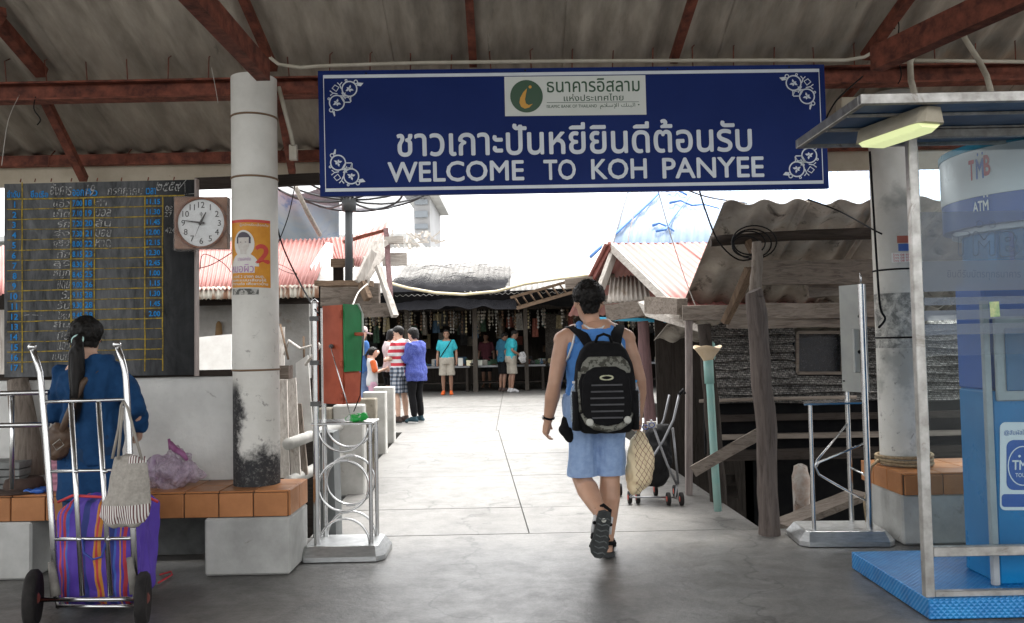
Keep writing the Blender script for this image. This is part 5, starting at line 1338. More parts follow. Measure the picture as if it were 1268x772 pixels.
# ---- cables in the air
def cable(pts, lab, r_=.005, m_=None, nm_='cable', cat='cable'):
    P_ = [W(*p) for p in pts]
    # smooth through the points
    out = []
    for i in range(len(P_) - 1):
        a = P_[max(i - 1, 0)]; b_ = P_[i]; c = P_[i + 1]; d = P_[min(i + 2, len(P_) - 1)]
        for j in range(5):
            t_ = j / 5; out.append(.5 * ((2 * b_) + (c - a) * t_ + (2 * a - 5 * b_ + 4 * c - d) * t_ ** 2 + (3 * b_ - a - 3 * c + d) * t_ ** 3))
    out.append(P_[-1]); q = MB(); q.tube(out, r_, 6)
    return tag(build(q, nm_, m_ or black), lab, cat)
cable([(340, 128, 5.3), (342, 190, 5.3), (339, 252, 5.4), (343, 280, 5.5), (352, 310, 5.6), (370, 348, 5.6), (388, 380, 5.2), (394, 388, 4.86)], 'black cable looping from the roof to the top of the left steel stand', .006)
cable([(366, 225, 6.2), (357, 268, 6.2), (340, 312, 6.2)], 'thin black cable slanting beside the poster column', .004)
cable([(336, 327, 5.3), (352, 336, 5.4), (368, 340, 5.4), (352, 330, 5.4), (338, 326, 5.3)], 'thin loop of wire right of the poster', .002)
cable([(244, 333, 5.2), (262, 328, 5.2), (284, 315, 5.2), (296, 305, 5.22)], 'thin wire under the clock running to the column', .003)
cable([(248, 334, 5.2), (252, 315, 5.2), (275, 325, 5.2), (286, 337, 5.2)], 'small looped wire hanging below the clock', .0025)
cable([(866, 236, 6.2), (874, 262, 6.3), (890, 300, 6.4), (915, 322, 6.4), (940, 318, 6.4)], 'black cable drooping from the sign to the wire coil', .007)
cable([(1000, 247, 6.0), (1040, 262, 5.9), (1080, 284, 5.5), (1092, 290, 5.42)], 'black cable crossing the shack roof to the right column', .006)
cable([(852, 236, 6.2), (880, 245, 6.8), (925, 252, 7.5)], 'dark cable behind the bottom edge of the sign', .006)
cable([(1077, 188, 5.5), (1081, 250, 5.45), (1086, 330, 5.42), (1090, 380, 5.42), (1096, 395, 5.42), (1088, 406, 5.4)], 'black cable running down the left side of the right column', .008)
cable([(815, 237, 6.2), (830, 290, 6.6), (850, 350, 6.9), (864, 386, 7.0)], 'pale string slanting from the sign over the red gable roof', .004, wire_w, 'string', 'string')
cable([(792, 240, 9), (780, 285, 9), (778, 300, 9)], 'thin pale line hanging before the blue roof', .006, wire_w, 'string', 'string')
cable([(455, 352, 7.2), (444, 362, 7.0), (436, 380, 6.5), (430, 392, 5.2)], 'white cord from the ledge down to the green box', .006, wire_w, 'cord', 'cord')
cable([(1068, 95, 4.95), (1040, 120, 4.8), (1028, 137, 4.7), (1022, 150, 4.6)], 'black cable from the beam to the booth canopy corner', .005)
cable([(1199, 0, 4.3), (1201, 26, 4.7), (1194, 46, 4.88), (1188, 38, 4.9), (1192, 26, 4.85)], 'black wire looped round the roof hose', .005)
cable([(1108, 36, 5.0), (1105, 20, 5.0), (1113, 30, 4.95), (1111, 60, 5.0), (1116, 92, 5.0), (1112, 104, 5.0)], 'tangle of thin wire on the right roof beam', .004)
cable([(24, 118, 5.2), (10, 150, 5.0), (2, 205, 4.9)], 'thin pale string hanging from the beam on the far left', .002, wire_w, 'string', 'string')
cable([(44, 120, 5.22), (42, 135, 5.2), (50, 148, 5.2), (46, 155, 5.2)], 'knotted scrap of dark wire hanging from the left beam', .004)
cable([(262, 84, 5.18), (267, 110, 5.18), (270, 128, 5.18)], 'pale wire scrap on the beam left of the poster column', .002, wire_w, 'string', 'string')
# ------------------------------------------------------------------ stainless stand with the green and red box
def arc(c, r_, a0, a1, ax, az, n=18):
    return [V(*c) + V(*ax) * (r_ * math.cos(R(a0 + (a1 - a0) * i / n))) + V(*az) * (r_ * math.sin(R(a0 + (a1 - a0) * i / n))) for i in range(n + 1)]
def stand_base(parent, cx, cy, hx, hy, ang=0):
    def P_(x_, y_, z): c, s = math.cos(ang), math.sin(ang); return V(cx + c * x_ - s * y_, cy + s * x_ + c * y_, z)
    def octo(a, b_, k, z): return [P_(x_, y_, z) for x_, y_ in ((-a + k, -b_), (a - k, -b_), (a, -b_ + k), (a, b_ - k), (a - k, b_), (-a + k, b_), (-a, b_ - k), (-a, -b_ + k))]
    q = MB(); q.rings([octo(hx, hy, .05, 0.001), octo(hx, hy, .05, .03), octo(hx - .045, hy - .045, .02, .085), octo(hx - .05, hy - .05, .02, .088)], True, False)
    return build(q, 'base_plate', steel_dull, parent)
s1 = empty('steel_stand', G(428, 688), 'polished steel stand with rings on a chamfered base, holding the red and green box', 'stand')
c0 = G(428, 687); SX, SY = c0.x, c0.y
stand_base(s1, SX, SY + .02, .275, .20)
def px2x(px, Y, py=600): return W(px, py, Y).x
yf, yr = SY - .09, SY + .13
xl_, xr_ = px2x(393, yf, 680), px2x(460, yf, 670)
shz = W(428, 526, yf).z; topz = W(392, 376, yf).z
for (x_, y_, zt, r_, lb) in ((xl_, yf, topz, .021, None), (xl_ + .0, yr, topz - .02, .016, None), (xr_, yf, shz, .013, None), (xr_, yr, shz, .013, None)):
    q = MB(); q.tube([(x_, y_, .08), (x_, y_, zt)], r_, 16); autosmooth(build(q, 'upright', steel, s1))
q = MB(); q.lathe((xl_, yf, topz), [(.021, 0), (.024, .005), (.024, .012), (.012, .024), (.003, .03)], 16); build(q, 'cap', steel, s1)
for zz in (.96, 1.22, 1.50):
    q = MB(); q.cbox(xl_ - .03, xl_ + .03, yf - .026, yf + .03, zz, zz + .03, .004); build(q, 'clamp', M('dark_bracket', (.12, .12, .12), rough=.5), s1)
q = MB(); q.cbox(xl_ - .03, xr_ + .02, yf - .02, yr + .02, shz, shz + .014, .004); build(q, 'shelf', steel, s1)
for (yy, r_) in ((yf, .0), (yr, .0)):
    cxm = (xl_ + xr_) / 2; rr_ = (xr_ - xl_) / 2 - .012
    z2 = .088 + (shz - .088) * .485
    q = MB(); q.tube([p for p in arc((cxm, yy, z2), rr_, 0, 360, (1, 0, 0), (0, 0, 1), 36)][:-1], .0075, 8, True); build(q, 'ring', steel, s1)
    q = MB(); q.tube(arc((cxm, yy, shz - .01), rr_, 180, 360, (1, 0, 0), (0, 0, 1)), .0075, 8); build(q, 'half_ring', steel, s1)
    q = MB(); q.tube(arc((cxm, yy, .088), rr_ * 1.0, 0, 180, (1, 0, 0), (0, 0, 1)), .0075, 8); build(q, 'half_ring', steel, s1)
for z_ in (z2 + rr_ + .004, z2 - rr_ - .004):
    for y_ in (yf, yr): q = MB(); q.cbox(cxm - .03, cxm + .03, y_ - .008, y_ + .008, z_ - .008, z_ + .008, .002); build(q, 'ring_clip', steel, s1)
bx = empty('metal_box', W(420, 500, yf), 'tall rusty red metal box with a green door, hung on the left steel stand', 'metal box')
redbox = M('oxide_red_paint', (.50, .115, .06), (.38, .08, .042), 7, .55, 0, .15, 50, stain=(12, .66, (.10, .03, .02)))
greenp = M('green_door_paint', (.02, .22, .07), (.015, .16, .05), 6, .45, 0, .1, 50, stain=(16, .7, (.35, .38, .33)))
A_, B_, C_ = W(400, 440, yf + .10), W(424, 440, yf - .02), W(445, 440, yf + .14)
A_.z = B_.z = C_.z = 0; D_ = A_ + C_ - B_
zt, zb0, zm = W(412, 378, yf).z, W(412, 501, yf).z, W(412, 461, yf).z
q = MB(); q.box8([p + V(0, 0, zb0) for p in (A_, B_, C_, D_)] + [p + V(0, 0, zt) for p in (A_, B_, C_, D_)]); build(q, 'case', redbox, bx)
e1 = (C_ - B_).normalized(); n1_ = V(e1.y, -e1.x, 0)
def doorpt(u, z, o): return B_ + (C_ - B_) * u + n1_ * o + V(0, 0, z)
q = MB(); q.prism([doorpt(.03, zm, .004), doorpt(1.02, zm, .004), doorpt(1.02, zt - .05, .004), doorpt(.75, zt + .005, .004), doorpt(.03, zt + .005, .004)], n1_ * .014); build(q, 'door', greenp, bx)
q = MB(); q.prism([doorpt(.05, zb0 + .01, .004), doorpt(.98, zb0 + .01, .004), doorpt(.98, zm - .01, .004), doorpt(.05, zm - .01, .004)], n1_ * .008); build(q, 'lower_panel', redbox, bx)
q = MB(); q.prism([doorpt(1.03, zm + .1, .004), doorpt(1.12, zm + .1, .004), doorpt(1.12, zt - .06, .004), doorpt(.85, zt + .012, .004), doorpt(.76, zt + .012, .004), doorpt(1.03, zt - .045, .004)], n1_ * .02); build(q, 'door_edge', M('pale_green_edge', (.5, .56, .5)), bx)
for zz in (zt - .06, zm + .05, zm - .07, zb0 + .05):
    q = MB(); q.tube([B_ + n1_ * .006 + V(-.012, -.01, zz - .025), B_ + n1_ * .006 + V(-.012, -.01, zz + .025)], .008, 8); build(q, 'hinge', redbox, bx)
q = MB(); kp = W(411, 429, yf + .04); q.lathe(kp + V(0, -.03, 0), [(.002, -.012), (.012, -.010), (.014, 0), (.014, .03)], 14, axis='y'); build(q, 'knob', M('dark_bracket', (.12, .12, .12)), bx)
q = MB(); q.tube([kp + V(0, -.04, 0), W(418, 460, yf - .06), W(427, 490, yf - .06), W(434, 515, yf - .04)], .004, 6); build(q, 'hanging_rod', steel, bx)
q = MB(); q.tube([W(436, 414, yf + .08), W(450, 414, yf + .06)], .012, 10); build(q, 'lever', redbox, bx)
q = MB(); q.tube([W(450, 414, yf + .06), W(448, 450, yf + .05), W(446, 490, yf + .03), W(438, 510, yf)], .0035, 6); build(q, 'lever_cord', black, bx)
# crumpled green packet
q = MB(); p = W(440, 528, yf + .04); 
q.ell((p.x, p.y, shz + .035), (.065, .04, .03), 14, 8); q.ell((p.x + .06, p.y, shz + .045), (.02, .02, .03), 10, 7)
gp = M('green_white_packet', (.02, .34, .06), (.6, .62, .6), 16, .4, bmp=.4, bscale=30, lo=.5, hi=.56)
tag(vox(q, 'snack_packet', gp, None, .006, 1, (.012, 30, 1)), 'crumpled green and white packet on the shelf of the left steel stand', 'packet')

# ---- right stand
s2 = empty('steel_stand', G(1040, 672), 'polished steel stand with bent rods and a grey back plate beside the right bench', 'stand')
c0 = G(1040, 668); SX, SY = c0.x, c0.y
stand_base(s2, SX - .005, SY, .30, .20, -.06)
yf, yr = SY - .10, SY + .13
xr2, xl2, xb2 = px2x(1077, yf, 655), px2x(1008, yf, 650), px2x(1053, yr, 600)
shz2 = W(1040, 501, yf).z
q = MB(); q.tube([(xr2, yf, .08), (xr2, yf, W(1072, 352, yf).z)], .020, 16); autosmooth(build(q, 'upright', steel, s2))
q = MB(); q.tube([(xr2, yf, W(1072, 352, yf).z), (xr2, yf, W(1072, 338, yf).z)], .006, 8); build(q, 'bolt', steel, s2)
q = MB(); q.tube([(xb2, yr, .08), (xb2, yr, W(1045, 352, yf).z)], .016, 14); autosmooth(build(q, 'upright', steel, s2))
q = MB(); q.tube([(xl2, yf, .08), (xl2, yf, shz2)], .0135, 12); autosmooth(build(q, 'upright', steel, s2))
q = MB(); q.prism([(xl2 - .05, yf - .03, shz2), (xr2 + .01, yf - .0, shz2), (xr2 + .01, yr + .02, shz2), (xl2 + .02, yr - .05, shz2)], (0, 0, .012)); build(q, 'shelf', steel, s2)
for pts in ([(xb2, yr, W(0, 545, yr).z), W(1012, 570, yf), W(1009, 577, yf), W(1014, 588, yf), W(1040, 603, yf), (xr2, yf, W(1072, 622, yf).z)],
            [(xr2, yf, W(1072, 548, yf).z), W(1040, 562, yf + .02), W(1014, 573, yf + .02), W(1010, 579, yf + .02)], [(xb2, yr, .30 + W(0, 600, yr).z - .3), (xr2, yf, W(1075, 590, yf).z)]):
    q = MB(); q.tube(pts, .0075, 8); build(q, 'bent_rod', steel, s2)
greyplate = M('grey_enamel_plate', (.36, .37, .35), (.30, .31, .30), 5, .5, .3, .06, 50, stain=(14, .68, (.14, .12, .1)))
PA, PB_ = W(1041, 420, yr - .04), W(1067, 420, yf + .02); zt_, zb_ = W(1053, 352, yf).z, W(1053, 487, yf).z
pd = (PB_ - PA); pn = V(-pd.y, pd.x, 0).normalized() * .05
q = MB(); q.box8([V(p.x, p.y, zb_) for p in (PA, PB_, PB_ + pn, PA + pn)] + [V(p.x, p.y, zt_) for p in (PA, PB_, PB_ + pn, PA + pn)]); build(q, 'back_plate', greyplate, s2)
for py_ in (392, 436):
    q = MB(); q.lathe(W(1064.5, py_, yf + .015), [(.001, -.008), (.012, -.008), (.012, .004)], 14, axis='y'); build(q, 'screw_hole', black, s2)
for py_ in (362, 372, 472): 
    q = MB(); q.lathe(W(1045, py_, yr - .06), [(.001, -.006), (.005, -.005), (.005, .01)], 8, axis='y'); build(q, 'rivet', black, s2)
q = MB(); q.cbox(xr2 - .05, xr2 + .04, yf + .02, yf + .05, W(0, 487, yf).z + .02, W(0, 440, yf).z + .06, .004); build(q, 'rear_plate', greyplate, s2)

# ------------------------------------------------------------------ luggage trolley with the purple bag
def trolley(name, label):
    return empty(name, G(110, 760), label, 'trolley')
tr = trolley('luggage_trolley', 'steel luggage trolley with two wheels standing before the woman and the purple bag')
YT = 4.0
def T_(px, py, dy=0): 
    k = (742 - py) / 314 * .12
    return W(px, py, YT + k + dy)
rT = .0125
q = MB(); q.tube([T_(70, 740), T_(64, 640), T_(57, 540), T_(51, 475), T_(50, 462), T_(47, 452), T_(40, 430)], rT * 1.15, 12); build(q, 'side_rail', steel, tr)
q = MB(); q.tube([T_(168, 740), T_(164, 640), T_(160, 540), T_(156, 470), T_(155, 460), T_(152, 448), T_(145, 427)], rT * 1.15, 12); build(q, 'side_rail', steel, tr)
for a in ((40, 430), (145, 427)):
    q = MB(); q.ell(T_(*a), (.021, .021, .019), 14, 9); build(q, 'knob', steel, tr)
for a, b_ in (((88, 499), (102, 738)), ((122, 498), (137, 738))):
    q = MB(); q.tube([T_(*a), T_(*b_)], rT, 12); build(q, 'inner_rail', steel, tr)
for a, b_, r_ in (((52, 498), (157, 495), .008), ((60, 584), (160, 582), .008), ((65, 668), (165, 667), .009), ((50, 743), (168, 742), .011)):
    q = MB(); q.tube([T_(*a), T_(*b_)], r_, 10); build(q, 'cross_bar', steel, tr)
for py_ in (584, 668):
    for px_ in (94, 130):
        q = MB(); q.ell(T_(px_ + (py_ - 584) * .055, py_, -.004), (.015, .012, .012), 10, 6); build(q, 'joint', steel, tr)
q = MB(); q.tube([T_(70, 741), W(72, 752, YT + .02), W(74, 740, YT + .30)], .010, 8); build(q, 'foot_bar', steel, tr)
q = MB(); q.tube([T_(168, 741), W(169, 752, YT + .02), W(164, 740, YT + .30)], .010, 8); build(q, 'foot_bar', steel, tr)
q = MB(); q.tube([W(70, 751, YT + .01), W(169, 751, YT + .01)], .010, 8); build(q, 'foot_bar', steel, tr)
q = MB(); q.tube([W(73, 741, YT + .30), W(164, 740, YT + .30)], .010, 8); build(q, 'foot_bar', steel, tr)
grip = M('grey_tape', (.2, .19, .17), (.12, .11, .1), 20, .8)
for a, b_ in (((64, 696), (69, 738)), ((161, 690), (167, 735))):
    q = MB(); q.tube([T_(*a, -.006), T_(*b_, -.006)], [.017, .024], 10); build(q, 'tape_wrap', grip, tr)
rub = M('worn_rubber', (.022, .020, .019), (.012, .011, .011), 20, .85, spec=.2)
for px_, ang in ((41, .35), (177, .30)):
    c = W(px_, 741.5, YT - .02); wl = empty('wheel', c); wl.parent = tr; wl.location = c - origin_of(tr); 
    rot = Matrix.Rotation(ang, 3, 'Z')
    def xf_(v, c=c, rot=rot): return c + rot @ (v - c)
    rW = c.z - .002
    q = MB(); q.lathe(c, [(rW * .72, -.022), (rW * .9, -.026), (rW, -.014), (rW, .014), (rW * .9, .026), (rW * .72, .022)], 32, axis='x'); q.xf(xf_); build(q, 'tyre', rub, wl)
    q = MB(); q.lathe(c, [(.012, -.03), (.03, -.02), (rW * .6, -.012), (rW * .73, -.018), (rW * .73, .018), (rW * .6, .012), (.03, .02), (.012, .03)], 28, axis='x'); q.xf(xf_); build(q, 'rim', M('rusty_red_rim', (.22, .05, .04), (.10, .03, .02), 20, .6), wl)
# second trolley, mostly outside the frame on the left
t2 = empty('luggage_trolley', W(-60, 600, 4.5), 'steel trolley rails reaching in from the left edge over the tiled bench', 'trolley')
for pa, pb, r_ in ((490, 486, .014), (527.5, 526, .014)):
    q = MB(); q.tube([W(-190, pa + 3, 4.42), W(60, pb, 4.42)], r_, 12); build(q, 'side_rail', steel, t2)
for px_ in (15, -60, -130):
    q = MB(); q.tube([W(px_, 488, 4.43), W(px_, 606, 4.43)], .012, 10); build(q, 'cross_bar', steel, t2)
q = MB(); q.tube([W(-60, 580, 4.43), W(-62, 735, 4.43)], .012, 10); build(q, 'leg', steel, t2)

# striped bag
def stripe_mat(name, stops, x0, x1, rough=.75, bscale=70, base=None, axis=0, wob=.012):
    m, t, b = nt(name)
    p = pos(t); s = t.nodes.new('ShaderNodeSeparateXYZ'); t.links.new(p, s.inputs[0])
    mr = t.nodes.new('ShaderNodeMapRange'); mr.inputs[1].default_value = x0; mr.inputs[2].default_value = x1
    f = noise_n(t, p, 5, 3, .5)
    t.links.new(mth(t, 'ADD', s.outputs[axis], mth(t, 'MULTIPLY_ADD', f, 2 * wob, -wob)), mr.inputs[0])
    r_ = t.nodes.new('ShaderNodeValToRGB'); r_.color_ramp.interpolation = 'CONSTANT'; e = r_.color_ramp.elements
    while len(e) < len(stops): e.new(.5)
    for k, (q_, c) in zip(e, stops): k.position = q_; k.color = (*c, 1)
    t.links.new(mr.outputs[0], r_.inputs[0])
    f2 = noise_n(t, p, bscale, 5, .7)
    col = mixc(t, mth(t, 'MULTIPLY', f2, .35), r_.outputs[0], (.03, .02, .05))
    t.links.new(col, b.inputs['Base Color']); b.inputs['Roughness'].default_value = rough; bump(t, b, f2, .3, .004)
    return m
PU, RE, BL, OR, NV, YL = (.095, .045, .40), (.50, .04, .05), (.05, .13, .50), (.60, .25, .03), (.02, .04, .22), (.5, .35, .06)
bxl, bxr = W(57, 680, 4.1).x, W(202, 680, 4.38).x
stp = [(0, RE), (.06, PU), (.12, RE), (.16, PU), (.19, RE), (.215, BL), (.25, PU), (.42, NV), (.50, PU), (.555, PU), (.60, OR), (.625, RE), (.65, OR), (.68, PU), (.73, NV), (.80, BL), (.82, PU), (.86, OR), (.875, PU), (.90, RE), (.93, PU)]
stp = [(max(0, p_ * .92 if p_ > .3 else p_), c) for p_, c in stp]
q = MB()
q.cbox(bxl + .03, bxr - .03, 4.10, 4.44, .03, W(130, 616, 4.12).z - .02, .06)
q.ell(((bxl + bxr) / 2, 4.16, .33), ((bxr - bxl) / 2 - .02, .09, .26), 18, 12)
bg_ = empty('striped_bag', ((bxl + bxr) / 2, 4.27, 0), 'bulging purple shopping bag with red, orange and blue stripes on the trolley', 'bag')
vox(q, 'body', stripe_mat('striped_bag_cloth', stp, bxl, bxr, wob=.003), bg_, .008, 4, (.018, 14, .4))
q = MB(); q.tube(pp((102, 668, 4.02), (104, 685, 3.99), (115, 693, 3.98), (126, 690, 3.99), (131, 672, 4.02)), .006, 8); build(q, 'handle', plain('bag_blue_cord', NV, .7), bg_)
q = MB(); q.tube(pp((72, 622, 4.07), (90, 614, 4.06), (130, 616, 4.05), (175, 612, 4.06), (196, 622, 4.08)), .007, 8); build(q, 'piping', plain('bag_red_piping', RE, .7), bg_)
q = MB(); q.tube([G(196, 722, .01), G(206, 716, .01), G(213, 712, .01), G(212, 708, .01), G(198, 712, .01)], .006, 6); tag(build(q, 'cord_loop', plain('bag_red_piping', RE)), 'loop of red cord on the floor beside the purple bag', 'cord')

# grey tote hanging from the trolley handle
tt = empty('tote_bag', W(152, 655, 3.88), 'grey cloth tote with a striped foot hanging from the trolley', 'tote bag')
def tote_mat():
    m, t, b = nt('grey_tote_cloth'); p = pos(t); s = t.nodes.new('ShaderNodeSeparateXYZ'); t.links.new(p, s.inputs[0])
    zlo, zhi = W(150, 648, 3.88).z, W(150, 625, 3.88).z; ztop = W(150, 574, 3.88).z
    f = noise_n(t, p, 60, 4, .7)
    base = ramp(t, f, [(.3, (.36, .335, .295)), (.7, (.24, .22, .195))])
    cm = mth(t, 'SINE', mth(t, 'MULTIPLY', s.outputs[0], 560)); st_ = mth(t, 'GREATER_THAN', cm, -.1)
    bcol = mixc(t, st_, (.12, .05, .05), (.62, .60, .57))
    inb = mth(t, 'MULTIPLY', mth(t, 'GREATER_THAN', s.outputs[2], zlo), mth(t, 'LESS_THAN', s.outputs[2], zhi))
    inb = mth(t, 'MAXIMUM', inb, mth(t, 'MULTIPLY', mth(t, 'GREATER_THAN', s.outputs[2], ztop), mth(t, 'GREATER_THAN', s.outputs[0], W(160, 600, 3.88).x)))
    t.links.new(mixc(t, inb, base, bcol), b.inputs['Base Color']); b.inputs['Roughness'].default_value = .9; bump(t, b, f, .4, .003); return m
q = MB(); rs = []
for (py_, xa, xb, th) in ((566, 139, 178, .02), (580, 137, 180, .03), (600, 132, 181, .045), (625, 124, 182, .055), (640, 122, 181, .05), (650, 130, 178, .035), (654, 140, 170, .02)):
    a = W(xa, py_, 3.88); b_ = W(xb, py_, 3.88); ring = []
    for i in range(28):
        an = 2 * math.pi * i / 28; ring.append(((a.x + b_.x) / 2 + (b_.x - a.x) / 2 * math.copysign(abs(math.cos(an)) ** .8, math.cos(an)), 3.90 + th * math.sin(an), a.z))
    rs.append(ring)
q.rings(rs); vox(q, 'body', tote_mat(), tt, .006, 2, (.016, 16, .3))
tc = M('tote_strap_cloth', (.3, .275, .24), rough=.9)
for pts in (((139, 568), (147, 530), (150, 503), (153, 497)), ((176, 570), (166, 535), (158, 505), (153, 497)), ((146, 569), (149, 535), (152, 505))):
    q = MB(); q.beam(W(*pts[0], 3.86), W(*pts[1], 3.87), .014, .004, up=(0, 1, 0)) if False else None
    P_ = [W(*p, 3.87) for p in pts]; q = MB(); q.tube(P_, .007, 6); build(q, 'strap', tc, tt)

# things on the bench
lil = film_mat('lilac_plastic_film', (.62, .50, .60), .30, 16, 1.0, .85, .25)
q = MB(); c = W(208, 580, 4.98)
for (dx, dz, r_) in ((-.06, -.01, .10), (.03, -.02, .13), (.09, -.05, .10), (-.02, .05, .08)): q.ell((c.x + dx, 5.0, .50 + r_ * .8 + max(0, dz)), (r_, r_ * .9, r_ * .85), 16, 10)
pb = empty('plastic_bag', (c.x, 5.0, .492), 'puffed lilac plastic bag tied with a purple knot on the tiled bench', 'plastic bag')
vox(q, 'film', lil, pb, .007, 3, (.05, 13, 1))
q = MB(); q.ell((c.x - .02, 5.0, .60), (.11, .09, .085), 14, 9); q.ell((c.x + .07, 5.02, .58), (.07, .07, .07), 12, 8); vox(q, 'contents', M('lilac_contents', (.50, .42, .50), (.32, .22, .34), 12, .6), pb, .008, 2, (.03, 15, 1))
q = MB(); q.tube([W(211, 548, 4.97), W(216, 556, 4.95), W(226, 562, 4.94), (W(232, 570, 4.93))], [.012, .02, .018, .01], 8); q.tube([W(212, 556, 4.95), W(209, 544, 4.97)], [.016, .008], 8); build(q, 'knot', M('purple_plastic', (.20, .05, .14), (.3, .12, .25), 20, .35), pb)
ht = empty('brown_hat', W(28, 604, 4.95), 'brown felt hat with a wide brim lying on the bench end', 'hat'); hc = W(28, 596, 4.98); felt = M('brown_felt', (.075, .05, .04), (.05, .033, .028), 20, .95)
q = MB(); q.lathe((hc.x, 4.98, .493), [(.10, .004), (.175, .0), (.180, .006), (.172, .012), (.10, .016)], 32); build(q, 'brim', felt, ht)
q = MB(); q.lathe((hc.x + .01, 4.98, .50), [(.108, 0), (.112, .03), (.10, .065), (.075, .075), (.04, .062), (.001, .06)], 28); build(q, 'crown', felt, ht)
q = MB(); q.cbox(W(33, 600, 4.9).x, W(58, 600, 4.9).x, 4.86, 4.98, .493, .515, .005); tag(vox(q, 'blue_packet', plain('blue_packet', (.02, .10, .40), .35), None, .006, 1, (.01, 30, 1)), 'small blue plastic packet tucked beside the brown hat', 'packet')
pk = empty('pink_box', W(67, 605, 4.92), 'upright pink printed box on the bench between the hat and the woman', 'box')
q = MB(); q.cbox(W(62, 600, 4.92).x, W(74, 600, 4.92).x, 4.92, 5.04, .493, .493 + .20, .004); build(q, 'carton', M('pink_card', (.55, .25, .33), (.5, .22, .3), 6, .5, bmp=0), pk)
fk = Frame(Y=4.917); q = MB()
for i in range(5): fk.text(q, "นมสด", 63.5, 571 + i * 6.5, 72, 574.5 + i * 6.5, 0, .001)
build(q, 'print', plain('box_print', (.12, .04, .06)), pk)
q = MB(); 
for k in range(4): q.cbox(-3.45, -3.02, 4.95, 5.16, .493 + .045 * k, .493 + .045 * k + .04, .004)
tag(build(q, 'magazine_stack', M('grey_magazines', (.22, .23, .22), (.12, .12, .12), 9)), 'stack of grey flat boxes at the far left end of the bench', 'stack')

# ------------------------------------------------------------------ cash machine booth
at_ = empty('atm_booth', (2.7, 4.1, 0), 'blue TMB cash machine booth with an aluminium and glass front at the right edge', 'booth')
atm_blue = M('diamond_plate_blue', (.02, .20, .48), (.015, .15, .38), 3, .35, .2, .05, 60, stain=(9, .64, (.05, .09, .13)))
def plate_mat():
    m, t, b = nt('blue_tread_plate'); p = pos(t)
    f = noise_n(t, p, 6, 6, .7); col = ramp(t, f, [(.35, (.025, .24, .55)), (.6, (.015, .16, .42)), (.8, (.06, .12, .2))])
    w1 = t.nodes.new('ShaderNodeTexWave'); w1.wave_type = 'BANDS'; w1.bands_direction = 'DIAGONAL'; w1.inputs['Scale'].default_value = 22; t.links.new(pos(t, (1, 1, 1)), w1.inputs['Vector'])
    w2 = t.nodes.new('ShaderNodeTexWave'); w2.bands_direction = 'DIAGONAL'; w2.inputs['Scale'].default_value = 22; t.links.new(pos(t, (-1, 1, 1)), w2.inputs['Vector'])
    h = mth(t, 'MAXIMUM', w1.outputs['Fac'], w2.outputs['Fac'])
    t.links.new(col, b.inputs['Base Color']); b.inputs['Roughness'].default_value = .33; b.inputs['Metallic'].default_value = .15; bump(t, b, h, .5, .006); return m
tread = plate_mat()
pc = G(1145, 768); pbk = G(1069, 710); XL = (pc.x + pbk.x) / 2; YF_ = pc.y; YBk = pbk.y + .10; PH = .095
q = MB(); q.cbox(XL, 4.4, YF_, YBk, .001, PH, .004); build(q, 'platform', tread, at_)
YG = YF_ + .04; 
xp = W(1150, 740, YG).x; zc = 2.328
def bar(x0, x1, y0, y1, z0, z1, nm='frame_bar', m_=alum): q = MB(); q.cbox(x0, x1, y0, y1, z0, z1, .003); return build(q, nm, m_, at_)
bar(xp - .022, xp + .022, YG - .02, YG + .02, PH, zc, 'corner_post')
bar(xp + .023, 4.3, YG - .018, YG + .018, PH + .001, PH + .028)
zmr = W(1200, 688, YG).z; bar(xp + .023, 4.3, YG - .02, YG + .02, zmr, zmr + .045)
bar(xp + .023, 4.3, YG - .02, YG + .02, zc - .04, zc - .001)
bar(xp - .018, xp + .018, YBk - .06, YBk - .02, PH, zc, 'corner_post') if False else None
# canopy
CYF, CYB, CXL = 3.42, 4.22, W(1066, 124, 3.42).x
navy = M('canopy_blue_panel', (.035, .10, .22), (.025, .07, .16), 3, .35, 0, .05, 30)
q = MB(); q.box(CXL + .03, 4.4, CYF + .03, CYB - .03, zc + .015, zc + .03); build(q, 'canopy_panel', navy, at_)
for z0, z1, o in ((zc, zc + .045, 0),):
    bar(CXL, 4.4, CYF, CYF + .028, z0, z1, 'canopy_bar'); bar(CXL, 4.4, CYB - .028, CYB, z0, z1, 'canopy_bar'); bar(CXL, CXL + .028, CYF + .029, CYB - .029, z0, z1, 'canopy_bar')
bar(CXL + .03, 4.4, 3.62, 3.64, zc + .001, zc + .014, 'canopy_bar'); bar(CXL + .03, 4.4, YG - .015, YG + .015, zc + .001, zc + .014, 'canopy_bar'); bar(xp - .015, xp + .015, CYF + .03, CYB - .03, zc - .02, zc - .002, 'canopy_bar') if False else None
q = MB(); q.box(CXL + .05, 4.4, CYF + .05, CYB - .05, zc + .047, zc + .052); build(q, 'canopy_top', M('dusty_blue_sheet', (.12, .16, .22), (.07, .1, .16), 5, .6), at_)
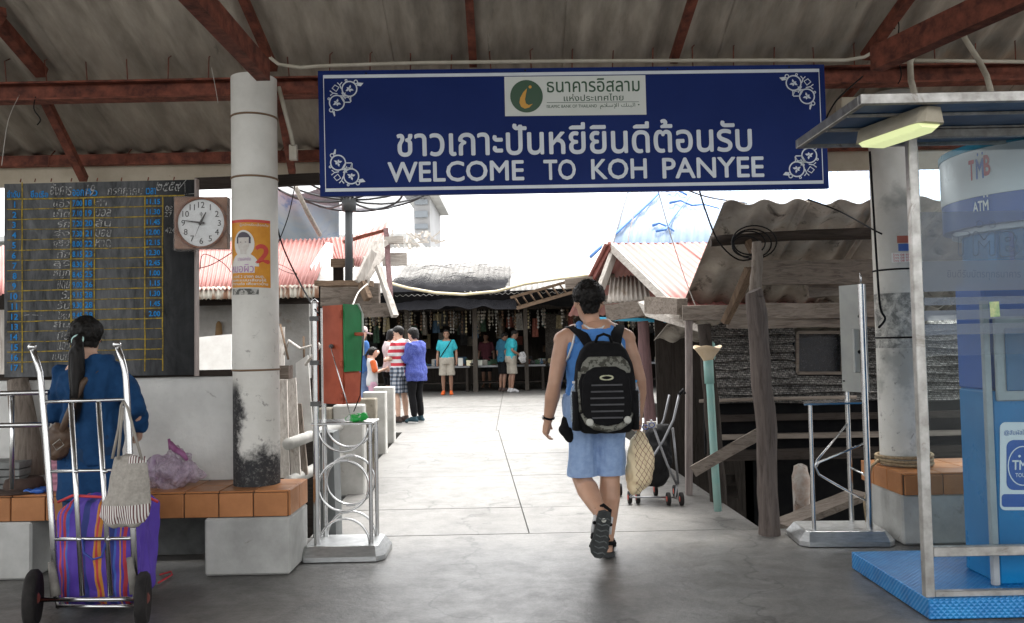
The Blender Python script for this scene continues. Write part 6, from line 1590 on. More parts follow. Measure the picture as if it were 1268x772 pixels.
# lamp under the canopy
lm = empty('tube_lamp', (1.8, 3.8, 2.25), 'lit greenish yellow tube lamp in a cream housing under the booth canopy', 'lamp')
la, lb2 = G(1078, 176, 2.27), G(1148, 152, 2.27)
la = V(la.x, min(la.y, 4.1), 2.27); lb2 = V(lb2.x, lb2.y, 2.27); ld_ = (lb2 - la); la = la - ld_ * .12; lb2 = lb2 + ld_ * .12; ld_ = (lb2 - la).normalized(); ls = V(ld_.y, -ld_.x, 0)
def sec(c, w0, w1, z0, z1): return [c - ls * w0 + V(0, 0, z0 - c.z), c + ls * w0 + V(0, 0, z0 - c.z), c + ls * w1 + V(0, 0, z1 - c.z), c - ls * w1 + V(0, 0, z1 - c.z)]
q = MB(); q.rings([sec(la, .05, .035, 2.262, 2.33), sec(la + ld_ * .03, .075, .045, 2.262, 2.335), sec(lb2 - ld_ * .03, .075, .045, 2.262, 2.335), sec(lb2, .05, .035, 2.262, 2.33)], True, False)
build(q, 'housing', M('cream_lamp_housing', (.55, .50, .40), (.45, .40, .3), 10, .5), lm)
q = MB(); q.rings([sec(la + ld_ * .03, .04, .06, 2.245, 2.2615), sec(la + ld_ * .07, .05, .07, 2.235, 2.2615), sec(lb2 - ld_ * .07, .05, .07, 2.235, 2.2615), sec(lb2 - ld_ * .03, .04, .06, 2.245, 2.2615)], True, False)
build(q, 'diffuser', plain('lamp_diffuser_glow', (.62, .68, .34), .4, 0, .18), lm)
# glass
def glass_mat():
    m, t, b = nt('booth_glass'); out = t.nodes['Material Output']
    tr_ = t.nodes.new('ShaderNodeBsdfTransparent'); tr_.inputs[0].default_value = (.90, .95, .96, 1); gl = t.nodes.new('ShaderNodeBsdfGlossy'); gl.inputs['Roughness'].default_value = .03
    mx = t.nodes.new('ShaderNodeMixShader'); fr_ = t.nodes.new('ShaderNodeFresnel'); fr_.inputs[0].default_value = 1.5
    t.links.new(mth(t, 'MULTIPLY_ADD', fr_.outputs[0], .4, .0), mx.inputs[0]); t.links.new(tr_.outputs[0], mx.inputs[1]); t.links.new(gl.outputs[0], mx.inputs[2]); t.links.new(mx.outputs[0], out.inputs[0]); return m
gz0, gz1 = zmr + .046, zc - .041
q = MB(); q.box(xp + .023, 4.3, YG - .003, YG + .003, gz0, gz1); build(q, 'glass_pane', glass_mat(), at_)
def frost(name, k, c=(.34, .38, .44)):
    if name in MC: return MC[name]
    m, t, b = nt(name); out = t.nodes['Material Output']; tr_ = t.nodes.new('ShaderNodeBsdfTransparent'); df = t.nodes.new('ShaderNodeBsdfDiffuse'); df.inputs[0].default_value = (*c, 1); tl = t.nodes.new('ShaderNodeBsdfTranslucent'); tl.inputs[0].default_value = (*c, 1)
    m1 = t.nodes.new('ShaderNodeMixShader'); m1.inputs[0].default_value = .5; t.links.new(df.outputs[0], m1.inputs[1]); t.links.new(tl.outputs[0], m1.inputs[2])
    mx = t.nodes.new('ShaderNodeMixShader'); f = noise_n(t, pos(t), 4, 4, .6)
    t.links.new(mth(t, 'MULTIPLY_ADD', f, .14, k * .8 - .07), mx.inputs[0]); t.links.new(tr_.outputs[0], mx.inputs[1]); t.links.new(m1.outputs[0], mx.inputs[2]); t.links.new(mx.outputs[0], out.inputs[0]); MC[name] = m; return m
def gzz(py): return W(1200, py, YG).z
for y0, y1, k in ((262, 322.5, .36), (323, 360.5, .62), (368, 377.5, .55), (384, 396, .55), (401, 414.5, .55), (415, 440, .10)):
    q = MB(); q.box(xp + .03, 4.3, YG - .0052, YG - .0035, gzz(y1), gzz(y0)); build(q, 'frosted_band', frost('frost_%02d' % int(k * 100), k), at_)
fgz = Frame(Y=YG - .006)
def outline_text(q, s_, x0, y0, x1, y1, w_):
    P, T = text2d(s_, .05); cnt = {}
    for tri in T:
        for a, b_ in ((tri[0], tri[1]), (tri[1], tri[2]), (tri[2], tri[0])): cnt[(min(a, b_), max(a, b_))] = cnt.get((min(a, b_), max(a, b_)), 0) + 1
    lo = P.min(0); hi = P.max(0)
    def mp_(i): return (x0 + (x1 - x0) * (P[i][0] - lo[0]) / (hi[0] - lo[0]), y1 + (y0 - y1) * (P[i][1] - lo[1]) / (hi[1] - lo[1]))
    for (a, b_), n_ in cnt.items():
        if n_ == 1: fgz.line(q, [mp_(a), mp_(b_)], w_, 0)
q = MB(); outline_text(q, "T", 1179, 287, 1201, 317, .8); outline_text(q, "M", 1205, 287, 1232, 317, .8); outline_text(q, "B", 1238, 287, 1262, 318, .8)
fgz.circ(q, 1213, 278, 4.2, .8, 18, 0); fgz.circ(q, 1229, 278, 4.2, .8, 18, 0)
fgz.text(q, "ยินดีรับบัตรทุกธนาคาร", 1173, 334, 1264, 347, 0, 0)
build(q, 'glass_lettering', plain('grey_glass_print', (.08, .10, .14), .5), at_, kind='stuff')
q = MB(); fgz.poly(q, [(1225, 374), (1237, 373.5), (1238.5, 392), (1226.5, 393)], 0); build(q, 'yellow_sticker', M('yellow_sticker_print', (.55, .58, .30), (.25, .4, .2), 60, .5, bmp=0), at_)
# machine: rounded pillar, drum header, front
CXA, CYA = 3.02, 4.52
lightblue = M('atm_blue_enamel', (.006, .17, .40), (.005, .13, .32), 2, .28, 0, .02, 40)
paleblue = M('atm_pale_blue', (.05, .26, .56), (.04, .22, .48), 2, .25, 0, .02, 40)
whitee = M('atm_white_enamel', (.66, .69, .72), (.6, .64, .68), 2, .3, 0, .02, 40)
navy2 = M('atm_navy', (.03, .10, .36), (.025, .08, .3), 2, .3, 0, .02, 40)
RH = CXA - W(1187, 200, 4.45).x; RB = RH - .10
def zpx(py, px=1200): return W(px, py, CYA - .1).z
zA, zB_, zC_, zD = zpx(182, 1187), zpx(190, 1187), zpx(247, 1187), zpx(282, 1190)
for nm_, z0, z1, r_, m_ in (('header_rim', zB_, zA, RH + .006, M('atm_teal', (.04, .25, .38), rough=.3)), ('header_band', zC_, zB_ - .001, RH, whitee), ('header_lower_band', zD, zC_ - .001, RH - .004, navy2), ('neck', zD - .03, zD - .001, RH - .05, whitee)):
    q = MB(); q.lathe((CXA, CYA, 0), [(r_, z0), (r_, z1)], 64); autosmooth(build(q, nm_, m_, at_))
q = MB(); q.lathe((CXA, CYA, 0), [(RB, PH), (RB, .6), (RB, 1.2), (RB, zD - .031)], 48); autosmooth(build(q, 'pillar', lightblue, at_))
for a_ in (200, 214, 226, 238):
    q = MB(); a = R(a_); q.beam((CXA + (RB + .004) * math.cos(a), CYA + (RB + .004) * math.sin(a), PH + .01), (CXA + (RB + .004) * math.cos(a), CYA + (RB + .004) * math.sin(a), zD - .05), .05 if a_ != 214 else .02, .012, up=(-math.sin(a + math.pi / 2), math.cos(a + math.pi / 2), 0)); build(q, 'pillar_fin', paleblue if a_ in (200, 226) else navy2, at_)
mf = 4.03; MXL = W(1232, 580, 4.03).x
q = MB(); q.cbox(MXL, 4.2, mf, mf + .3, PH, 1.05, .01); build(q, 'machine_body', lightblue, at_)
q = MB(); q.cbox(MXL + .015, 4.2, mf - .02, mf - .001, 1.0, 1.42, .006); build(q, 'screen_bezel', M('grey_bezel', (.33, .35, .37), (.25, .27, .29), 5, .4), at_)
q = MB(); q.cbox(MXL + .06, 4.0, mf - .03, mf - .021, 1.05, 1.36, .004); build(q, 'screen', plain('atm_screen', (.02, .09, .20), .12), at_)
q = MB(); q.cbox(MXL, 4.2, mf + .05, mf + .3, 1.051, 1.6, .01); build(q, 'machine_upper', navy2, at_)
q = MB(); q.cbox(MXL - .035, MXL - .001, mf - .01, mf + .02, PH, 1.5, .004); build(q, 'bezel_post', M('grey_bezel', (.33, .35, .37)), at_)
YM = mf - .003
fm = Frame(Y=YM)
def rr(x0, y0, x1, y1, r_, n=5):
    o = []
    for cx_, cy_, a0 in ((x1 - r_, y0 + r_, -90), (x1 - r_, y1 - r_, 0), (x0 + r_, y1 - r_, 90), (x0 + r_, y0 + r_, 180)):
        for i in range(n + 1): a = R(a0 + 90 * i / n); o.append((cx_ + r_ * math.cos(a), cy_ + r_ * math.sin(a)))
    return o
q = MB(); fm.poly(q, rr(1238, 523, 1330, 632, 7), .001); build(q, 'touch_sticker', whitee, at_)
q = MB(); fm.poly(q, rr(1246, 545, 1320, 607, 9), .002); fm.poly(q, rr(1240, 612, 1328, 628, 4), .002); build(q, 'sticker_field', navy2, at_)
q = MB(); fm.circ(q, 1266, 577, 18, 1.3, 28, .003, 24); fm.text(q, "TMB", 1253, 570, 1279, 582, .03, .003); fm.text(q, "TOUCH", 1257, 586, 1277, 591, .01, .003); fm.circ(q, 1262, 565, 1.6, None, 10, .003); fm.circ(q, 1271, 565, 1.6, None, 10, .003)
build(q, 'sticker_print', whitee, at_)
q = MB(); fm.text(q, "@สัมผัสใหม่", 1243, 532, 1275, 540, 0, .003); build(q, 'sticker_blue_print', navy2, at_)
# writing on the drum: wraps round it
fd = Frame(fn=lambda x, y, h: V(CXA + (RH + h + .001) * math.sin((x)), CYA - (RH + h + .001) * math.cos(x), y))
def drum_text(q, s_, px0, px1, z0, z1, bold, h=.002):
    def ang(px):
        best = None
        for k in range(-88, 60):
            a = R(k); p = V(CXA + RH * math.sin(a), CYA - RH * math.cos(a), z0); d = (p - CP); xx = d.dot(CR) / d.dot(F_) * 1000 + 634
            if best is None or abs(xx - px) < best[0]: best = (abs(xx - px), a)
        return best[1]
    a0, a1 = ang(px0), ang(px1); P, T = text2d(s_, bold); lo = P.min(0); hi = P.max(0)
    q.add([fd.pt(a0 + (a1 - a0) * (p[0] - lo[0]) / (hi[0] - lo[0]), z0 + (z1 - z0) * (p[1] - lo[1]) / (hi[1] - lo[1]), h) for p in P], T)
    return a0, a1
zt0, zt1 = zpx(233, 1205) + .03, zpx(208, 1205) + .03
tmbr, tmbb = plain('logo_red', (.42, .03, .05), .4), plain('logo_blue', (.02, .10, .40), .4)
q = MB(); drum_text(q, "T", 1201, 1208, zt0, zt1, .04); drum_text(q, "B", 1219, 1228, zt0 + .01, zt1 + .01, .04); build(q, 'logo_red_letters', tmbr, at_)
q = MB(); drum_text(q, "M", 1209, 1218, zt0, zt1, .04); drum_text(q, "•", 1209.5, 1212.5, zt1 + .012, zt1 + .03, .0); drum_text(q, "•", 1215, 1218, zt1 + .014, zt1 + .032, 0); drum_text(q, "กดเงินได้ทุกธนาคาร", 1246, 1300, zt1 + .06, zt1 + .085, 0); build(q, 'logo_blue_letters', tmbb, at_)
q = MB(); drum_text(q, "ATM", 1206, 1225, zpx(268) + .01, zpx(255) + .01, .03); drum_text(q, "•", 1217, 1220, zpx(252) + .01, zpx(249) + .01, 0); drum_text(q, "•", 1221.5, 1224.5, zpx(252) + .01, zpx(249) + .01, 0)
build(q, 'atm_lettering', whitee, at_)
# junction box on the column head, behind the canopy
q = MB(); a = W(1035, 150, 5.3); q.cbox(a.x, a.x + .20, 5.2, 5.3, a.z, a.z + .13, .006); tag(build(q, 'junction_box', cream), 'cream junction box under the beam left of the right column', 'box')

# ------------------------------------------------------------------ stroller
sr = empty('stroller', G(805, 622), 'folded black baby stroller with red hubbed wheels parked at the walkway edge', 'stroller')
YSR = 6.6
blackc = M('black_stroller_cloth', (.006, .006, .007), (.012, .012, .012), 14, .9)
greytube = M('grey_stroller_tube', (.28, .28, .29), rough=.4, metal=.7, bmp=0)
def WS(px, py, dy=0): return W(px, py, YSR + dy)
for pts in ([(841, 489), (834, 520), (822, 545), (806, 570), (790, 600)], [(806, 520), (815, 545), (826, 575), (838, 600)], [(833, 530), (836, 560), (840, 600)]):
    for dy, dx in ((0, 0), (.42, -6)):
        if pts[0] == (841, 489) or dy == 0:
            q = MB(); q.tube([WS(a - (12 if dy else 0), b_, dy) for a, b_ in pts], .010, 8); build(q, 'frame_tube', greytube, sr)
q = MB(); q.tube([WS(841, 489), WS(846, 483), WS(848, 488)], .014, 8); build(q, 'handle', black, sr)
q = MB(); rs = []
for (py_, xa, xb, th) in ((526, 802, 830, .08), (545, 800, 830, .13), (570, 792, 832, .16), (592, 786, 828, .14), (602, 792, 822, .08)):
    a = WS(xa, py_, .2); b_ = WS(xb, py_, .2); rs.append([((a.x + b_.x) / 2 + (b_.x - a.x) / 2 * math.cos(t_), YSR + .2 + th * math.sin(t_), a.z) for t_ in [2 * math.pi * i / 18 for i in range(18)]])
q.rings(rs); vox(q, 'seat_cloth', blackc, sr, .012, 3, (.02, 12, 1))
q = MB(); q.box(*sum(([a, b_] for a, b_ in zip(WS(802, 530, -.02), WS(812, 522, .02))), [])); build(q, 'label_patch', plain('pale_patch', (.4, .38, .34)), sr)
redhub = plain('stroller_red_hub', (.55, .07, .04), .4)
for (px_, py_, dy) in ((780, 622, 0), (768, 612, .35), (828, 624, 0), (844, 624, 0), (812, 612, .35), (790, 622, 0), (836, 614, .35)):
    g_ = G(px_, py_ + 2); rW = .052; c = V(g_.x, g_.y, rW)
    w_ = empty('wheel', c); w_.parent = sr; w_.location = c - origin_of(sr)
    q = MB(); q.lathe(c, [(rW * .6, -.014), (rW * .95, -.014), (rW, -.008), (rW, .008), (rW * .95, .014), (rW * .6, .014)], 24, axis='x'); build(q, 'tyre', rub, w_)
    q = MB(); q.lathe(c, [(.006, -.018), (rW * .62, -.012), (rW * .62, .012), (.006, .018)], 18, axis='x'); build(q, 'hub', redhub, w_)
for a, b_ in (((780, 616), (792, 602)), ((836, 618), (838, 600)), ((780, 616), (836, 616))):
    q = MB(); q.tube([WS(*a, -.05), WS(*b_)], .008, 6); build(q, 'frame_tube', greytube, sr)
# ------------------------------------------------------------------ people
def skin_mat(name, c):
    m, t, b = nt(name); p = pos(t); f = noise_n(t, p, 9, 5, .6)
    t.links.new(ramp(t, f, [(.3, c), (.7, tuple(x * .78 for x in c))]), b.inputs['Base Color'])
    b.inputs['Roughness'].default_value = .5; b.inputs['Subsurface Weight'].default_value = .08; b.inputs['Subsurface Radius'].default_value = (.02, .008, .004)
    bump(t, b, noise_n(t, p, 160, 4, .6), .12, .002); return m
skin1 = skin_mat('tanned_skin', (.52, .30, .20)); skin2 = skin_mat('light_skin', (.60, .38, .28)); skin3 = skin_mat('brown_skin', (.26, .14, .09))
hairm = M('black_hair', (.004, .0035, .003), (.010, .008, .007), 60, .55, bmp=.5, bscale=130, stretch=(1, 1, .25), spec=.25)
def cloth(name, c, c2=None, sc=14, bm=.25): return M(name, c, c2 or tuple(x * .8 for x in c), sc, .9, 0, bm, 220, spec=.2)
def stripes_z(name, bands):          # bands of colour at real heights
    m, t, b = nt(name); p = pos(t); s = t.nodes.new('ShaderNodeSeparateXYZ'); t.links.new(p, s.inputs[0])
    mr = t.nodes.new('ShaderNodeMapRange'); mr.inputs[1].default_value = bands[0][0]; mr.inputs[2].default_value = bands[-1][0]; t.links.new(mth(t, 'MULTIPLY_ADD', s.outputs[0], .12, s.outputs[2]) if False else s.outputs[2], mr.inputs[0])
    r_ = t.nodes.new('ShaderNodeValToRGB'); r_.color_ramp.interpolation = 'CONSTANT'; e = r_.color_ramp.elements
    while len(e) < len(bands) - 1: e.new(.5)
    z0, z1 = bands[0][0], bands[-1][0]
    for k, (z, c) in zip(e, bands[:-1]): k.position = (z - z0) / (z1 - z0); k.color = (*c, 1)
    t.links.new(mr.outputs[0], r_.inputs[0]); t.links.new(r_.outputs[0], b.inputs['Base Color']); b.inputs['Roughness'].default_value = .85; return m

JD = dict(pel=(0, 0, .93), wst=(0, 0, 1.08), chs=(0, 0, 1.28), nkb=(0, -.01, 1.42), nkt=(0, .01, 1.50), hed=(0, .02, 1.585),
          hl=(-.09, 0, .90), kl=(-.10, .02, .49), al=(-.10, -.03, .09), tl=(-.115, .13, .03),
          hr=(.09, 0, .90), kr=(.10, .02, .49), ar=(.10, -.03, .09), tr=(.115, .13, .03),
          sl=(-.175, -.005, 1.375), el=(-.235, -.03, 1.10), wl=(-.25, .05, .86),
          sr=(.175, -.005, 1.375), er=(.235, -.03, 1.10), wr=(.25, .05, .86))
class Person:
    def __init__(s, label, base, height=1.70, heading=0, J=None, width=1.0, skin=skin2, size=.011, facing=0, nod=0, hs=1.0, group=None, cat='person'):
        s.J = {k: V(*v) for k, v in JD.items()}
        for k, v in (J or {}).items(): s.J[k] = V(*v)
        s.k = height / 1.70; s.h = heading; s.w = width; s.base = V(base[0], base[1], 0); s.size = size
        s.root = empty('person', s.base, label, cat, group); s.skin = skin; s.facing = facing; s.nod = nod; s.hs = hs
        s.rot = Matrix.Rotation(heading, 3, 'Z')
    def P(s, v): return s.base + s.rot @ (V(*v) * s.k)
    def out(s, q): q.xf(s.P); return q
    def vox(s, q, name, mat, size=None, smooth=4, fold=None, parent=None, cut=None, **kw): return vox(s.out(q), name, mat, parent or s.root, size or s.size, smooth, fold, cut, **kw)
    def solid(s, q, name, mat, parent=None, **kw): return build(s.out(q), name, mat, parent or s.root, **kw)
    def torso_rings(s, q, z0, z1, off, top_narrow=1.0, n=24, shoulders=True):
        """rings along the bent spine between two heights of the upright figure"""
        J = s.J; spine = [(.80, J['pel'] + V(0, 0, -.13)), (.93, J['pel']), (1.08, J['wst']), (1.28, J['chs']), (1.42, J['nkb']), (1.50, J['nkt'])]
        prof = [(.80, .155, .115, -.005), (.88, .172, .125, -.01), (.95, .168, .120, -.008), (1.03, .152, .108, 0), (1.10, .146, .103, .004), (1.18, .156, .108, .004), (1.27, .170, .115, 0), (1.34, .172, .108, -.006), (1.39, .155, .092, -.01), (1.43, .110, .075, -.01), (1.46, .065, .060, 0)]
        def cen(z):
            for (a, p), (b_, r_) in zip(spine, spine[1:]):
                if z <= b_ or b_ == 1.50: 
                    t_ = (z - a) / (b_ - a); return p.lerp(r_, t_), (r_ - p).normalized()
        def pr(z):
            for a, b_ in zip(prof, prof[1:]):
                if z <= b_[0]: t_ = max(0, (z - a[0]) / (b_[0] - a[0])); return [a[i] + (b_[i] - a[i]) * t_ for i in (1, 2, 3)]
            return prof[-1][1:]
        rs = []; m_ = 14
        for k in range(m_ + 1):
            z = z0 + (z1 - z0) * k / m_
            c, d = cen(z); a, b_, yo = pr(z); a = a * s.w + off; b_ = b_ * s.w + off
            if z > 1.3: a *= 1 - (1 - top_narrow) * (z - 1.3) / .16
            fw = V(0, 1, 0); fw = (fw - d * fw.dot(d)).normalized(); sd_ = fw.cross(d).normalized()
            # follow the hips/shoulder axis
            ring = []
            for i in range(n):
                t_ = 2 * math.pi * i / n; ct, st_ = math.cos(t_), math.sin(t_)
                ring.append(c + sd_ * (a * math.copysign(abs(ct) ** .85, ct)) + fw * (b_ * math.copysign(abs(st_) ** .9, st_) + yo))
            rs.append(ring)
        q.rings(rs)
    def arm(s, q, side, r=(.050, .043, .036, .040, .026), off=0, upto=2.0):
        J = s.J; S_, E, Wr = J['s' + side], J['e' + side], J['w' + side]
        k = .9 + .1 * s.w
        pts = [S_, S_.lerp(E, .5), E, E.lerp(Wr, .35), Wr]; rad = [x * k + off for x in r]
        if upto < 2.0:
            if upto <= 1: pts = [S_, S_.lerp(E, upto / 2), S_.lerp(E, upto)]; rad = [r[0] * k + off, r[1] * k + off * 1.05, r[1] * k + off * 1.2]
            else: pts = pts[:3] + [E.lerp(Wr, (upto - 1))]; rad = rad[:3] + [r[3] * k * .8 + off]
        q.limb([s.J['nkb'].lerp(S_, .55) + V(0, 0, -.04)] + pts, [.055 * k + off * .7] + rad, 14)
    def hand(s, q, side, curl=.5, dirv=None, size=1.0, palm_n=None):
        J = s.J; Wr, E = J['w' + side], J['e' + side]
        d = V(*dirv).normalized() if dirv else (Wr - E).normalized()
        sx = 1 if side == 'r' else -1
        pn = V(*palm_n) if palm_n else V(-sx, 0, 0)          # palm faces the thigh
        pn = (pn - d * pn.dot(d)).normalized(); wd = d.cross(pn).normalized()
        if wd.y < 0 and not palm_n: wd = -wd                  # thumb side forward
        L = .088 * size
        q.limb([Wr - d * .02, Wr + d * .03, Wr + d * L * .6, Wr + d * L], [.024 * size, .026 * size, .028 * size, .024 * size], 12)
        for o in (-.022, .0, .022): q.limb([Wr + d * .03 + wd * o * .7, Wr + d * L + wd * o * 1.15], [.013 * size, .0125 * size], 8)
        for i, (o, l, r_) in enumerate(((.030, .066, .0092), (.010, .076, .0096), (-.010, .071, .0092), (-.029, .056, .0082))):
            l *= size; c0 = curl * (.8 + .15 * i)
            p = Wr + d * L * .98 + wd * o * size; pts = [p - d * .015, p]; ang = 0
            for sg_ in (.42, .32, .26):
                ang += c0 * (.75 + .5 * (sg_ < .4)); dd = d * math.cos(ang) + pn * math.sin(ang); p = p + dd * l * sg_ + wd * (o * .06); pts.append(p)
            q.limb(pts, [r_ * size * x for x in (1.1, 1.05, 1, .92, .78)], 8)
        p = Wr + d * .028 * size + wd * .024 * size; dd = (d * .75 + wd * .62 + pn * .35).normalized()
        q.limb([p - dd * .01, p + dd * .030 * size, p + dd * .055 * size + pn * .010, p + dd * .07 * size + d * .012 + pn * .016], [.015 * size, .0125 * size, .0105 * size, .0088 * size], 8)
    def leg(s, q, side, r=(.088, .072, .053, .056, .034), off=0, upto=2.0, flare=1.0):
        J = s.J; H_, K, A = J['h' + side], J['k' + side], J['a' + side]; k = .9 + .1 * s.w
        back = V(0, -.012, 0)
        pts = [H_ + V(0, 0, -.02), H_.lerp(K, .5), K, K.lerp(A, .33) + back, K.lerp(A, .7) + back * .3, A]; rad = [x * k + off for x in (r[0], r[1], r[2], r[3], r[3] * .78, r[4])]
        if upto < 1: pts = [H_ + V(0, 0, -.02), H_.lerp(K, upto * .55), H_.lerp(K, upto)]; rad = [r[0] * k + off, (r[1] + .008) * k + off, (r[1] - .001) * k * flare + off]
        elif upto < 2: pts = pts[:3] + [K.lerp(A, (upto - 1) * .5), K.lerp(A, upto - 1)]; rad = rad[:3] + [r[3] * k + off, r[3] * k * .85 * flare + off]
        q.limb(pts, rad, 16)
    def foot(s, q, side, off=0):
        J = s.J; A, T = J['a' + side], J['t' + side]; d = (T - A); d.z = 0 if d.length and abs(d.z) < .09 else d.z; d = (T - A).normalized()
        heel = A + (T - A) * -.22 + V(0, 0, -.045) if abs(A.z - .09) < .04 else A - d * .0
        q.limb([A, A + V(0, 0, -.02)], [.036 + off, .036 + off]); q.limb([V(heel.x, heel.y, .034 + off * .3), A.lerp(T, .45) + V(0, 0, .0), V(T.x, T.y, .026 + off * .3)], [.031 + off, .037 + off, .026 + off], 14)
        q.limb([V(T.x - .025, T.y - .03, .026), V(T.x - .018, T.y + .005, .024)], [.024 + off, .02 + off]); q.limb([V(T.x + .02, T.y - .03, .026), V(T.x + .02, T.y - .005, .024)], [.022 + off, .018 + off])
    def headxf(s):
        c = s.J['hed']; R_ = Matrix.Rotation(s.facing, 3, 'Z') @ Matrix.Rotation(-s.nod, 3, 'X')
        return lambda v: c + R_ @ (V(*v) * s.hs)
    def head(s, q):
        T = s.headxf(); rs = []
        for z, a, b_, yo in ((-.118, .022, .02, .055), (-.105, .042, .045, .04), (-.085, .054, .065, .022), (-.055, .063, .082, .008), (-.02, .069, .092, .002), (.015, .074, .097, -.002), (.05, .074, .096, -.006), (.08, .062, .082, -.010), (.10, .042, .056, -.012), (.112, .016, .02, -.012)):
            rs.append([T((a * math.cos(t_), b_ * math.sin(t_) + yo, z)) for t_ in [2 * math.pi * i / 20 for i in range(20)]])
        q.rings(rs)
        q.limb([T((0, .090, .0)), T((0, .104, -.028)), T((0, .100, -.036))], [.008, .013, .010], 8)      # nose
        q.limb([T((-.022, .083, -.062)), T((0, .091, -.060)), T((.022, .083, -.062))], [.007, .010, .007], 8)  # lips
        q.ell(T((0, .078, -.095)), (.020, .018, .016), 10, 6)
        for sx in (-1, 1): q.ell(T((sx * .076, -.004, -.012)), (.010, .018, .031), 10, 8)
        q.limb([s.J['nkb'] + V(0, 0, -.03), s.J['nkt'], T((0, -.015, -.06))], [.060, .053, .055], 16)
    def eyes(s):
        T = s.headxf(); q = MB()
        for sx in (-1, 1): q.ell(T((sx * .030, .083, .004)), (.011, .008, .006), 8, 6)
        s.solid(q, 'eyes', plain('dark_eye', (.02, .015, .012), .2))
        q = MB()
        for sx in (-1, 1): q.limb([T((sx * .016, .092, .022)), T((sx * .044, .080, .022))], [.004, .003], 6)
        s.solid(q, 'brows', hairm)
    def hair(s, style='short', tufts=260, seed=1, vol=1.0):
        T = s.headxf(); q = MB(); rs = []; rnd_ = random.Random(seed)
        low = {'short': -.075, 'bob': -.11, 'tied': -.07}[style]
        N = 22
        for k in range(9):
            t_ = k / 8; z = low + (.122 - low) * math.sin(t_ * math.pi / 2) if k < 8 else .124
            hp = [(-.12, .050), (-.085, .056), (-.055, .063), (-.02, .069), (.015, .074), (.05, .074), (.08, .062), (.10, .042), (.112, .020), (.13, .008)]
            a = float(np.interp(z, [e_[0] for e_ in hp], [e_[1] for e_ in hp])); th_ = (.005 + .013 * min(1, k / 2.5)) if style != 'bob' else .016
            b_ = a * 1.27 + th_ * vol * 1.1; a = a + th_ * vol; ring = []
            for i in range(N):
                an = 2 * math.pi * i / N; x_, y_ = a * math.cos(an), b_ * math.sin(an) - .008
                zz = z
                if math.sin(an) > .15: zz = max(z, .055 * min(1, (math.sin(an) - .15) * 2.2) + .01 * (1 if style == 'short' else .2)) if z < .08 else z   # hairline rises over the brow
                if abs(math.cos(an)) > .8 and style == 'short': zz = max(zz, -.005)
                ring.append(T((x_, y_, zz)))
            rs.append(ring)
        q.rings(rs)
        o = s.vox(q, 'hair', hairm, max(.005, s.size * .7), 2, (.006, 60, .6))
        if tufts:
            q = MB()
            for i in range(tufts):
                th = rnd_.uniform(0, 2 * math.pi); ph = rnd_.uniform(-.25 if style == 'short' else -.5, 1.45)
                n_ = V(math.cos(th) * math.cos(ph), math.sin(th) * math.cos(ph), math.sin(ph))
                if n_.y > .25 and n_.z < .45: continue
                if style == 'short' and abs(n_.x) > .75 and n_.z < -.0: continue
                p = V(n_.x * .083 * vol, n_.y * .103 * vol - .008, n_.z * (.118 if n_.z > 0 else .07)); d = (n_ * .5 + V(rnd_.uniform(-.5, .5), rnd_.uniform(-.5, .3), -.6 if style != 'short' or n_.z < .4 else .2)).normalized()
                l = rnd_.uniform(.008, .018); q.limb([T(p - n_ * .006), T(p + d * l * .5 + n_ * .002), T(p + d * l)], [.0016, .0013, .0005], 3)
            s.solid(q, 'hair_tufts', hairm, kind='stuff')
        return o
    def body(s, arms=True, hands=None, feet=True, extra=None, fold=None):
        q = MB(); s.torso_rings(q, .80, 1.455, 0)
        for sd_ in 'lr':
            s.arm(q, sd_); s.leg(q, sd_)
            if feet: s.foot(q, sd_)
            h_ = (hands or {}).get(sd_, {}); s.hand(q, sd_, **h_)
        s.head(q)
        if extra: extra(q)
        return s.vox(q, 'body', s.skin, None, 3)
    def shirt(s, mat, hem=.84, sleeve=.55, off=.016, fold=(.010, 11, .6), name='shirt', neck=1.425):
        q = MB(); s.torso_rings(q, hem, neck, off)
        if sleeve:
            for sd_ in 'lr': s.arm(q, sd_, off=off * .95, upto=sleeve)
        return s.vox(q, name, mat, None, 3, fold, cut=(s.P((0, 0, hem - .03)).z if sleeve < 1 else None))
    def bottoms(s, mat, upto=.8, off=.018, flare=1.05, fold=(.010, 10, .5), name='shorts', top=.98):
        q = MB(); s.torso_rings(q, .80, top, off)
        for sd_ in 'lr': s.leg(q, sd_, off=off, upto=upto, flare=flare)
        ct = s.P((0, 0, (s.J['hl'].lerp(s.J['kl'], upto)).z - .03)).z if upto < 1 else None
        q.limb([s.J['hl'] + V(.02, 0, -.06), s.J['hr'] + V(-.02, 0, -.06)], [.085 * s.w + off * .6] * 2, 16)
        return s.vox(q, name, mat, None, 3, fold, cut=ct)
    def shoes(s, mat, sole=None, off=.008):
        for sd_ in 'lr':
            q = MB(); s.foot(q, sd_, off); o = s.vox(q, 'shoe', mat, s.size * .8, 2)
            if sole:
                J = s.J; A, T = J['a' + sd_], J['t' + sd_]; q = MB(); d = (V(T.x, T.y, 0) - V(A.x, A.y, 0)).normalized(); p = V(-d.y, d.x, 0); c0 = V(A.x, A.y, 0) - d * .05; c1 = V(T.x, T.y, 0) + d * .035
                ring = [c0 - p * .03, c0 - d * .02, c0 + p * .03, c0.lerp(c1, .7) + p * .044, c1 + p * .022, c1 + d * .012, c1 - p * .022, c0.lerp(c1, .7) - p * .044]
                q.prism([V(r_.x, r_.y, .002) for r_ in ring[::-1]], (0, 0, .018)); s.solid(q, 'sole', sole)

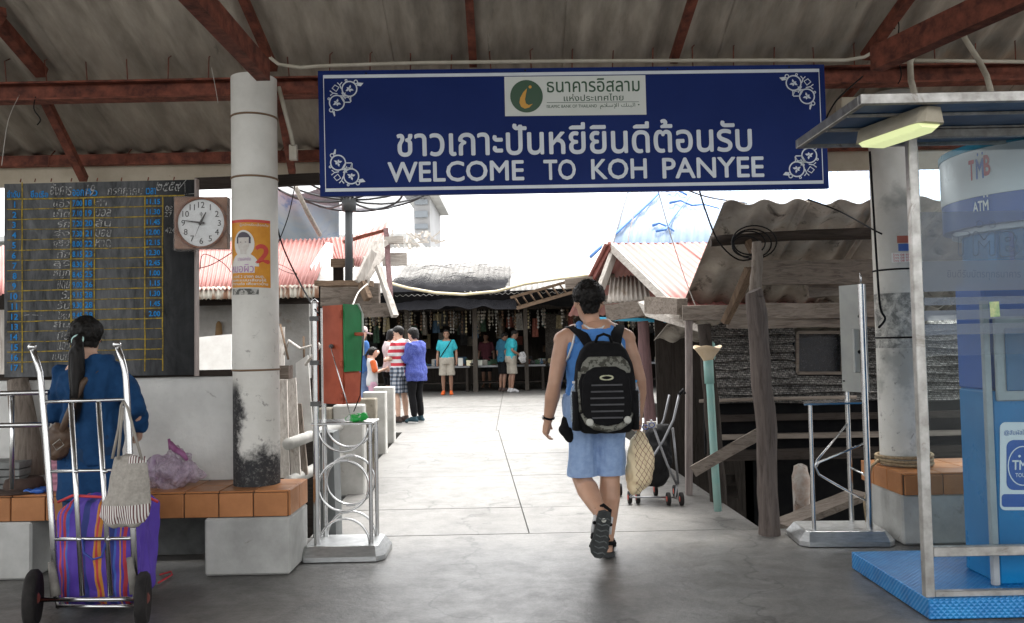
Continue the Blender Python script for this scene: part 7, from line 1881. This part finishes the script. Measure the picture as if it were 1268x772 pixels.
# ---- the man walking away with the backpack
gm = G(752, 689); MX, MY = W(742, 600, 5.08).x, 5.08
k_ = .00502
Jm = dict(pel=(-.01, 0, .93), wst=(-.005, 0, 1.08), chs=(0, .005, 1.27), nkb=(-.01, .015, 1.415), nkt=(-.025, .03, 1.475), hed=(-.035, .045, 1.575),
          hl=(-.09, -.01, .88), kl=(-.105, .03, .475), al=(-.025, -.25, .315), tl=(-.03, -.205, .10),
          hr=(.08, .01, .88), kr=(.075, .06, .47), ar=(.045, .03, .09), tr=(.055, .19, .03),
          sl=(-.205, 0, 1.335), el=(-.265, -.04, 1.065), wl=(-.305, .03, .845),
          sr=(.190, .005, 1.335), er=(.262, -.02, 1.075), wr=(.262, .06, .855))
man = Person('man walking away in a blue tank top with a big black backpack', (MX, MY), 1.715, 0, Jm, 1.10, skin1, .0062, hs=1.10)
def raised_foot(q):
    J = man.J; A, T = J['al'], J['tl']
    q.limb([A, A + V(0, -.03, .0), A.lerp(T, .5) + V(0, -.015, 0), T], [.036, .034, .036, .024], 14)
q = MB(); man.torso_rings(q, .80, 1.44, 0)
for sd_ in 'lr': man.arm(q, sd_, (.058, .051, .043, .047, .030)); man.leg(q, sd_, (.092, .080, .061, .067, .038))
man.foot(q, 'r'); raised_foot(q)
man.hand(q, 'l', .45); man.hand(q, 'r', 1.15)
q.limb([V(-.13, .0, 1.385), V(-.205, 0, 1.335)], [.052, .06]); q.limb([V(.11, .0, 1.385), V(.19, 0, 1.335)], [.052, .06])
man.head(q); man.vox(q, 'body', man.skin, .0062, 4)
man.hair('short', 1400, 3, 1.1)
tank = cloth('blue_tank_top', (.085, .24, .56), (.07, .20, .50))
q = MB(); man.torso_rings(q, .82, 1.40, .013, .62); 
ot = man.vox(q, 'tank_top', tank, .006, 2, (.012, 16, .4), cut=.835)
# shoulder bands of the top
q = MB()
for sx in (-1, 1): q.limb([(sx * .105 - .01, -.085, 1.33), (sx * .098 - .01, -.055, 1.40), (sx * .09 - .01, 0, 1.428), (sx * .095 - .01, .06, 1.40), (sx * .10 - .01, .10, 1.33)], [.028, .026, .026, .026, .026], 10)
man.vox(q, 'shoulder_band', tank, .006, 2)
trim = cloth('white_trim', (.68, .68, .68))
q = MB(); q.tube([(-.075, -.062, 1.425), (-.05, -.090, 1.405), (-.01, -.100, 1.395), (.03, -.090, 1.405), (.058, -.062, 1.425)], .0065, 8); man.solid(q, 'neck_trim', trim)
for sx in (-1, 1):
    q = MB(); q.tube([(sx * .122 - .008, -.045, 1.425), (sx * .128 - .008, -.092, 1.37), (sx * .150 - .006, -.105, 1.30), (sx * .178, -.085, 1.235), (sx * .192, -.04, 1.205)], .0065, 8); man.solid(q, 'arm_trim', trim)
denim = cloth('pale_denim', (.29, .40, .60), (.22, .32, .52), 26, .5)
q = MB(); man.torso_rings(q, .80, .99, .022); 
for sd_ in 'lr': man.leg(q, sd_, (.088, .068, .056, .06, .03), .018, .96, 1.10)
q.limb([(-.07, 0, .84), (.07, 0, .84)], [.095, .095]); q.ell((-.08, -.06, .87), (.08, .08, .10)); q.ell((-.005, -.045, .88), (.12, .09, .09)); q.ell((.07, -.06, .87), (.08, .08, .10))
man.vox(q, 'shorts', denim, .006, 3, (.013, 13, .4), cut=.495)
seam = cloth('denim_seam', (.12, .22, .42))
q = MB(); q.tube([(-.005, -.168, .96), (-.004, -.172, .88), (-.002, -.135, .78)], .003, 6); man.solid(q, 'seam', seam)
# sandals: one flat on the ground, one showing its sole
soleM = M('dark_rubber_sole', (.028, .031, .031), (.045, .048, .048), 40, .8, bmp=.8, bscale=70)
redst = cloth('sandal_red', (.45, .08, .07)); whst = cloth('sandal_white', (.6, .6, .6))
def sandal(f, nm, label):
    """f(u, v, w): u across, v heel to toe 0..1, w thickness outward from the foot sole"""
    e = empty(nm, man.base); e.parent = man.root; e.location = (0, 0, 0); e['label'] = label
    q = MB(); rs = []
    out_ = [(-.030, .00), (-.036, .15), (-.034, .35), (-.040, .60), (-.048, .78), (-.040, .93), (-.018, 1.03), (.012, 1.04), (.036, .95), (.045, .78), (.040, .60), (.034, .35), (.037, .15), (.031, .0), (.0, -.04)]
    for w_ in (0, .028): rs.append([f(u, v, w_) for u, v in out_])
    q.rings(rs, True, False); man.solid(q, 'sole', soleM, e)
    q = MB()
    for k in range(7):
        v = .12 + k * .13; q.limb([f(-.026, v, .029), f(-.006, v + .03, .031), f(.018, v - .01, .031), f(.030, v + .02, .029)], [.004] * 4, 6)
    man.solid(q, 'tread', M('grey_tread', (.12, .13, .13), (.07, .075, .075), 30, .8), e)
    q = MB(); q.lathe((0, 0, 0), [(.001, 0)], 3) if False else None
    q.ell(f(.0, .16, .028), (.014, .014, .006) if False else (.014, .006, .014), 12, 6); man.solid(q, 'heel_badge', M('cream_badge', (.5, .5, .45)), e)
    q = MB()
    for v, hh in ((.28, .075), (.62, .062), (.82, .045)): q.tube([f(-.042, v, .004), f(-.036, v, -hh * .7), f(0, v, -hh), f(.036, v, -hh * .7), f(.042, v, .004)], .011, 8)
    q.tube([f(-.034, .30, -.035), f(-.036, .04, -.055), f(0, -.05, -.06), f(.036, .04, -.055), f(.034, .30, -.035)], .012, 8)
    man.solid(q, 'straps', cloth('sandal_black', (.006, .006, .007)), e)
    q = MB(); q.tube([f(-.040, .12, .0), f(-.043, .30, -.012), f(-.044, .5, .0)], .011, 8); man.solid(q, 'side_flash', whst, e); q = MB(); q.tube([f(.040, .12, .0), f(.043, .30, -.012), f(.044, .5, .0)], .011, 8); man.solid(q, 'side_flash', whst, e)
    q = MB(); q.tube([f(-.034, .70, -.032), f(0, .72, -.058), f(.034, .70, -.032)], .010, 8); man.solid(q, 'toe_band', redst, e)
Lf = .275
d_r = V(.05, 1, 0).normalized()
c0 = V(man.J['ar'].x, man.J['ar'].y - .075, .030)
sandal(lambda u, v, w_: c0 + d_r * (v * Lf) + V(1, 0, 0) * u * 1.05 + V(0, 0, -w_), 'sandal', 'sandal flat on the ground with a red band')
h0 = V(-.005, -.293, .338); t0 = V(-.045, -.243, .078); dd = (t0 - h0); L_ = dd.length; dv = dd.normalized(); un = V(1, 0, 0) - dv * dv.x; un.normalize(); wn_ = un.cross(dv).normalized(); wn_ = wn_ if wn_.y < 0 else -wn_
sandal(lambda u, v, w_: h0 + dd * v + un * u * 1.15 + wn_ * (w_ + .012), 'sandal', 'lifted sandal showing its dark sole')
# watch
q = MB(); wl_ = man.J['wl']; dw = (man.J['wl'] - man.J['el']).normalized(); u_ = dw.cross(V(0, 1, 0)).normalized(); v_ = dw.cross(u_)
q.tube([wl_ - dw * .012 + u_ * .033 * math.cos(a) + v_ * .033 * math.sin(a) for a in [2 * math.pi * i / 20 for i in range(20)]], .007, 8, True); man.solid(q, 'watch_strap', cloth('sandal_black', (.006, .006, .007)))
q = MB(); q.ell(wl_ - dw * .012 + V(-.034, 0, 0), (.008, .018, .018), 12, 8); man.solid(q, 'watch_case', steel)
# backpack: rests on the back, its own thing
bpk = empty('backpack', V(MX, MY - .25, .85), 'big black backpack with camouflage trim, an oval emblem and rows of grey webbing', 'backpack')
nyl = cloth('black_nylon', (.004, .004, .0045), (.008, .008, .009), 20, .35)
camo = M('camouflage_cloth', (.045, .043, .034), (.17, .17, .145), 26, .8, bmp=.2, lo=.46, hi=.50, stain=(30, .56, (.04, .04, .035)))
BC = V(MX + .022, MY - .215, 1.06)
def bp(x_, y_, z_): return BC + V(x_, y_, z_)
def sq_ring(z, a, b_, yo, n=28, e=.55): return [bp(a * math.copysign(abs(math.cos(t_)) ** e, math.cos(t_)), yo + b_ * math.copysign(abs(math.sin(t_)) ** e, math.sin(t_)), z) for t_ in [2 * math.pi * i / n for i in range(n)]]
q = MB(); q.rings([sq_ring(z, a, b_, yo) for z, a, b_, yo in ((-.275, .10, .05, .02), (-.265, .145, .085, .0), (-.22, .178, .105, -.005), (-.10, .186, .112, -.01), (.05, .180, .108, -.008), (.15, .165, .095, 0), (.22, .140, .078, .012), (.262, .105, .055, .025), (.275, .06, .03, .03))])
vox(q, 'main_sack', nyl, bpk, .007, 3, (.006, 12, .7))
q = MB(); q.rings([sq_ring(z, a, .03, -.098 + yo, 28, .6) for z, a, yo in ((-.235, .07, .01), (-.225, .118, .0), (-.18, .142, -.008), (-.05, .146, -.014), (.05, .138, -.010), (.10, .115, .0), (.125, .07, .012))])
vox(q, 'front_pocket', nyl, bpk, .006, 3, (.004, 16, 1))
q = MB(); q.rings([sq_ring(z, a, .016, -.094 + yo, 28, .6) for z, a, yo in ((.085, .150, .004), (.115, .148, .004), (.15, .135, .010), (.185, .10, .024))]); vox(q, 'upper_camouflage_panel', camo, bpk, .006, 2)
q = MB(); q.tube([bp(-.145, -.105, -.150), bp(-.12, -.130, -.195), bp(-.07, -.135, -.225), bp(0, -.135, -.238), bp(.07, -.135, -.225), bp(.12, -.130, -.195), bp(.145, -.105, -.150)], [.010, .016, .018, .018, .018, .016, .010], 10); build(q, 'lower_camouflage_piping', camo, bpk)
q = MB(); q.tube([bp(-.150, -.09, -.14), bp(-.158, -.085, 0), bp(-.150, -.08, .10)], .012, 8); build(q, 'side_camouflage_piping', camo, bpk)
greyw = cloth('grey_webbing', (.085, .085, .09))
for k in range(6):
    z = -.175 + k * .038; a = .100 - .004 * abs(k - 2.5)
    q = MB(); q.box(BC.x - a, BC.x + a, BC.y - .1475, BC.y - .138, BC.z + z, BC.z + z + .009); build(q, 'webbing', greyw, bpk)
gold_l = M('pale_emblem', (.52, .52, .36), rough=.3, metal=.3, bmp=0)
q = MB(); cpts = [bp(.0 + .036 * math.cos(a), -.140, .062 + .0125 * math.sin(a)) for a in [2 * math.pi * i / 28 for i in range(28)]]; q.tube(cpts, [.0035 + .0025 * abs(math.cos(a)) for a in [2 * math.pi * i / 28 for i in range(28)]], 6, True); build(q, 'oval_emblem', gold_l, bpk)
for x_, z_ in ((-.105, -.195), (.115, -.185)):
    q = MB(); q.lathe(bp(x_, -.148, z_), [(.008, -.004), (.020, -.004), (.022, .0), (.022, .008)], 18, axis='y'); build(q, 'round_badge', M('cream_badge', (.5, .5, .45)), bpk)
q = MB(); q.tube([bp(-.05, -.01, .265), bp(-.035, -.03, .305), bp(.0, -.035, .318), bp(.035, -.03, .305), bp(.05, -.01, .265)], .009, 8); build(q, 'haul_loop', nyl, bpk)
for sx in (-1, 1):
    q = MB(); P_ = [bp(sx * .075, .01, .235), bp(sx * .105 - .01, .09, .315), bp(sx * .140 - .022, .17, .368), bp(sx * .150 - .03, .24, .365), bp(sx * .150 - .03, .32, .30), bp(sx * .155 - .03, .36, .18), bp(sx * .165 - .02, .34, .02), bp(sx * .18, .20, -.12), bp(sx * .17, .06, -.19)]
    ws = [.030, .036, .040, .040, .038, .034, .026, .014, .012]; rs = []
    for i, p in enumerate(P_):
        t_ = (P_[min(i + 1, 8)] - P_[max(i - 1, 0)]).normalized(); sdv = V(1, 0, 0) - t_ * t_.x; sdv.normalize(); nv = t_.cross(sdv).normalized()
        rs.append([p + sdv * ws[i] * math.cos(a) + nv * .010 * math.sin(a) for a in [2 * math.pi * j / 12 for j in range(12)]])
    q.rings(rs); build(q, 'shoulder_strap', nyl, bpk)
    q = MB(); q.rings([[bp(sx * (.172 + .028 * math.cos(a)), -.02 + .075 * math.sin(a), z) for a in [2 * math.pi * j / 14 for j in range(14)]] for z in (-.25, -.20, -.08, -.02)]); build(q, 'side_pocket', nyl, bpk)
bottle = film_mat('clear_bottle', (.55, .66, .75), .2, 20, .2, .4, .1)
for sx, lb in ((-1, 'clear water bottle in the left side pocket of the backpack'), (1, 'small blue bottle in the right side pocket of the backpack')):
    q = MB(); q.lathe(bp(sx * .180, -.03, -.20), [(.026, 0), (.028, .06), (.028, .17), (.020, .20), (.012, .215), (.012, .225)], 16); bo = empty('water_bottle', bp(sx * .180, -.03, -.20), lb, 'bottle'); autosmooth(build(q, 'bottle_body', bottle, bo))
    q = MB(); q.lathe(bp(sx * .180, -.03, .026), [(.014, 0), (.014, .014), (.001, .015)], 14); build(q, 'cap', plain('white_cap', (.6, .6, .62)) if sx < 0 else plain('blue_cap', (.05, .25, .5)), bo)
# belt pouch
q = MB(); c = W(703, 528, MY); q.limb([(c.x, MY - .04, c.z + .045), (c.x - .01, MY - .04, c.z - .02), (c.x + .005, MY - .04, c.z - .06)], [.04, .05, .035]); tag(vox(q, 'belt_pouch', nyl, None, .007, 2, (.008, 20, 1)), 'black pouch at the left hip of the backpacker', 'pouch')
# carried bag
wr = man.P(man.J['wr']); cbg = empty('carried_bag', (wr.x, wr.y, .3), 'cream carrier bag with a brown lattice print held in the right hand', 'bag')
def lattice_mat():
    m, t, b = nt('lattice_print_bag'); p = pos(t); s = t.nodes.new('ShaderNodeSeparateXYZ'); t.links.new(p, s.inputs[0])
    u = mth(t, 'ADD', s.outputs[0], mth(t, 'MULTIPLY', s.outputs[2], .75)); v = mth(t, 'SUBTRACT', s.outputs[0], mth(t, 'MULTIPLY', s.outputs[2], .55))
    f = noise_n(t, p, 6, 4, .6)
    a = mth(t, 'LESS_THAN', mth(t, 'ABSOLUTE', mth(t, 'SINE', mth(t, 'MULTIPLY_ADD', f, 5, mth(t, 'MULTIPLY', u, 95)))), .16); c_ = mth(t, 'LESS_THAN', mth(t, 'ABSOLUTE', mth(t, 'SINE', mth(t, 'MULTIPLY_ADD', f, 5, mth(t, 'MULTIPLY', v, 105)))), .16)
    k = mth(t, 'MULTIPLY', mth(t, 'MAXIMUM', a, c_), mth(t, 'GREATER_THAN', s.outputs[0], wr.x - .035))
    base = mixc(t, f, (.72, .62, .42), (.62, .48, .28)); t.links.new(mixc(t, k, base, (.16, .05, .05)), b.inputs['Base Color']); b.inputs['Roughness'].default_value = .55; bump(t, b, noise_n(t, p, 30, 5, .7), .5, .006); return m
q = MB(); rs = []
for (py_, xa, xb, th) in ((534, 787, 797, .015), (545, 782, 803, .04), (560, 778, 809, .06), (578, 775, 811, .075), (594, 774, 806, .07), (606, 777, 798, .05), (612, 782, 792, .02)):
    a = W(xa, py_, wr.y); b_ = W(xb, py_, wr.y); rs.append([((a.x + b_.x) / 2 + (b_.x - a.x) / 2 * math.cos(t_), wr.y + th * math.sin(t_), a.z) for t_ in [2 * math.pi * i / 22 for i in range(22)]])
q.rings(rs); vox(q, 'bag_body', lattice_mat(), cbg, .007, 2, (.018, 14, .6))
q = MB(); q.tube([W(787, 536, wr.y), W(791, 526, wr.y), W(797, 524, wr.y), (W(797, 536, wr.y))], .006, 6); build(q, 'handle', M('cream_badge', (.5, .5, .45)), cbg)
q = MB(); g0 = W(803, 528, wr.y - .02)
for dx in (-.02, .022): q.tube([g0 + V(dx + .018 * math.cos(a), .004, .014 * math.sin(a) + dx * .3) for a in [2 * math.pi * i / 14 for i in range(14)]], .0028, 6, True)
q.tube([g0 + V(-.045, 0, 0), g0 + V(-.06, .02, .01)], .002, 6); tag(build(q, 'sunglasses', plain('blue_glasses', (.02, .06, .35), .2)), 'small blue framed sunglasses held in the right hand of the backpacker', 'sunglasses')

# ---- woman standing at the blackboard
wx_, wy_ = W(112, 560, 4.55).x, 4.55
Jw = dict(nkb=(0, .01, 1.42), nkt=(-.03, .03, 1.49), hed=(-.05, .05, 1.585), er=(.27, .04, 1.12), wr=(.22, .18, .98), el=(-.23, .03, 1.10), wl=(-.15, .20, 1.0), sl=(-.165, 0, 1.36), sr=(.165, 0, 1.36), tl=(-.12, .12, .03), tr=(.11, .13, .03))
wo = Person('woman in a dark blue shirt with a long ponytail, seen from behind at the trolley', (wx_, wy_), 1.52, R(3), Jw, .98, skin2, .009, facing=R(8), nod=R(8), hs=1.08)
wo.body(hands={'l': dict(curl=.6), 'r': dict(curl=.6)})
wo.hair('tied', 500, 5, 1.08)
q = MB(); q.limb([(-.035, -.055, 1.59), (-.03, -.105, 1.565), (-.02, -.135, 1.48), (-.015, -.145, 1.36), (-.02, -.145, 1.24), (-.03, -.14, 1.13)], [.03, .028, .043, .044, .034, .010], 12)
wo.vox(q, 'ponytail', hairm, .006, 2, (.012, 30, .15))
q = MB(); rn = random.Random(4)
for i in range(160):
    a = rn.uniform(0, 2 * math.pi); r_ = rn.uniform(.012, .042); x_, y_ = r_ * math.cos(a), r_ * math.sin(a) * .8
    q.limb([(-.03 + x_ * .6, -.115 + y_ * .6, 1.53), (-.017 + x_, -.147 + y_, 1.38), (-.02 + x_ * .9 + rn.uniform(-.01, .01), -.147 + y_, 1.22), (-.03 + x_ * .6, -.14 + y_ * .6, 1.08 + rn.uniform(-.03, .05))], [.0016, .002, .0016, .0006], 3)
wo.solid(q, 'hair_strands', hairm, kind='stuff')
q = MB(); q.tube([(-.031 + .031 * math.cos(a), -.102 + .012 * math.sin(a), 1.566 + .028 * math.sin(a)) for a in [2 * math.pi * i / 16 for i in range(16)]], .008, 8, True); wo.solid(q, 'hair_tie', plain('pale_mint', (.4, .6, .56), .6))
navyc = cloth('navy_denim_shirt', (.012, .055, .145), (.008, .038, .105), 12, .4)
wo.shirt(navyc, .80, 1.75, .022, (.022, 13, .6))
q = MB(); q.rings([[V(.178 * 1.06 * math.cos(a), .135 * math.sin(a) - .01, z) * 1.0 for a in [2 * math.pi * i / 22 for i in range(22)]] for z in (.58, .65, .75, .85)]); wo.vox(q, 'shirt_tail', navyc, .009, 3, (.016, 9, .5))
wo.bottoms(cloth('dark_jeans', (.02, .05, .11)), 1.93, .014, 1.0, name='jeans')
wo.shoes(cloth('blue_sandal', (.08, .30, .42)), None, .006)
# shoulder bag on its strap
bgw = empty('shoulder_bag', W(73, 560, 4.42), 'dark brown leather bag with a strap on the woman in blue', 'bag')
lea = M('brown_leather', (.10, .062, .038), (.055, .033, .022), 12, .45, 0, .3, 60)
q = MB(); q.tube([wo.P((.12, -.03, 1.43)), wo.P((.02, -.15, 1.30)), wo.P((-.06, -.165, 1.10)), wo.P((-.14, -.16, .90))], .020, 8); build(q, 'strap', lea, bgw)
q = MB(); c = W(74, 543, 4.42); q.ell((c.x, 4.42, c.z), (.075, .05, .085), 16, 10); q.ell((c.x - .01, 4.42, c.z - .06), (.065, .05, .06), 14, 9); vox(q, 'pouch', lea, bgw, .007, 2, (.008, 18, 1))
q = MB(); cc = [W(65, 551, 4.36), W(70, 558, 4.36), W(79, 551, 4.36), (W(74, 544, 4.36))]; q.tube(cc, .0022, 6, True); build(q, 'badge_outline', M('cream_badge', (.5, .5, .45)), bgw)

# ---- the tourists standing by the balustrade (about 13 m off)
def at_feet(px, py): p = G(px, py); return (p.x, p.y)
phone = plain('phone_dark', (.03, .03, .035), .2)
fr_arms = dict(el=(-.20, .05, 1.12), wl=(-.08, .27, 1.20), er=(.20, .05, 1.12), wr=(.08, .27, 1.20))
p1 = Person('short haired woman in a loose blue top and black leggings looking at her phone', at_feet(516, 523), 1.63, R(62), dict(fr_arms, hed=(0, .055, 1.575), nkt=(0, .03, 1.49), nkb=(0, .01, 1.42)), 1.02, skin2, .012, nod=R(18))
p1.body(hands={'l': dict(curl=.9), 'r': dict(curl=.9)}); p1.hair('bob', 160, 8, 1.10)
p1.shirt(M('blue_speckled_top', (.035, .05, .25), (.11, .14, .38), 90, .85, lo=.45, hi=.6, bmp=.3), .70 if False else .80, 1.8, .045, (.018, 9, .7)); p1.eyes()
q = MB(); q.rings([[V(.22 * math.cos(a), .17 * math.sin(a) - .01, z) for a in [2 * math.pi * i / 22 for i in range(22)]] for z in (.74, .80, .9)]); p1.vox(q, 'top_hem', M('blue_speckled_top', (0, 0, 0)), .012, 3, (.016, 9, .5))
p1.bottoms(cloth('black_leggings', (.006, .006, .007)), 1.85, .014, .9, name='leggings'); p1.shoes(cloth('dark_teal_trainer', (.03, .06, .075)), paper)
q = MB(); q.box(-.035, .035, .30, .312, 1.20, 1.34); p1.solid(q, 'phone', phone) if False else tag(build(p1.out(q), 'phone', phone), 'phone held up by the woman in the loose blue top', 'phone')
p2 = Person('man in a red and white striped polo and checked shorts', at_feet(497, 523), 1.66, R(55), dict(fr_arms, wl=(-.10, .25, 1.10), wr=(.09, .25, 1.12), hed=(0, .045, 1.58), nkt=(0, .02, 1.49)), 1.08, skin2, .012, nod=R(14))
p2.body(hands={'l': dict(curl=.8), 'r': dict(curl=.8)}); p2.hair('short', 160, 9, 1.03); p2.eyes()
RD_, WT_ = (.48, .03, .05), (.62, .60, .60)
bands = []; z = .74
while z < 1.46: bands += [(z, RD_), (z + .055, WT_)]; z += .115
p2.shirt(stripes_z('red_white_stripes', bands + [(1.5, WT_)]), .82, .62, .03, (.014, 9, .6), name='polo')
def check_mat():
    m, t, b = nt('checked_cloth'); p = pos(t); s = t.nodes.new('ShaderNodeSeparateXYZ'); t.links.new(p, s.inputs[0])
    a = mth(t, 'GREATER_THAN', mth(t, 'SINE', mth(t, 'MULTIPLY', mth(t, 'ADD', s.outputs[0], s.outputs[1]), 75)), .1); c_ = mth(t, 'GREATER_THAN', mth(t, 'SINE', mth(t, 'MULTIPLY', s.outputs[2], 90)), .1)
    t.links.new(ramp(t, mth(t, 'MULTIPLY', mth(t, 'ADD', a, c_), .5), [(.0, (.40, .42, .46)), (.5, (.12, .15, .20)), (1, (.03, .035, .05))]), b.inputs['Base Color']); b.inputs['Roughness'].default_value = .85; return m
p2.bottoms(check_mat(), .86, .03, 1.15); p2.shoes(cloth('brown_sandal', (.07, .05, .045)), soleM)
q = MB(); T = p2.headxf()
for sx in (-1, 1): q.ell(T((sx * .032, .088, .004)), (.024, .01, .016), 10, 6)
q.tube([T((-.075, .02, .008)), T((-.05, .09, .01)), T((0, .10, .012)), T((.05, .09, .01)), T((.075, .02, .008))], .003, 6); p2.solid(q, 'sunglasses', plain('black_lens', (.01, .01, .01), .1))
p3 = Person('young woman in a pale pink top and black shorts facing the man in stripes', at_feet(484, 520), 1.62, R(-62), dict(fr_arms, wl=(-.09, .26, 1.10), wr=(.09, .25, 1.14), hed=(0, .055, 1.575), nkt=(0, .03, 1.49)), .92, skin2, .012, nod=R(20))
p3.body(hands={'l': dict(curl=.8), 'r': dict(curl=.8)}); p3.hair('bob', 160, 10, 1.04); p3.eyes()
p3.shirt(cloth('pale_pink_top', (.60, .50, .50)), .90, .5, .02, (.012, 9, .6)); p3.bottoms(cloth('black_shorts', (.006, .006, .007)), .55, .02, 1.1)
p3.shoes(cloth('brown_sandal', (.07, .05, .045)))
p4 = Person('girl in a grey top with orange sleeves and pink trousers', at_feet(462, 522), 1.30, R(-75), dict(fr_arms, wl=(-.06, .30, 1.18), wr=(.07, .28, 1.20), sl=(-.15, 0, 1.36), sr=(.15, 0, 1.36)), .90, skin2, .011)
p4.body(hands={'l': dict(curl=.9), 'r': dict(curl=.9)}); p4.hair('tied', 160, 11, 1.10); p4.eyes()
def raglan():
    m, t, b = nt('raglan_cloth'); p = pos(t)
    b.inputs['Base Color'].default_value = (.50, .50, .50, 1); b.inputs['Roughness'].default_value = .85; return m
p4.shirt(raglan(), .82, 0, .022, (.012, 9, .6))
q = MB()
for sd_ in 'lr': p4.arm(q, sd_, off=.024, upto=.75)
p4.vox(q, 'orange_sleeves', cloth('orange_sleeve', (.62, .13, .04)), None, 3, kind=None)
p4.bottoms(cloth('pink_trousers', (.62, .36, .45), (.5, .3, .4)), 1.8, .016, 1.1, name='trousers'); p4.shoes(cloth('brown_sandal', (.07, .05, .045)))
q = MB(); q.limb([(-.03, -.10, 1.60), (-.03, -.14, 1.52), (-.03, -.13, 1.42)], [.02, .03, .012]); p4.vox(q, 'ponytail', hairm, .008, 2, (.008, 30, .3))
p5 = Person('person in a pale pink cap with a black bag half hidden by the green box', at_feet(448, 520), 1.68, R(-50), dict(fr_arms), 1.0, skin2, .012, nod=R(15))
p5.body(hands={'l': dict(curl=.8), 'r': dict(curl=.8)}); p5.hair('short', 0, 12, 1.02); p5.shirt(cloth('mid_blue_shirt', (.06, .16, .40)), .84, .6, .02, (.012, 9, .6)); p5.bottoms(cloth('washed_jeans', (.16, .24, .40)), 1.2, .016, 1.0); p5.shoes(cloth('brown_sandal', (.07, .05, .045)))
T = p5.headxf(); q = MB(); rs = []
for z, r_ in ((.02, .092), (.06, .095), (.095, .082), (.12, .055), (.13, .02)): rs.append([T((r_ * math.cos(a), r_ * 1.2 * math.sin(a) - .008, z)) for a in [2 * math.pi * i / 20 for i in range(20)]])
q.rings(rs); q.rings([[T((.07 * math.cos(a), .15 + .07 * math.sin(a), z)) for a in [2 * math.pi * i / 16 for i in range(16)]] for z in (.022, .034)])
p5.vox(q, 'cap', cloth('pale_pink_cap', (.58, .44, .44)), .008, 1)
q = MB(); c = p5.P((.02, -.20, 1.25)); q.ell(c, (.15, .13, .20), 16, 10); bgp = empty('backpack', c, 'black backpack with a pink patch on the capped person', 'backpack'); vox(q, 'sack', nyl, bgp, .012, 2, (.015, 14, 1))
q = MB(); q.ell(W(441, 438, c.y - .13), (.045, .03, .06), 10, 7); build(q, 'pink_patch', plain('hot_pink', (.6, .05, .2), .6), bgp)
# ---- people under the hall
turq = cloth('turquoise_polo', (.04, .36, .42), (.03, .30, .36))
khaki = cloth('khaki_shorts', (.34, .31, .26))
p6 = Person('man in a turquoise polo and pale shorts standing with a dark strap across his chest', at_feet(554, 489), 1.70, R(180), dict(el=(-.25, -.02, 1.12), wl=(-.26, .04, .88)), 1.02, skin3, .014)
p6.body(hands={'l': dict(curl=.5), 'r': dict(curl=.5)}); p6.hair('short', 0, 13, 1.02); p6.eyes(); p6.shirt(turq, .86, .6, .025, (.012, 9, .6), name='polo'); p6.bottoms(khaki, .88, .03, 1.15); p6.shoes(cloth('orange_sandal', (.62, .12, .03)))
q = MB(); q.tube([(-.13, .07, 1.42), (-.05, .142, 1.28), (.08, .145, 1.10), (.16, .09, .98), (.17, -.06, .96)], .012, 6); p6.solid(q, 'strap', nyl)
p7 = Person('man in a turquoise polo bending his head, seen from the side at the market', at_feet(634, 486), 1.70, R(-72), dict(hed=(0, .11, 1.55), nkt=(0, .07, 1.47), nkb=(0, .04, 1.41), chs=(0, .02, 1.28), el=(-.22, -.06, 1.12), wl=(-.16, .14, 1.02), er=(.22, -.04, 1.12), wr=(.2, .16, 1.0)), 1.02, skin3, .014, nod=R(22))
p7.body(hands={'l': dict(curl=.7), 'r': dict(curl=.7)}); p7.hair('short', 0, 14, 1.02); p7.shirt(turq, .86, .6, .025, (.012, 9, .6), name='polo'); p7.bottoms(khaki, .9, .03, 1.15); p7.shoes(cloth('white_sandal', (.5, .5, .5)))
p8 = Person('person in a dark teal shirt and black shorts beside the bending turquoise polo', at_feet(623, 485), 1.64, R(-60), dict(nkt=(0, .05, 1.47), hed=(0, .09, 1.56)), .95, skin3, .014, nod=R(20))
p8.body(); p8.hair('short', 0, 15, 1.02); p8.shirt(cloth('dark_teal_shirt', (.03, .12, .19)), .84, .6, .02, (.012, 9, .6)); p8.bottoms(cloth('black_shorts', (.006, .006, .007)), .9, .02, 1.1); p8.shoes(cloth('brown_sandal', (.07, .05, .045)))
q = MB(); c = W(647, 443, p7.base.y - .2); q.ell(c, (.10, .08, .16), 14, 9); tag(vox(q, 'plastic_bag', film_mat('white_carrier_film', (.5, .5, .5), .4, 12, .8, .8, .4), None, .012, 2, (.03, 12, 1)), 'white plastic bag held in front of the bending man at the market', 'plastic bag')
p9 = Person('vendor in a dark shirt standing in the shade behind the market tables', (W(602, 430, SH + 2.4).x, SH + 2.4), 1.62, R(170), {}, .98, skin3, .016)
p9.body(); p9.hair('short', 0, 16, 1.02); p9.shirt(cloth('dark_maroon_shirt', (.10, .03, .04)), .84, .6, .02); p9.bottoms(cloth('black_shorts', (.006, .006, .007)), .9, .02)
flush()
